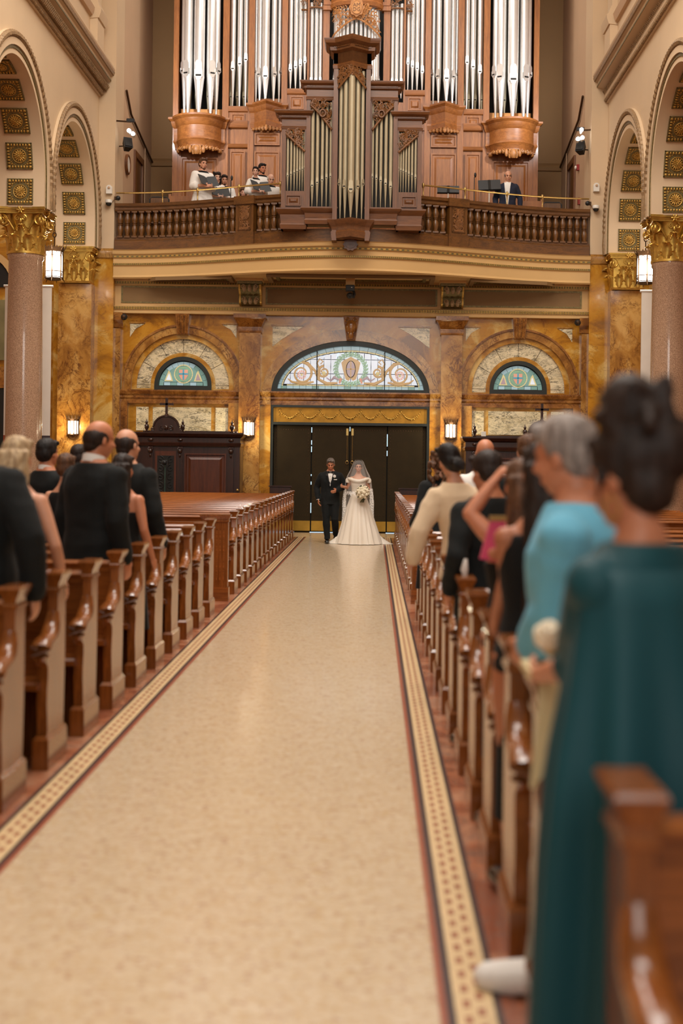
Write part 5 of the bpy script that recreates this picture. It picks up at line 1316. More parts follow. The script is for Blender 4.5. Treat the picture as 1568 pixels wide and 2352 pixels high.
wall_cam(at(1368,431,YP), 1, False, 'white rounded motion sensor on the pier near the navy-suited man')
wall_cam(at(1366,479,YP), 1, True, 'white dome camera on the pier near the navy-suited man')
for px, py, s, lb in ((269,455,1,'small black dome lens at the end of the balustrade by the singers'), (1351,467,-1,'small black dome lens at the end of the balustrade by the navy-suited man')):
    p = at(px, py, YP-.1); r = wroot('dome_camera', p); tag(r, lb, 'camera')
    MB().ell((p.x+s*.02,p.y,p.z),(.055,.055,.055)).build('dome', M['black'], r); MB().box(min(p.x,p.x-s*.06),max(p.x,p.x-s*.06),p.y-.03,p.y+.1,p.z-.03,p.z+.03).build('mount', M['iron'], r, 0)
for px, py, s, lb in ((285,728,1,'small black ball loudspeaker under the gallery beside the tripod-side lunette'), (1326,741,-1,'small black ball loudspeaker under the gallery beside the far lunette')):
    p = at(px, py, 29.6); r = wroot('ball_speaker', p); tag(r, lb, 'speaker')
    MB().ell(p,(.075,.07,.075)).build('body', M['black'], r); MB().tube([(p.x,p.y,p.z),(p.x-s*.12,p.y+.18,p.z+.05)], .018, 6).build('arm', M['iron'], r)
    MB().ell((p.x,p.y-.055,p.z),(.04,.02,.04)).build('cone', M['iron'], r)
# camera hanging below the gallery
p = at(804, 662, 29.0); r = wroot('hanging_camera', (p.x, 29.0, p.z)); tag(r, 'black tilting camera mounted on a tan post beneath the gallery', 'camera')
MB().box(p.x-.10,p.x+.10,28.95,29.15,p.z+.06,5.74).build('mount_post', M['ochre'], r, 0); MB().cbox(p.x-.10,p.x+.10,28.88,29.1,p.z-.07,p.z+.06,.012).build('base_box', M['black'], r, 0)
MB().tube([(p.x+.07,28.98,p.z-.05),(p.x+.10,28.96,p.z-.14),(p.x+.07,28.95,p.z-.22)], .03, 8).build('yoke', M['black'], r)
MB().ell((p.x-.0,28.95,p.z-.17),(.08,.09,.07)).build('head', M['black'], r); MB().box(p.x+.02,p.x+.05,28.872,28.88,p.z-.005,p.z+.01).build('status_light', M['white_plastic'], r, 0)
# loft fittings: spot clusters, loudspeakers, clock, alarms, door
for s, px, py, bulbs, lb in ((-1, 300, 280, ((296,300),(305,307)), 'bracket of lit spotlights on the loft wall above the clock'), (1, 1332, 300, ((1335,298),(1327,319),(1337,316)), 'bracket of lit spotlights on the loft wall above the red alarm')):
    p = at(px, py, 29.75); r = wroot('spotlight_cluster', (p.x, 29.75, p.z)); tag(r, lb, 'spotlight')
    xw = s*XN
    MB().tube([(xw,29.75,p.z+.02),(p.x,29.75,p.z)], .02, 6).build('bracket', M['iron'], r)
    MB().cbox(p.x-.09,p.x+.09,29.7,29.8,p.z-.0,p.z+.07,.01).build('ballast', M['black'], r, 0)
    for bx_, by_ in bulbs:
        q = at(bx_, by_, 29.7)
        MB().lathe([(.025,-.10),(.04,-.05),(.05,0)], (0,0,0), 12, T(q.x,29.74,q.z) @ RX(rad(60))).build('lamp_head', M['white_plastic'], r, 50); MB().ell((q.x,29.69,q.z),(.045,.035,.045)).build('bulb', M['bulb'], r)
for s, px, py, lb in ((-1, 291, 334, 'black wedge loudspeaker angled off the loft wall above the clock'), (1, 1335, 342, 'black wedge loudspeaker angled off the loft wall above the red alarm')):
    p = at(px, py, 30.0); r = wroot('wedge_speaker', (p.x, 30, p.z)); tag(r, lb, 'speaker')
    Mx = T(p.x, 30.0, p.z) @ RZ(s*rad(-30)) @ RX(rad(-25))
    MB().loft([[(-.10,-.11,-.13),(.10,-.11,-.13),(.06,.08,-.11),(-.06,.08,-.11)],[(-.10,-.13,.13),(.10,-.13,.13),(.06,.09,.11),(-.06,.09,.11)]], M=Mx).build('cabinet', M['black'], r, 0)
    MB().box(-.085,.085,-.135,-.115,-.11,.11, Mx).build('grille', M['void'], r, 0)
    MB().tube([(p.x,30.05,p.z),(s*XN,30.1,p.z)], .015, 6).build('wall_arm', M['iron'], r)
p = at(287, 378, 31.0); r = wroot('wall_clock', (-XN, 31.0, p.z)); tag(r, 'round pale-faced clock with wooden rim on the loft side wall', 'clock')
Mx = T(-XN, 31.0, p.z) @ RY(PI/2)
MB().lathe([(.24,0),(.24,.05),(.21,.07),(.19,.06),(.19,.0)], (0,0,0), 28, Mx).build('rim', M['chair_case'], r, 40); MB().lathe([(.19,.0),(.19,.05)], (0,0,0), 28, Mx).build('face', M['white_plastic'], r, 40)
p = at(1303, 385, 31.4); r = wroot('fire_alarm', (XN, 31.4, p.z)); tag(r, 'small red fire alarm on the loft side wall', 'alarm')
MB().box(XN-.06,XN,31.34,31.46,p.z-.07,p.z+.07).build('body', plain('alarm_red', S(150,26,18), .4), r, 0); MB().ell((XN-.08,31.4,p.z),(.03,.05,.05)).build('strobe', M['white_plastic'], r)
p = at(1304, 462, 31.2); tag(MB().cbox(XN-.05,XN,31.15,31.27,p.z-.08,p.z+.08,.006).build('pull_station', plain('pull_red', S(140,40,30), .4), None, 0), 'small dull red pull station low on the loft wall', 'alarm')
# gallery platform, music stands, microphone, chairs
for s, zt_ in ((-1, 6.56), (1, 6.5)):
    P = [(s*x_, bow(x_)+.30) for x_ in (1.5,2.2,2.9,3.6,4.3,5.0)]+[(s*5.0, 32.4), (s*1.5, 32.4)]
    tag(MB().prism(P, 6.36, zt_, 'z').build('gallery_riser', M['balus'], None, 0), kind='structure')
def music_stand(pa, pb, Y, tilt, yaw, lb, zf):
    c = (at(*pa, Y)+at(*pb, Y))/2; wd = abs(at(*pb, Y).x-at(*pa, Y).x); hh = abs(at(*pa, Y).z-at(*pb, Y).z)
    r = wroot('music_stand', (c.x, Y, zf)); tag(r, lb, 'music stand')
    Mx = T(*c) @ RY(yaw) @ RX(tilt)
    d = MB().box(-wd/2,wd/2,-.006,.006,-hh/2,hh/2, Mx).build('desk', M['black'], r, 0); MB().box(-wd/2,wd/2,.006,.07,-hh/2-.005,-hh/2+.006, Mx).build('lip', M['black'], r, 0)
    MB().box(-.03,.03,-.012,-.004,-hh/2,hh/2, Mx).build('desk_rib', M['void'], d, 0)
    MB().tube([(c.x,Y+.02,zf+.03),(c.x,Y+.02,c.z)], .013, 8).build('pole', M['white_plastic'], r)
    for k in range(3):
        a = 2*PI*k/3+.4; MB().tube([(c.x,Y+.02,zf+.12),(c.x+.26*cos(a),Y+.02+.26*sin(a),zf+.01)], .011, 6).build('leg', M['black'], r)
music_stand((1004,426),(1054,443), 29.6, rad(-14), 0, 'low wide black music stand behind the brass rail', 6.5)
music_stand((1098,412),(1149,437), 29.7, rad(-18), rad(-3), 'tilted black music stand beside the navy-suited man', 6.5)
for px, py, Y, zf, lb in ((1089, 405, 30.4, 6.5, 'thin black microphone stand between the music stands'), (530, 412, 29.6, 6.56, 'thin black microphone stand among the robed singers')):
    p = at(px, py, Y); r = wroot('microphone_stand', (p.x, Y, zf)); tag(r, lb, 'microphone')
    MB().tube([(p.x,Y,zf+.02),(p.x,Y,p.z-.02)], .011, 6).build('pole', M['black'], r); MB().lathe([(.13,0),(.13,.02),(.03,.035)], (p.x,Y,zf), 16).build('base', M['black'], r, 50); MB().ell((p.x+.02,Y,p.z+.03),(.028,.028,.06)).build('microphone', M['black'], r)
def gchair(px, py, Y, zf, lb, mt):
    p = at(px, py, Y); r = wroot('loft_chair', (p.x, Y, zf)); tag(r, lb, 'chair')
    top = p.z; w_ = .22
    MB().tube([(p.x-w_,Y,zf+.45),(p.x-w_,Y,top-.05),(p.x-w_+.05,Y,top),(p.x+w_-.05,Y,top),(p.x+w_,Y,top-.05),(p.x+w_,Y,zf+.45)], .016, 6).build('back_frame', M[mt], r)
    MB().box(p.x-w_+.02,p.x+w_-.02,Y-.01,Y+.015,top-.28,top-.02).build('backrest', M['balus'], r, 0); MB().box(p.x-w_,p.x+w_,Y-.42,Y,zf+.42,zf+.46).build('seat', M['balus'], r, 0)
    for a in (-w_, w_):
        for b in (-.40, 0): MB().tube([(p.x+a,Y+b,zf),(p.x+a,Y+b,zf+.43)], .014, 6).build('leg', M[mt], r)
gchair(366, 453, 30.0, 6.56, 'dark framed chair in the loft near the clock', 'black'); gchair(1268, 465, 31.3, 6.5, 'dark framed chair in the loft near the red alarm', 'black')
for px, py, s, zf, lb in ((388, 448, 1, 6.56, 'upright oak bench end in the loft near the clock'), (1246, 460, -1, 6.5, 'upright oak bench end in the loft near the red alarm')):
    p = at(px, py, 30.5); r = wroot('loft_bench', (p.x, 30.5, zf)); tag(r, lb, 'bench')
    MB().prism([(30.2,zf),(30.7,zf),(30.7,p.z+.04),(30.62,p.z+.05),(30.55,zf+.55),(30.2,zf+.5)], p.x-.03, p.x+.03, 'x').build('end_panel', M['organ'], r, 0)
    a, b = sorted((p.x, p.x+s*.45)); MB().box(a, b, 30.2, 30.55, zf+.40, zf+.44).build('seat', M['organ'], r, 0); MB().box(a, b, 30.6, 30.64, zf+.45, p.z).build('back', M['organ'], r, 0)
    MB().box(b-.05 if s > 0 else a, b if s > 0 else a+.05, 30.2, 30.65, zf, zf+.42).build('leg', M['organ'], r, 0)
# camera tripod before the confessional
p = at(379, 1062, 28.5); r = wroot('camera_tripod', (p.x, 28.5, 0)); tag(r, 'black camera on a slim silver tripod before the dark confessional', 'tripod')
MB().cbox(p.x-.07,p.x+.07,28.46,28.56,p.z-.05,p.z+.05,.01).build('camera_body', M['black'], r, 0); MB().lathe([(.045,0),(.045,.08),(.035,.09)], (0,0,0), 14, T(p.x,28.46,p.z) @ RX(PI/2)).build('lens', M['black'], r, 50)
MB().tube([(p.x,28.5,p.z-.05),(p.x,28.5,.62)], .014, 8).build('centre_column', plain('green_grey_metal', S(70,96,90), .35, .6), r)
for k in range(3):
    a = 2*PI*k/3+.5; MB().tube([(p.x,28.5,.72),(p.x+.28*cos(a),28.5+.28*sin(a),.01)], .013, 6).build('leg', plain('silver_leg', S(150,160,170), .3, .8), r)
# ================================================================== PEOPLE
from mathutils import noise as NZ
def fabric(name, col, rough=.85, sheen=.03, bump=.25, bs=7, var=.12): return plain(name, col, rough, 0, var, 3, bump, bs, 0, .3, (1,1,.45), sheen)
def skinmat(name, col):
    t = NT(name); nz = t.noise(t.map((1,1,1)), 12, 3)
    t.set('Base Color', t.ramp(nz, [(.3, tuple(c*.9 for c in col[:3])+(1,)), (.7, col)])); t.set('Roughness', .5); t.set('Subsurface Weight', .12); t.set('Subsurface Radius', (.02,.008,.004)); t.set('Subsurface Scale', .6)
    return t.m
def hairmat(name, dark, light_, sc=1.0):
    t = NT(name); v = t.map((40*sc,40*sc,3*sc)); nz = t.noise(v, 1.5, 4, .6, .4)
    t.set('Base Color', t.ramp(nz, [(.3, dark), (.7, light_)])); t.set('Roughness', .58); t.set('Specular IOR Level', .35); t.bump(nz, .5, .01)
    return t.m
M['skin'] = skinmat('fair_skin', S(206,150,120)); M['skin2'] = skinmat('tanned_skin', S(198,130,96)); M['skin3'] = skinmat('pale_skin', S(220,172,148)); M['skin4'] = skinmat('brown_skin', S(178,112,78))
M['suit'] = fabric('black_suit_wool', S(17,20,20)); M['tux'] = fabric('black_tuxedo_wool', S(17,20,20)); M['navy'] = fabric('navy_suit_wool', S(34,38,54))
M['blackdress'] = fabric('black_dress_cloth', S(15,15,15)); M['whitecloth'] = fabric('white_cotton', S(226,222,216), .8, .1, .3, 6, .05); M['satin'] = plain('ivory_satin', S(232,222,206), .38, 0, .03, 3, .12, 8, .1, .5, (1,1,.3), .2)
M['cream_wool'] = fabric('cream_tweed', S(214,190,158), .9, .2, .4, 60, .14); M['teal'] = fabric('teal_satin', S(10,66,74), .6, .05, .1, 6); M['bluecloth'] = fabric('light_blue_shirt', S(104,176,204), .75, .1, .3, 7, .1)
M['greycloth'] = fabric('grey_trousers', S(150,140,124)); M['pinkcloth'] = fabric('pink_satin', S(206,76,110), .5); M['shoe'] = plain('black_patent', S(16,15,15), .12, var=.1, coat=.6); M['brownshoe'] = plain('brown_shoe', S(50,34,24), .3)
M['plum'] = fabric('plum_dress', S(70,16,30))
M['h_dark'] = hairmat('dark_brown_hair', S(20,13,10), S(50,34,26)); M['h_black'] = hairmat('black_hair', S(12,10,10), S(34,28,26)); M['h_blonde'] = hairmat('blonde_hair', S(120,92,64), S(216,190,150)); M['h_grey'] = hairmat('grey_hair', S(96,86,80), S(170,158,150)); M['h_brown'] = hairmat('brown_hair', S(58,36,22), S(110,74,48)); M['h_white'] = hairmat('white_hair', S(180,170,160), S(224,218,210)); M['h_salt'] = hairmat('salt_pepper_hair', S(56,48,44), S(128,118,110))
M['lip'] = plain('lip_colour', S(160,74,66), .4); M['eye'] = plain('dark_eye', S(40,26,20), .2); M['brow'] = plain('dark_brow', S(52,36,28), .7); M['teeth'] = plain('teeth', S(236,228,216), .3)
VL = TS.view_layers[0]
def displace(me, fn):
    """move every vertex along its normal by fn(co); read first, write once"""
    n = len(me.vertices); co = [0.0]*(3*n); nr = [0.0]*(3*n)
    me.vertices.foreach_get('co', co); me.vertex_normals.foreach_get('vector', nr)
    for i in range(n):
        k = fn(Vector(co[3*i:3*i+3]))
        for q in range(3): co[3*i+q] += nr[3*i+q]*k
    me.vertices.foreach_set('co', co); me.update()
def vox(mb, name, mt, parent, voxel=.011, smooth=4, dec=0):
    me = bpy.data.meshes.new('t'); me.from_pydata(mb.v, [], mb.f)
    bm = bmesh.new(); bm.from_mesh(me); bmesh.ops.recalc_face_normals(bm, faces=bm.faces); bm.to_mesh(me); bm.free()
    o = bpy.data.objects.new('t', me); TS.collection.objects.link(o)
    r = o.modifiers.new('r', 'REMESH'); r.mode = 'VOXEL'; r.voxel_size = voxel
    if smooth: q = o.modifiers.new('s', 'SMOOTH'); q.factor = .5; q.iterations = smooth
    if dec: d = o.modifiers.new('d', 'DECIMATE'); d.ratio = dec
    VL.update(); nm = bpy.data.meshes.new_from_object(o.evaluated_get(VL.depsgraph)); bpy.data.objects.remove(o); bpy.data.meshes.remove(me)
    nm.name = name; nm.shade_smooth(); nm.materials.clear(); nm.materials.append(M[mt] if isinstance(mt, str) else mt)
    ob_ = bpy.data.objects.new(name, nm); COL.objects.link(ob_)
    if parent is not None: ob_.parent = parent
    return ob_
def sring(cx, cy, z, a, b, n=18, p=2.4):
    out = []
    for i in range(n):
        t = 2*PI*i/n; c, s_ = cos(t), sin(t)
        out.append((cx+a*math.copysign(abs(c)**(2/p), c), cy+b*math.copysign(abs(s_)**(2/p), s_), z))
    return out
TOR_M = [(.86,.165,.115,0),(.95,.168,.118,0),(1.05,.158,.110,.004),(1.15,.165,.115,.006),(1.25,.180,.122,.006),(1.32,.186,.120,.0),(1.37,.176,.104,-.008),(1.41,.146,.088,-.014),(1.44,.108,.076,-.018),(1.47,.076,.068,-.02),(1.50,.060,.062,-.02)]
TOR_F = [(.84,.172,.120,-.005),(.92,.172,.122,-.008),(1.02,.142,.100,0),(1.10,.125,.092,.004),(1.18,.135,.102,.012),(1.26,.150,.118,.018),(1.33,.150,.104,.008),(1.37,.140,.088,-.006),(1.41,.108,.072,-.012),(1.44,.074,.060,-.018),(1.49,.048,.050,-.02)]
class Pr:
    """figure modelled for a height of 1.75 m, then scaled by s; x right, y forward, z up"""
    def __init__(s_, loc, yaw, h, sex='m', skin='skin', ra=None, la=None, head=(0,0,0), lean=(0,0), legs=None, heavy=1.0, voxel=.011, label='', hand=(('relax'),('relax')), group=None, fingers=True):
        s_.s = h/1.722; s_.sex = sex; s_.skin = skin; s_.lean = lean; s_.heavy = heavy; s_.vx = voxel
        sw = .172*heavy if sex == 'm' else .142
        s_.sh = {1: Vector((sw,-.008,1.36)), -1: Vector((-sw,-.008,1.36))}
        dflt = lambda q: (Vector((q*(sw+.06),-.03,1.10)), Vector((q*(sw+.062),.05,.86)))
        s_.arm = {1: tuple(Vector(p) for p in ra) if ra else dflt(1), -1: tuple(Vector(p) for p in la) if la else dflt(-1)}
        s_.legs = legs or {1: (Vector((.095,0,.90)), Vector((.10,.01,.49)), Vector((.10,-.02,.09)), 0), -1: (Vector((-.095,0,.90)), Vector((-.10,.01,.49)), Vector((-.10,-.02,.09)), 0)}
        s_.HM = T(0,-.02,1.50) @ RZ(rad(head[0])) @ RX(rad(head[1])) @ RY(rad(head[2])) @ T(0,.02,.108)
        m = MB(); s_.torso(m, .0, .86, 1.5); s_.head(m)
        for q in (1, -1):
            s_.armt(m, q, 0); s_.leg(m, q, 0); s_.foot(m, q, 0)
            s_.handg(m, q, fingers)
        s_.fix(m)
        s_.o = vox(m, 'person', skin, None, voxel*.8, 3, .45); s_.o.location = loc; s_.o.rotation_euler = (0,0,yaw)
        tag(s_.o, label, 'person', group)
    def fix(s_, m):
        k = s_.s; lx, ly = s_.lean
        m.v = [((x+lx*max(0,z-.92))*k, (y+ly*max(0,z-.92))*k, z*k) for x, y, z in m.v]
    def torso(s_, m, inf, z0, z1, flare=0, n=20):
        R = TOR_M if s_.sex == 'm' else TOR_F; rings = []
        def val(z):
            if z <= R[0][0]: return R[0][1:]
            for a, b in zip(R, R[1:]):
                if a[0] <= z <= b[0]:
                    t = (z-a[0])/(b[0]-a[0]); return tuple(lerp(a[i],b[i],t) for i in (1,2,3))
            return R[-1][1:]
        k = max(4, int((z1-z0)/.045))
        for i in range(k+1):
            z = lerp(z0, z1, i/k); a, b, yo = val(z); f = 1+flare*max(0, 1.0-z)
            rings.append(sring(0, yo, z, (a*s_.heavy+inf)*f, (b*s_.heavy+inf)*f, n))
        m.loft(rings)
    def armt(s_, m, q, inf, t1=1.0, r=None, puff=0):
        S_, (E, W_) = s_.sh[q], s_.arm[q]
        up_ = 1.0 if s_.sex == 'm' else .82
        pts = [S_+Vector((-q*.06,0,.01)), S_, S_.lerp(E,.35), S_.lerp(E,.75), E, E.lerp(W_,.3), E.lerp(W_,.7), W_]
        rr = [.058,.060,.054,.046,.043,.043,.035,.029]
        rr = [v*up_+inf*(1+puff*i/7) for i, v in enumerate(rr)]
        if t1 < 1: k = max(2, int(len(pts)*t1)); pts, rr = pts[:k], rr[:k]
        m.tube(pts, rr, 12); m.ell(pts[-1], (rr[-1],)*3, 8, 6); m.ell(S_, (rr[1],)*3, 10, 8); m.ell(E, (rr[4] if len(rr) > 4 else rr[-1],)*3, 8, 6)
    def leg(s_, m, q, inf, r_hem=None):
        Hh, K, A, _ = s_.legs[q]; u = s_.heavy
        m.tube([Hh+Vector((0,0,.03)), Hh.lerp(K,.3), Hh.lerp(K,.75), K, K.lerp(A,.3), K.lerp(A,.7), A], [(.092+inf)*u,(.088+inf)*u,(.066+inf)*u,.057+inf,.057+inf,.042+inf*1.3,.037+inf*1.4], 12)
        m.ell(K, (.057+inf,)*3, 8, 6)
    def foot(s_, m, q, inf, hgt=0):
        A = s_.legs[q][2]; lift = s_.legs[q][3]
        d = Vector((0, cos(rad(lift)), -sin(rad(lift))))
        h_ = A+Vector((0,-.03,-.045)); t_ = h_+d*.20
        m.tube([h_-d*.03, h_+d*.04, h_+d*.11, t_, t_+d*.035], [.028+inf,.040+inf,.044+inf,.038+inf,.02+inf], 10, flat=.82, up=(0,0,1)); m.tube([A, h_+d*.03], [.036+inf,.038+inf], 8)
    def handg(s_, m, q, fingers=True):
        E, W_ = s_.arm[q]; d = (W_-E).normalized()
        inward = Vector((-q,0,0)); inward = inward-d*d.dot(inward)
        if inward.length < .2: inward = Vector((0,0,-1))-d*d.dot(Vector((0,0,-1)))
        n = inward.normalized(); side = d.cross(n); k = 1.0 if s_.sex == 'm' else .88
        if side.y < 0 and abs(side.y) > .3: side = -side
        if side.z < 0 and abs(d.z) < .5: side = -side
        m.tube([W_-d*.02, W_+d*.02, W_+d*.06*k, W_+d*.095*k], [.027,.036,.041*k,.037*k], 10, flat=.42, up=n)
        if not fingers: m.tube([W_+d*.09*k, W_+d*.13*k+n*.02, W_+d*.15*k+n*.05], [.034,.03,.02], 8, flat=.5, up=n); return
        for j, (off, L) in enumerate(((.027,.074),(.009,.083),(-.009,.077),(-.027,.060))):
            b = W_+d*.088*k+side*off*k; p = [b]; dd = d.copy()
            for c, f in ((.25,.42),(.55,.33),(.55,.25)):
                ax = dd.cross(n)
                dd = (dd*cos(c)+n*sin(c)).normalized(); n2 = n; p.append(p[-1]+dd*L*f*k)
            m.tube(p, [.0098*k,.0095*k,.0088*k,.0075*k], 7)
        b = W_+d*.025+side*.03*k; m.tube([b, b+d*.03+side*.022+n*.008, b+d*.062+side*.028+n*.022], [.014*k,.012*k,.009*k], 7)
    def head(s_, m):
        f = s_.sex == 'f'; k = .94 if f else 1.0; X = s_.HM @ SCL(k,k,.97 if f else 1)
        m.ell((0,-.012,.032), (.074,.094,.086), 18, 12, X); m.ell((0,.018,-.036), (.061 if not f else .058,.072,.084), 16, 10, X); m.ell((0,.040,-.088), (.040 if not f else .033,.042,.032), 12, 8, X)
        m.tube([(0,.086,.012),(0,.097,-.012),(0,.110,-.036)], [.008,.010,.0145], 8, X); m.ell((0,.098,-.040), (.017,.012,.009), 8, 6, X)
        m.ell((0,.076,.02), (.048,.016,.010), 10, 6, X); m.ell((.034,.066,-.03), (.022,.02,.022), 8, 6, X); m.ell((-.034,.066,-.03), (.022,.02,.022), 8, 6, X)
        m.ell((0,.088,-.070), (.022,.012,.010), 8, 6, X)
        for q in (-1, 1): m.ell((q*.076,-.006,-.012), (.010,.020,.031), 8, 7, X)
        c = s_.HM @ Vector((0,-.02,-.06)); nr = (.056 if not f else .046)
        m.tube([c, c.lerp(Vector((0,-.02,1.45)),.5), Vector((0,-.02,1.44))], [nr, nr, nr*1.15], 12)
    # ---- children
    def child(s_, mb, name, mt, vx=None, smooth=4, dec=.5, hd=False): s_.fix(mb); return vox(mb, name, mt, s_.o, vx or s_.vx, smooth, dec)
    def raw(s_, mb, name, mt, sm=50): s_.fix(mb); return mb.build(name, M[mt] if isinstance(mt, str) else mt, s_.o, sm)
    def face(s_, smile=False, brow='brow', beard=None):
        f = s_.sex == 'f'; k = .94 if f else 1.0; X = s_.HM @ SCL(k,k,.97 if f else 1)
        for q in (-1, 1):
            s_.raw(MB().ell((q*.030,.0845,.001), (.0135,.008,.0065), 10, 6, X), 'eye', 'eye')
            s_.raw(MB().tube([(q*.014,.0935,.018),(q*.032,.091,.024),(q*.050,.078,.017)], [.002,.003,.0015] if f else [.0032,.0042,.0022], 6, X), 'eyebrow', brow)
        w_ = .026 if smile else .021
        s_.raw(MB().tube([(-w_,.086,-.066 if smile else -.071),(-w_*.5,.098,-.072),(0,.101,-.073),(w_*.5,.098,-.072),(w_,.086,-.066 if smile else -.071)], [.003,.006,.0065,.006,.003], 6, X), 'lips', 'lip')
        if smile: s_.raw(MB().tube([(-w_*.7,.095,-.069),(0,.104,-.0725),(w_*.7,.095,-.069)], [.002,.0042,.002], 6, X), 'teeth', 'teeth')
        if beard:
            b = MB(); b.ell((0,.046,-.102), (.036,.040,.026), 12, 8, X); b.ell((.043,.02,-.078), (.014,.034,.028), 8, 6, X); b.ell((-.043,.02,-.078), (.014,.034,.028), 8, 6, X)
            if beard[1]: b.tube([(-.022,.091,-.062),(0,.101,-.057),(.022,.091,-.062)], .0055, 6, X)
            s_.child(b, 'beard', beard[0], .008, 2)
        return s_
    def hair(s_, kind, mt, length=.3, seed=1):
        rn = random.Random(seed); f = s_.sex == 'f'; k = .94 if f else 1.0; X = s_.HM @ SCL(k,k,.97 if f else 1); m = MB()
        if kind in ('short','long','bun','curly','wavy','lowbun','updo'):
            m.ell((0,-.020,.050), (.082,.098,.082), 18, 12, X); m.ell((0,-.050,.0), (.079,.066,.085), 16, 10, X)
            for q in (-1, 1): m.ell((q*.066,-.015,.02), (.018,.045,.045), 10, 8, X)
            m.tube([(-.06,.055,.082),(0,.078,.092),(.06,.055,.082)], [.02,.022,.02], 8, X)
        if kind == 'bald':
            m.ell((0,-.050,.006), (.080,.062,.072), 16, 10, X); m.ell((0,-.058,-.045), (.060,.045,.045), 14, 9, X)
            for q in (-1, 1): m.ell((q*.064,-.022,.006), (.017,.052,.044), 10, 8, X); m.ell((q*.068,.012,.0), (.010,.02,.03), 8, 6, X)
        if kind == 'thin':
            m.ell((0,-.045,.018), (.080,.072,.080), 16, 10, X)
            for q in (-1, 1): m.ell((q*.068,-.012,.012), (.014,.05,.042), 10, 8, X)
        if kind in ('long','wavy'):
            zend = -length; rings = []
            for i in range(13):
                t = i/12; z = lerp(.03, zend, t); a = .088+.02*sin(min(1,t*2)*PI*.5)-.03*max(0,t-.75)*4*.5; b = .060+.012*sin(t*PI)-.03*max(0,t-.7)
                rings.append([(x*(1+.05*sin(9*j_+3*t)), y, z_) for j_, (x, y, z_) in enumerate(sring(0, -.062-.02*min(1,t*3), z, a, b, 20))])
            m.loft(rings, M=X)
            for j in range(26):
                a = PI+PI*(j+.5)/26; r0 = (.088*cos(a), -.05+.075*sin(a)); ph = rn.uniform(0,6); amp = .012 if kind == 'wavy' else .005
                m.tube([(r0[0]*(1+.16*t)+amp*sin(9*t+ph), r0[1]-.03*min(1,3*t)+amp*cos(8*t+ph), lerp(.04, zend-rn.uniform(-.03,.05), t)) for t in [i/9 for i in range(10)]], [.013]*8+[.010,.004], 6, X)
        if kind == 'curly':
            for j in range(150):
                a = rn.uniform(0, 2*PI); z = rn.uniform(-.30, .12); rr = .09+.03*(z < 0)
                x, y = rr*cos(a), -.03+rr*sin(a)
                if y > .02 and z < .07: continue
                m.ell((x,y,z), (rn.uniform(.018,.03),)*3, 7, 5, X)
        if kind == 'bun':
            m.ell((0,-.085,.085), (.062,.058,.056), 14, 10, X)
            for j in range(10): m.tube([(.05*cos(j), -.085+.05*sin(j*1.3), .05+.05*sin(j*2)), (.06*cos(j+1), -.09+.05*sin(j+1), .09+.05*cos(j)), (.05*cos(j+2), -.08+.06*sin(j+2), .10)], .016, 6, X)
        if kind == 'lowbun':
            m.ell((0,-.115,-.03), (.052,.042,.05), 12, 9, X)
            for j in range(7): m.tube([(.035*cos(j), -.12+.03*sin(j), -.06+.02*sin(2*j)), (.045*cos(j+1.2), -.14, -.03), (.03*cos(j+2), -.12, .01)], .012, 6, X)
        if kind == 'updo':
            m.ell((0,-.03,.05), (.098,.115,.10), 18, 12, X); m.ell((-.01,-.05,.165), (.085,.08,.085), 16, 10, X); m.ell((.03,-.105,.07), (.085,.07,.085), 14, 10, X); m.ell((0,-.06,-.02), (.085,.07,.08), 14, 10, X)
            for j in range(14): m.tube([(.09*cos(j*1.1), -.05+.09*sin(j*1.7), .09+.05*sin(j)), (.08*cos(j+1), -.06+.08*sin(j+1), .18+.05*cos(j*1.3)), (.06*cos(j+2), -.05+.06*sin(j+2), .17)], .022, 6, X)
            m.tube([(-.082,.03,.02),(-.088,.035,-.05),(-.078,.03,-.11)], [.012,.008,.003], 6, X)
        h_ = s_.child(m, 'hair', mt, .008 if kind in ('short','thin','bald') else .009, 2, .7)
        amp = {'short': .005, 'thin': .004, 'bald': .003, 'curly': .008}.get(kind, .006)
        def fn(p_):
            a_ = math.atan2(p_.x, p_.y+.03); return amp*(NZ.noise(Vector((a_*9, p_.z*14, seed)))+.7*NZ.noise(Vector((a_*26, p_.z*10, seed+5))))
        displace(h_.data, fn)
        return h_
    def jacket(s_, mt, zb=.80, name='jacket', inf=.022, sleeves=True, flare=.12):
        m = MB(); s_.torso(m, inf, zb, 1.462, flare)
        if sleeves:
            for q in (1, -1): s_.armt(m, q, inf*.95)
        return s_.wrinkle(s_.child(m, name, mt, s_.vx, 4, .6))
    def wrinkle(s_, o, k=1.0):
        displace(o.data, lambda p_: k*(.009*NZ.noise(Vector((p_.x*5, p_.y*5, p_.z*7)))+.006*NZ.noise(Vector((p_.x*9+p_.z*9, p_.y*9, p_.z*13-p_.x*6)))))
        return o
    def trousers(s_, mt, name='trousers'):
        m = MB(); s_.torso(m, .010, .84, 1.02)
        for q in (1, -1): s_.leg(m, q, .016)
        return s_.wrinkle(s_.child(m, name, mt, s_.vx*1.1, 3, .6))
    def shoes(s_, mt):
        for q in (1, -1):
            m = MB(); s_.foot(m, q, .010); s_.child(m, 'shoe', mt, .008, 2, .5)
        return s_
    def collar(s_, mt='whitecloth', h_=.04, r=.066):
        c = Vector((0,-.02,1.468))
        m = MB().loft([[(r*1.12*cos(2*PI*i/20), -.016+r*1.12*sin(2*PI*i/20), 1.452-.02*sin(2*PI*i/20)) for i in range(20)], [(r*cos(2*PI*i/20), -.020+r*sin(2*PI*i/20), 1.452+h_-.018*sin(2*PI*i/20)) for i in range(20)]], cap=False)
        return s_.raw(m, 'shirt_collar', mt)
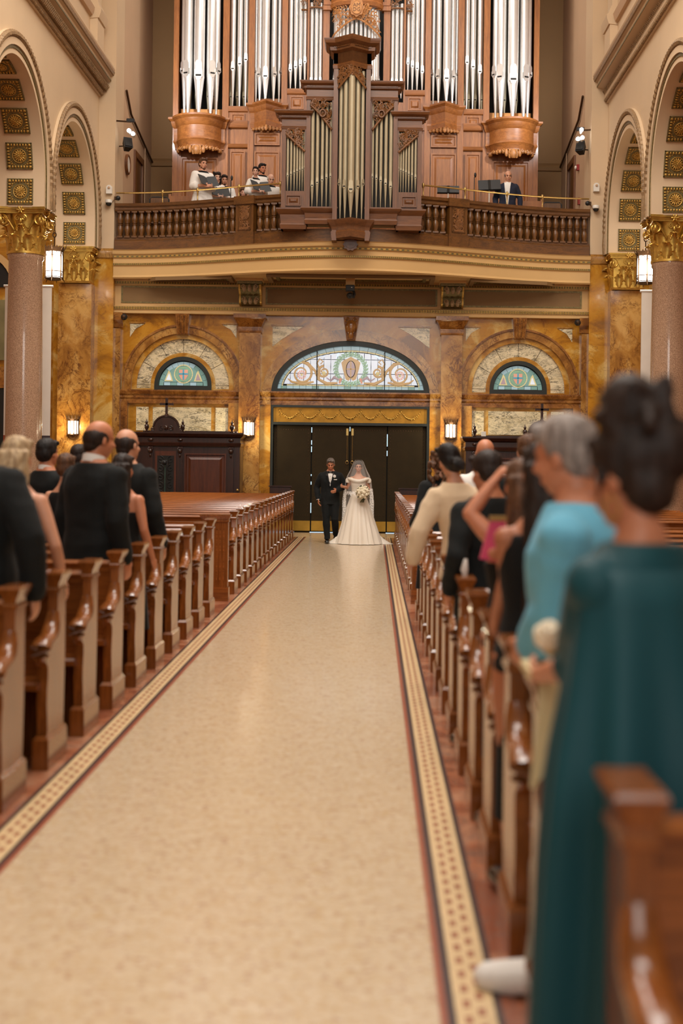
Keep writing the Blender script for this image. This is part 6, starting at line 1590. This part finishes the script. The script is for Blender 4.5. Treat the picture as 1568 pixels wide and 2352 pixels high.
    def shirtfront(s_, mt='whitecloth', zt=1.46, zb=1.10, w_=.05):
        m = MB(); R = []
        for i in range(7):
            t = i/6; z = lerp(zt, zb, t); yy = .135*s_.heavy+.012 if z < 1.36 else lerp(.147, .065, (z-1.36)/.10)
            R.append([(-w_*(1-t)-.004, yy, z), (0, yy+.008, z), (w_*(1-t)+.004, yy, z), (0, yy-.03, z)])
        return s_.raw(m.loft(R), 'shirt_front', mt)
    def cuffs(s_, mt='whitecloth', only=(1,-1)):
        for q in only:
            E, W_ = s_.arm[q]; d = (W_-E).normalized(); s_.raw(MB().tube([W_-d*.012, W_+d*.016], .040 if s_.sex == 'm' else .034, 12), 'cuff', mt)
    def skirt(s_, mt, zt, zb, rt, rb, folds=14, amp=.05, name='skirt', off=(0,0), drag=0):
        R = []; n = 84
        for i in range(19):
            t = i/18; z = lerp(zt, zb, t); e = t**.85; ring = []
            for j in range(n):
                a = 2*PI*j/n; w_ = 1+amp*t*sin(folds*a+1.3*sin(3*a))+.02*t*sin(29*a)
                rx = lerp(rt[0], rb[0], e)*w_; ry = lerp(rt[1], rb[1], e)*w_
                ring.append((rx*cos(a)+off[0]*t, ry*sin(a)+off[1]*t-(drag*t*t*max(0,-sin(a))), z))
            R.append(ring)
        return s_.raw(MB().loft(R), name, mt, 60)
    def bodice(s_, mt, zb, zt, name='dress', inf=.012):
        m = MB(); s_.torso(m, inf, zb, zt); return s_.child(m, name, mt, s_.vx, 3, .5)
def stand(px, Y): return Vector((CX+(px-857)*Y/F, Y, 0))
SY = lambda i: ROW(i)+.64

# ---- father of the bride
fx = at(757, 1248, 26.1).x
fleg = {1: (Vector((.085,.02,.90)), Vector((.075,.07,.49)), Vector((.05,.06,.085)), 0), -1: (Vector((-.085,0,.90)), Vector((-.10,.10,.50)), Vector((-.115,-.20,.17)), 38)}
fa = Pr((fx, 26.1, 0), PI, 1.70, 'm', 'skin2', ra=((.285,-.05,1.12),(.245,.04,.89)), la=((-.305,-.03,1.16),(-.135,.21,1.08)), head=(0,-16,0), legs=fleg, heavy=1.04, voxel=.009, label='grey-haired man in a black tuxedo with bow tie escorting the bride')
fa.face(brow='brow'); fa.hair('short', 'h_salt'); fa.jacket('tux', .79); fa.trousers('tux'); fa.shoes('shoe'); fa.collar(); fa.shirtfront(zb=1.16, w_=.052); fa.cuffs()
m = MB()
for q in (-1, 1): m.loft([[(q*.006,.122,1.452),(q*.006,.122,1.436),(q*.006,.108,1.436),(q*.006,.108,1.452)],[(q*.052,.118,1.468),(q*.052,.118,1.418),(q*.052,.098,1.418),(q*.052,.098,1.468)]])
m.ell((0,.118,1.444),(.012,.012,.014),8,6); fa.raw(m, 'bow_tie', 'blackdress', 0)
for q in (-1, 1):
    m = MB(); P = [(q*.045,.085,1.462),(q*.092,.118,1.38),(q*.085,.150,1.34),(q*.012,.166,1.14),(q*.03,.160,1.25),(q*.05,.146,1.36)]
    m.loft([[(x,y,z) for x,y,z in P],[(x,y-.016,z) for x,y,z in P]]); fa.raw(m, 'lapel', plain('satin_lapel', S(34,36,38), .3), 0)
m = MB().ell((-.085,.160,1.36),(.026,.02,.024),8,6)
for i in range(5): m.ell((-.085+.02*cos(i*1.26),.166,1.36+.02*sin(i*1.26)),(.014,.012,.016),6,5)
fa.raw(m, 'boutonniere', 'whitecloth'); fa.raw(MB().tube([(-.085,.160,1.34),(-.078,.160,1.30)],[.006,.004],5), 'boutonniere_stem', plain('sage_leaf', S(70,90,56), .6))
fa.raw(MB().box(-.135,-.07,.150,.156,1.285,1.302), 'pocket_square', 'whitecloth', 0)
for z in (1.36,1.29,1.22): fa.raw(MB().ell((0,.158,z),(.006,.005,.006),6,5), 'shirt_stud', 'shoe')

# ---- bride
bxw = at(821, 1250, 26.0).x
br = Pr((bxw, 26.0, 0), PI, 1.64, 'f', 'skin', ra=((.235,-.06,1.17),(.325,.12,1.20)), la=((-.235,-.04,1.14),(-.115,.20,1.06)), head=(0,0,0), voxel=.009, label='smiling dark-haired bride in an off-shoulder ivory satin gown and lace veil')
br.face(smile=True); br.hair('lowbun', 'h_dark'); br.bodice('satin', .98, 1.335, 'bodice', .010)
m = MB()
P = [(cos(2*PI*i/32)*.205, .012+sin(2*PI*i/32)*.125, 1.335+.03*abs(cos(2*PI*i/32))**2-.022*max(0,sin(2*PI*i/32))**6) for i in range(33)]
br.raw(m.tube(P, [.030+.012*max(0,sin(2*PI*i/32)) for i in range(33)], 8, cap=False), 'neckline_band', 'satin')
for q in (-1, 1): br.raw(MB().tube([(q*.205,.0,1.36),(q*.215,.005,1.33),(q*.218,.0,1.285)], [.05,.056,.052], 10), 'off_shoulder_sleeve', 'satin')
br.skirt('satin', 1.06, .012, (.135,.105), (.46,.42), 17, .075, 'skirt', (-.03,0), 0)
# train spreading behind and to her left
R = []
for i in range(12):
    t = i/11; ring = []
    for j in range(61):
        a = PI*(-.06+1.12*j/60); w_ = 1+.04*sin(15*a)*t
        z_ = (.30*(1-t)**1.5+.055*(1-t**3)*(.6+.4*sin(11*a)))*min(1, j/7, (60-j)/7)
        ring.append((lerp(.28,.70,t)*cos(a)*w_-.03, -lerp(.10,.80,t)*sin(a)*w_*.8, max(.006, z_)))
    R.append(ring)
br.raw(MB().loft(R, closed=False), 'train', 'satin', 60)
# veil
t = NT('veil_tulle'); tr = t.n('BsdfTransparent'); df = t.n('BsdfDiffuse', {'Color': (.92,.9,.87,1)}); mx = t.n('MixShader')
t.t.links.new(tr.outputs[0], mx.inputs[1]); t.t.links.new(df.outputs[0], mx.inputs[2]); mx.inputs[0].default_value = .30
t.t.links.new(mx.outputs[0], t.t.nodes['Material Output'].inputs[0]); M['veil'] = t.m
M['blusher'] = t.m.copy(); M['blusher'].name = 'blusher_tulle'; [n_ for n_ in M['blusher'].node_tree.nodes if n_.type == 'MIX_SHADER'][0].inputs[0].default_value = .12
t = NT('veil_lace'); tr = t.n('BsdfTransparent'); df = t.n('BsdfDiffuse', {'Color': (.93,.91,.87,1)}); mx = t.n('MixShader')
fac = t.ramp(t.noise(t.map((1,1,1)), 55, 2), [(.42,(.35,)*3+(1,)),(.55,(.95,)*3+(1,))])
t.t.links.new(tr.outputs[0], mx.inputs[1]); t.t.links.new(df.outputs[0], mx.inputs[2]); t.t.links.new(fac, mx.inputs[0]); t.t.links.new(mx.outputs[0], t.t.nodes['Material Output'].inputs[0]); M['lace'] = t.m
def veil_sheet(prof, a0, a1, n=48, folds=16, amp=.06):
    R = []
    for (z, rx, ry, yo) in prof:
        k = (1.76-z)/.9
        R.append([(rx*cos(a)*(1+amp*min(1,k)*sin(folds*a)), yo+ry*sin(a)*(1+amp*min(1,k)*sin(folds*a+1)), z+(.02*sin(2*folds*a) if (z, rx, ry, yo) == prof[-1] else 0)) for a in [a0+(a1-a0)*i/n for i in range(n+1)]])
    return MB().loft(R, closed=False)
vp = [(1.765,.012,.012,-.03),(1.755,.065,.065,-.03),(1.715,.105,.11,-.02),(1.64,.132,.13,-.03),(1.53,.18,.15,-.04),(1.42,.235,.16,-.05),(1.28,.27,.18,-.06),(1.12,.285,.2,-.07),(.98,.29,.21,-.08)]
br.raw(veil_sheet(vp, PI-.45, 2*PI+.45), 'veil', 'veil', 60)
br.raw(veil_sheet([(1.745,.03,.05,.0),(1.715,.095,.105,.0),(1.63,.112,.135,.0),(1.48,.15,.165,.0),(1.34,.19,.19,.0),(1.14,.235,.235,.0),(1.06,.25,.245,.0)], .25, PI-.25, 32, 6, .03), 'veil_blusher', 'blusher', 60)
vl = [(.985,.292,.212,-.08),(.85,.30,.22,-.09),(.70,.30,.23,-.10),(.55,.30,.25,-.12),(.42,.31,.27,-.14)]
br.raw(veil_sheet(vl, PI-.40, 2*PI+.40, 60, 16, .06), 'veil_train', 'veil', 60)
for a_, b_ in ((PI-.46, PI-.14), (2*PI+.14, 2*PI+.46)):
    br.raw(veil_sheet([(1.16,.285,.20,-.06),(1.0,.298,.212,-.08),(.85,.304,.22,-.09),(.70,.302,.23,-.10),(.55,.306,.25,-.12),(.40,.315,.27,-.14)], a_, b_, 20, 16, .14), 'lace_hem', 'lace', 60)
br.raw(veil_sheet([(1.10,.242,.24,.0),(1.03,.255,.25,.0)], .25, PI-.25, 32, 9, .05), 'lace_hem', 'lace', 60)
# bouquet
bq = at(833, 1131, 25.70); bk = wroot('bouquet', (bq.x, bq.y, bq.z-.18)); tag(bk, 'round bouquet of ivory roses with dark green leaves held by the bride', 'bouquet')
rs = random.Random(3); M['rose'] = plain('ivory_rose', S(236,226,200), .6, var=.06, vs=20); M['leaf'] = plain('dark_green_leaf', S(48,62,34), .5, var=.3, vs=12); M['stem'] = plain('green_stem', S(86,84,48), .6)
rose = MB()
for j, (r0, z0, n_) in enumerate(((.036,-.01,5),(.026,.006,5),(.015,.016,4))):
    for i in range(n_): rose.ell((0,0,0), (.022-.003*j,.010,.022), 7, 5, RZ(2*PI*i/n_+j) @ T(0, r0*.62, z0) @ RX(rad(-18+10*j)))
rose.ell((0,0,.006), (.02,.02,.024), 8, 6)
r_o = None
for i in range(26):
    t_ = (i+.5)/26; ph = math.acos(1-1.35*t_); th = i*2.399963
    d = Vector((sin(ph)*cos(th), -cos(ph), sin(ph)*sin(th))); p = Vector((bq.x,bq.y+.03,bq.z))+d*.108
    Mx = Matrix.Translation(p) @ d.to_track_quat('Z','Y').to_matrix().to_4x4() @ SCL(1.15,1.15,1.15)
    if r_o is None: r_o = rose.build('rose', M['rose'], bk, 60); r_o.matrix_local = T(-bq.x,-bq.y,-bq.z+.18) @ Mx
    else: link_copy(r_o, bk, Mx)
MB().ell((bq.x,bq.y+.03,bq.z),(.098,.09,.098)).build('rose_core', M['rose'], bk)
leafm = MB().ell((0,0,.03), (.024,.004,.036), 8, 6); l_o = None
for i in range(14):
    a = 2*PI*i/14+rs.uniform(-.2,.2); d = Vector((cos(a),-.5,sin(a))).normalized(); p = Vector((bq.x,bq.y+.05,bq.z))+d*.10
    Mx = Matrix.Translation(p) @ d.to_track_quat('Z','Y').to_matrix().to_4x4()
    if l_o is None: l_o = leafm.build('leaf', M['leaf'], bk, 60); l_o.matrix_local = T(-bq.x,-bq.y,-bq.z+.18) @ Mx
    else: link_copy(l_o, bk, Mx)
for i in range(9): MB().tube([(bq.x+.05*cos(i*.7),bq.y+.04,bq.z-.08),(bq.x+.02*cos(i*.7)+.01,bq.y+.05+.01*sin(i*.7),bq.z-.13),(bq.x+.035*cos(i*.7)-.02,bq.y+.05+.02*sin(i*.7),bq.z-.20)], .008, 6).build('stem', M['stem'], bk)

# ---- guests, tuxedo side
g = Pr((stand(-74, SY(0)).x, SY(0), 0), rad(-12), 1.88, 'm', 'skin', heavy=1.22, ra=((.345,-.06,1.13),(.34,-.0,.88)), voxel=.014, fingers=True, label='broad-shouldered guest in a black suit, head out of view, beside the blonde guest'); g.jacket('suit', .74, inf=.03); g.trousers('suit'); g.shoes('shoe'); g.hair('short','h_dark')
g = Pr((stand(42, SY(1)).x+.0, SY(1), 0), rad(-14), 1.74, 'f', 'skin', ra=((.245,-.02,1.12),(.235,.10,.90)), voxel=.013, label='blonde long-haired woman in a sleeveless black dress with a bare arm'); g.hair('wavy','h_blonde',.24,3); g.bodice('blackdress', .86, 1.38, 'dress', .014); g.skirt('blackdress', .98,.35,(.165,.125),(.24,.2),9,.03); g.shoes('shoe')
g = Pr((stand(110, SY(6)).x, SY(6), 0), rad(-30), 1.79, 'm', 'skin2', voxel=.014, fingers=False, label='dark-haired man in a dark suit standing behind the blonde guest'); g.hair('short','h_black'); g.jacket('suit'); g.trousers('suit'); g.shoes('shoe'); g.collar()
g = Pr((stand(213, SY(3)).x, SY(3), 0), rad(-34), 1.885, 'm', 'skin2', heavy=1.03, lean=(.06,0), head=(-16,-6,0), voxel=.012, label='tall balding man in a black suit and white collar, seen half from behind'); g.hair('bald','h_dark'); g.jacket('suit', .76, inf=.028); g.trousers('suit'); g.shoes('shoe'); g.collar('whitecloth',.05,.072)
g = Pr((stand(284, SY(4)).x, SY(4), 0), rad(-20), 1.66, 'f', 'skin2', ra=((.20,-.02,1.13),(.20,.12,.90)), voxel=.012, label='woman with long dark hair and a bare arm in a strapless black dress'); g.hair('wavy','h_dark',.36,5); g.bodice('blackdress', .86, 1.27, 'dress', .013); g.skirt('blackdress', .98,.35,(.165,.125),(.22,.19),9,.03); g.shoes('shoe')
g = Pr((stand(305, SY(5)).x, SY(5), 0), rad(-26), 1.87, 'm', 'skin', heavy=1.0, head=(-8,-4,0), lean=(-.08,0), voxel=.013, label='balding man in a black suit beyond the long dark-haired woman'); g.hair('bald','h_dark'); g.jacket('suit', .77, inf=.026); g.trousers('suit'); g.shoes('shoe'); g.collar()
g = Pr((stand(153, SY(5)).x, SY(5), 0), rad(-10), 1.66, 'f', 'skin', voxel=.015, fingers=False, label='brown-haired woman mostly hidden behind the tall balding suited man'); g.hair('short','h_brown'); g.bodice('blackdress', .86, 1.4, 'dress'); g.skirt('blackdress', .98,.4,(.165,.125),(.2,.17),9,.02); g.shoes('shoe')
g = Pr((stand(186, SY(7)).x, SY(7), 0), rad(-30), 1.75, 'm', 'skin', voxel=.015, fingers=False, label='dark-haired man whose head just shows behind the tall balding suited man'); g.hair('short','h_dark'); g.jacket('suit'); g.trousers('suit'); g.shoes('shoe')

# ---- guests, teal dress side
g = Pr((1.215, SY(8), 0), rad(20), 1.74, 'f', 'skin', voxel=.013, la=((-.22,-.04,1.12),(-.2,.16,.98)), fingers=False, label='woman with curly brown hair in a black jacket, the last guest before the partition'); g.hair('curly','h_brown',.3,8); g.jacket('suit', .84, inf=.03); g.skirt('blackdress', .98,.35,(.18,.14),(.22,.19),9,.02); g.shoes('shoe')
g = Pr((stand(1080, SY(3)).x, SY(3), 0), rad(10), 1.755, 'f', 'skin', voxel=.012, la=((-.32,-.05,1.13),(-.39,-.0,.94)), head=(16,-6,0), lean=(-.2,0), label='woman in a cream tweed jacket with a dark low bun'); g.hair('lowbun','h_black'); g.jacket('cream_wool', .80, inf=.028, flare=.25); g.skirt('cream_wool', .95,.4,(.17,.14),(.16,.15),9,.02); g.shoes('shoe')
g = Pr((stand(1113, SY(6)).x, SY(6), 0), rad(5), 1.84, 'm', 'skin2', voxel=.014, fingers=False, label='bald man in a white shirt in front of the confessional'); g.jacket('whitecloth', .85, 'shirt', .016); g.trousers('suit'); g.shoes('shoe')
g = Pr((stand(1122, SY(1)).x, SY(1), 0), rad(28), 1.69, 'm', 'skin2', voxel=.012, la=((-.27,-.10,1.13),(-.22,.06,.93)), head=(8,-10,0), label='man with short dark hair in a dark suit beside the cream-jacketed woman'); g.hair('short','h_dark'); g.jacket('suit', .78); g.trousers('suit'); g.shoes('shoe'); g.raw(MB().tube([(-.25,-.16,1.12),(-.26,-.165,1.06),(-.245,-.15,1.0)], [.012,.022,.008], 8), 'white_handkerchief', 'whitecloth')
hY = SY(-1); hx = stand(1196, hY).x
e_, w_ = at(1078,1180,hY-.02), at(1132,1108,hY+.02); k = 1.722/1.64
Minv = (T(hx,hY,0) @ RZ(rad(20))).inverted()
g = Pr((hx, hY, 0), rad(20), 1.64, 'f', 'skin2', voxel=.011, la=(tuple((Minv @ e_)*k), tuple((Minv @ w_)*k)), ra=(tuple((Minv @ at(1205,1240,5.72))*k), tuple((Minv @ at(1165,1262,5.56))*k)), label='woman in a strapless black dress raising her bare arm to her face'); g.hair('long','h_brown',.22,6); g.bodice('blackdress', .86, 1.25, 'dress', .014); g.skirt('blackdress', .98,.35,(.165,.125),(.16,.15),9,.03); g.shoes('shoe')
pk = at(1135, 1240, 5.50); r = wroot('clutch_bag', pk); tag(r, 'pink satin clutch bag held by the bare-armed woman', 'bag')
MB().loft([[(pk.x-.06,pk.y,pk.z-.08),(pk.x+.06,pk.y,pk.z-.10),(pk.x+.06,pk.y+.03,pk.z-.10),(pk.x-.06,pk.y+.03,pk.z-.08)],[(pk.x-.015,pk.y,pk.z+.09),(pk.x+.045,pk.y,pk.z+.09),(pk.x+.045,pk.y+.03,pk.z+.09),(pk.x-.015,pk.y+.03,pk.z+.09)]]).build('body', M['pinkcloth'], r, 0); MB().box(pk.x-.02,pk.x+.05,pk.y-.004,pk.y+.034,pk.z+.08,pk.z+.10).build('clasp', M['brass'], r, 0)
hY = SY(-2); hx = stand(1244, hY).x; k = 1.722/1.70; Minv = (T(hx,hY,0) @ RZ(rad(14))).inverted()
g = Pr((hx, hY, 0), rad(14), 1.70, 'f', 'skin4', voxel=.011, la=(tuple((Minv @ at(1165,1330,hY+.02))*k), tuple((Minv @ at(1138,1418,hY+.20))*k)), label='woman with very long straight dark hair in a black dress, hand on a pew post'); g.hair('long','h_dark',.62,7); g.bodice('blackdress', .86, 1.38, 'dress', .014); g.skirt('blackdress', .98,.3,(.165,.125),(.16,.15),9,.03); g.shoes('shoe')
hY = SY(-3); hx = stand(1352, hY).x; k = 1.722/1.77; Minv = (T(hx,hY,0) @ RZ(rad(70))).inverted()
blegs = {1: (Vector((.095,0,.90)), Vector((.10,.01,.49)), Vector((.10,-.02,.09)), 0), -1: (Vector((-.095,0,.90)), Vector((-.11,.06,.49)), Vector((-.12,.09,.09)), 0)}
g = Pr((hx, hY, 0), rad(70), 1.77, 'm', 'skin2', voxel=.010, heavy=1.02, la=(tuple((Minv @ at(1285,1400,hY-.1))*k), tuple((Minv @ at(1222,1482,hY+.06))*k)), lean=(0,.09), head=(-14,-8,0), legs=blegs, label='grey-haired man in a light blue shirt leaning on the pew posts'); g.hair('short','h_grey'); g.jacket('bluecloth', .84, 'shirt', .022, flare=.1); g.trousers('greycloth'); g.collar('bluecloth',.03,.07)

for q in (1, -1):
    A = g.legs[q][2]; V_ = Vector
    sn = MB().tube([A+V_((0,-.065,-.035)), A+V_((0,-.01,-.03)), A+V_((0,.06,-.042)), A+V_((0,.13,-.052)), A+V_((0,.19,-.056)), A+V_((0,.215,-.058))], [.036,.058,.060,.056,.044,.018], 12, flat=.92, up=(0,0,1)).tube([A+V_((0,0,.04)), A+V_((0,-.02,-.03))], [.042,.042], 10)
    g.child(sn, 'sock', 'whitecloth', .008, 3)
    g.raw(MB().tube([A+V_((0,-.085,-.078)), A+V_((0,-.03,-.078)), A+V_((0,.06,-.080)), A+V_((0,.12,-.082))], [.03,.052,.050,.03], 10, flat=.24, up=(0,0,1)), 'sandal_sole', 'shoe')
    g.raw(MB().tube([A+V_((-.058,.02,-.065)), A+V_((-.05,-.045,-.045)), A+V_((0,-.088,-.035)), A+V_((.05,-.045,-.045)), A+V_((.058,.02,-.065))], .016, 7), 'sandal_strap', 'shoe')
hY = 2.98; hx = stand(1500, hY).x; k = 1.722/1.71; Minv = (T(hx,hY,0) @ RZ(rad(34))).inverted()
g = Pr((hx, hY, 0), rad(34), 1.71, 'f', 'skin2', voxel=.010, la=(tuple((Minv @ Vector((1.06,hY+.24,1.12)))*k), tuple((Minv @ Vector((1.02,3.66,1.03)))*k)), ra=((.20,-.14,1.12),(.12,.18,1.0)), head=(14,-6,2), lean=(0,.10), label='woman in a long teal gown with caped shoulders and a dark swept-up bun'); g.hair('updo','h_dark',.2,9)
g.bodice('teal', .84, 1.43, 'gown_bodice', .020); g.skirt('teal', 1.0,.01,(.165,.125),(.27,.25),15,.07,'gown_skirt',(-.02,0))
m = MB(); g.torso(m, .030, 1.20, 1.455)
for q in (1, -1): g.armt(m, q, .022, .52)
g.child(m, 'shoulder_yoke', 'teal', .011, 5)
R = []
for i in range(18):
    t_ = i/17; z = lerp(1.40, .02, t_); ring = []
    for j in range(37):
        u_ = j/36; a = lerp(PI*.70, PI*1.60, u_); r1 = lerp(.17, .255+.05*t_, min(1, t_*3)); r2 = lerp(.115, .175+.05*t_, min(1, t_*3)); f_ = 1+.13*min(1,t_*2)*sin(24*u_+1.5*t_)
        ring.append((r1*cos(a)*f_, r2*sin(a)*f_-.015, z))
    R.append(ring)
cpm = MB().loft(R, closed=False); c_o = g.raw(cpm, 'cape', 'teal', 70)
sm_ = c_o.modifiers.new('thickness', 'SOLIDIFY'); sm_.thickness = .006
g.shoes('shoe')
q = g.HM; g.raw(MB().tube([tuple(q @ Vector((-.085,.0+.018*cos(2*PI*i/14),-.075+.028*sin(2*PI*i/14)))) for i in range(15)], .004, 5, cap=False), 'hoop_earring', 'brass')
g = Pr((stand(1392, SY(-1)).x, SY(-1), 0), rad(24), 1.60, 'm', 'skin2', voxel=.014, fingers=False, label='white-haired man half hidden between the blue-shirted man and the teal gown'); g.hair('short','h_white'); g.jacket('suit'); g.trousers('suit'); g.shoes('shoe')
g = Pr((stand(1212, SY(4)).x, SY(4), 0), rad(10), 1.84, 'm', 'skin', voxel=.015, fingers=False, label='brown-haired man whose head top shows behind the grey-haired man'); g.hair('short','h_brown'); g.jacket('suit'); g.trousers('suit'); g.shoes('shoe')
# ---- pew ribbon and rose
rx, ry = AR+.04, ROW(-3)+.33
r = wroot('pew_ribbon', (rx, ry, .7)); tag(r, 'white rose with long cream ribbon tied to a pew post beside the teal gown', 'ribbon')
m = MB(); m.loft([[(x,y,z) for x,y in ((rx-.035+dx,ry-.105-oy),(rx+.025+dx,ry-.112-oy),(rx+.025+dx,ry-.107-oy),(rx-.035+dx,ry-.100-oy))] for z, dx, oy in ((1.05,0,0),(.98,.0,.012),(.9,-.004,.014),(.8,-.012,.012),(.72,-.02,.012))]).build('ribbon_tail', plain('cream_ribbon', S(212,196,150), .5, sheen=.2), r, 40)
MB().loft([[(rx-.06,ry-.105,1.02),(rx+.06,ry-.105,1.02),(rx+.06,ry+.11,1.02),(rx-.06,ry+.11,1.02)],[(rx-.06,ry-.105,1.045),(rx+.06,ry-.105,1.045),(rx+.06,ry+.11,1.045),(rx-.06,ry+.11,1.045)]]).build('ribbon_band', plain('cream_ribbon_band', S(212,196,150), .5), r, 0)
for i, (dx, dy, dz) in enumerate(((0,-.06,.10),(.03,0,.07))): link_copy(r_o, r, T(rx+dx,ry+dy,1.04+dz) @ RX(rad(50)) @ SCL(1.3,1.3,1.3))
for i in range(4): link_copy(l_o, r, T(rx+.03*cos(i*1.6),ry-.04,1.05) @ RY(i*1.6) @ RX(rad(30)) @ SCL(.8,.8,.8))

# ---- organ loft: robed singers and the man in navy
def singer(px, ptop, Y, h, yaw, sex, skin, hair, hm, head, label, zf=None, folder=True, beard=None, seated=False, smile=False):
    p = at(px, ptop, Y); z = p.z-h-.01
    a = ((.235,-.0,1.12),(.10,.24,1.10)) ; b = ((-.235,-.0,1.12),(-.10,.24,1.10))
    g = Pr((p.x, Y, z), yaw, h, sex, skin, ra=a, la=b, head=head, voxel=.012, label=label, group='singers in white surplices')
    g.face(smile=smile, beard=beard); g.hair(hair, hm, .14, int(px)); g.bodice('blackdress', .7, 1.455, 'cassock', .012)
    m = MB(); g.torso(m, .03, .86, 1.405, .25)
    for q in (1, -1): g.armt(m, q, .026, .85, puff=.9)
    g.child(m, 'surplice', 'whitecloth', .013, 3); g.skirt('whitecloth', .95,.62,(.21,.16),(.27,.22),14,.06,'surplice_skirt'); g.skirt('blackdress', .95,.06,(.16,.13),(.22,.18),9,.03,'cassock_skirt'); g.collar('blackdress', .02, .066); g.shoes('shoe')
    if folder:
        s_ = g.s; Mx = T(p.x, Y, z) @ RZ(yaw); f = tag(empty('choir_folder', Mx @ Vector((0,.30*s_,1.10*s_))), 'open black music folder held by the '+folder, 'folder', 'black choir folders'); f.rotation_euler = (0,0,yaw)
        for q in (-1, 1):
            X = RX(rad(38)) @ RZ(q*rad(14)) @ RX(0)
            MB().box(min(0,q*.23),max(0,q*.23),-.004,.004,-.02,.29, X).build('cover', M['black'], f, 0); MB().box(min(q*.01,q*.22),max(q*.01,q*.22),-.010,-.004,-.01,.28, X).build('sheet', M['whitecloth'], f, 0)
    return g
singer(466, 363, 29.6, 1.86, rad(215), 'm', 'skin', 'short', 'h_brown', (0,-4,0), 'tall bearded man in a white surplice holding a black folder, beside the curly-haired singer', folder='tall bearded singer', beard=('h_brown', True))
singer(498, 395, 30.2, 1.66, rad(205), 'f', 'skin3', 'curly', 'h_dark', (0,-8,0), 'curly dark-haired woman singer in a white surplice smiling at her folder', folder='curly-haired singer', smile=True)
singer(515, 401, 30.75, 1.72, rad(195), 'm', 'skin', 'short', 'h_dark', (0,-10,0), 'dark-bearded man singer behind the curly-haired woman', folder=False, beard=('h_dark', True))
singer(558, 430, 31.2, 1.62, rad(190), 'f', 'skin3', 'long', 'h_brown', (0,-14,0), 'brown-haired woman singer whose face peers over the balustrade', folder=False)
singer(588, 382, 29.35, 1.66, rad(212), 'f', 'skin3', 'lowbun', 'h_dark', (-30,-2,0), 'dark-haired woman singer with hair tied back holding a black folder', folder='woman with tied-back hair', smile=True)
singer(602, 375, 30.6, 1.76, rad(215), 'm', 'skin2', 'short', 'h_black', (0,-4,0), 'moustached dark-haired man singer behind the woman with tied-back hair', folder=False, beard=('h_black', True))
singer(621, 399, 29.98, 1.70, rad(200), 'm', 'skin3', 'thin', 'h_white', (0,-20,0), 'white-haired man singer in a surplice looking down beside the choir organ', folder=False)
p = at(1166, 392, 29.9); z = p.z-1.80
g = Pr((p.x, 29.9, z), rad(172), 1.79, 'm', 'skin', head=(12,-8,0), ra=((.27,-.06,1.13),(.26,.06,.88)), la=((-.27,-.06,1.13),(-.28,.05,.88)), voxel=.012, label='grey-haired man in a navy suit and open white shirt in the loft'); g.face(); g.hair('thin','h_salt'); g.jacket('navy', .78); g.trousers('navy'); g.shoes('shoe'); g.collar('whitecloth',.045,.07); g.shirtfront('whitecloth', 1.46, .82, .07)
bpy.data.scenes.remove(TS)
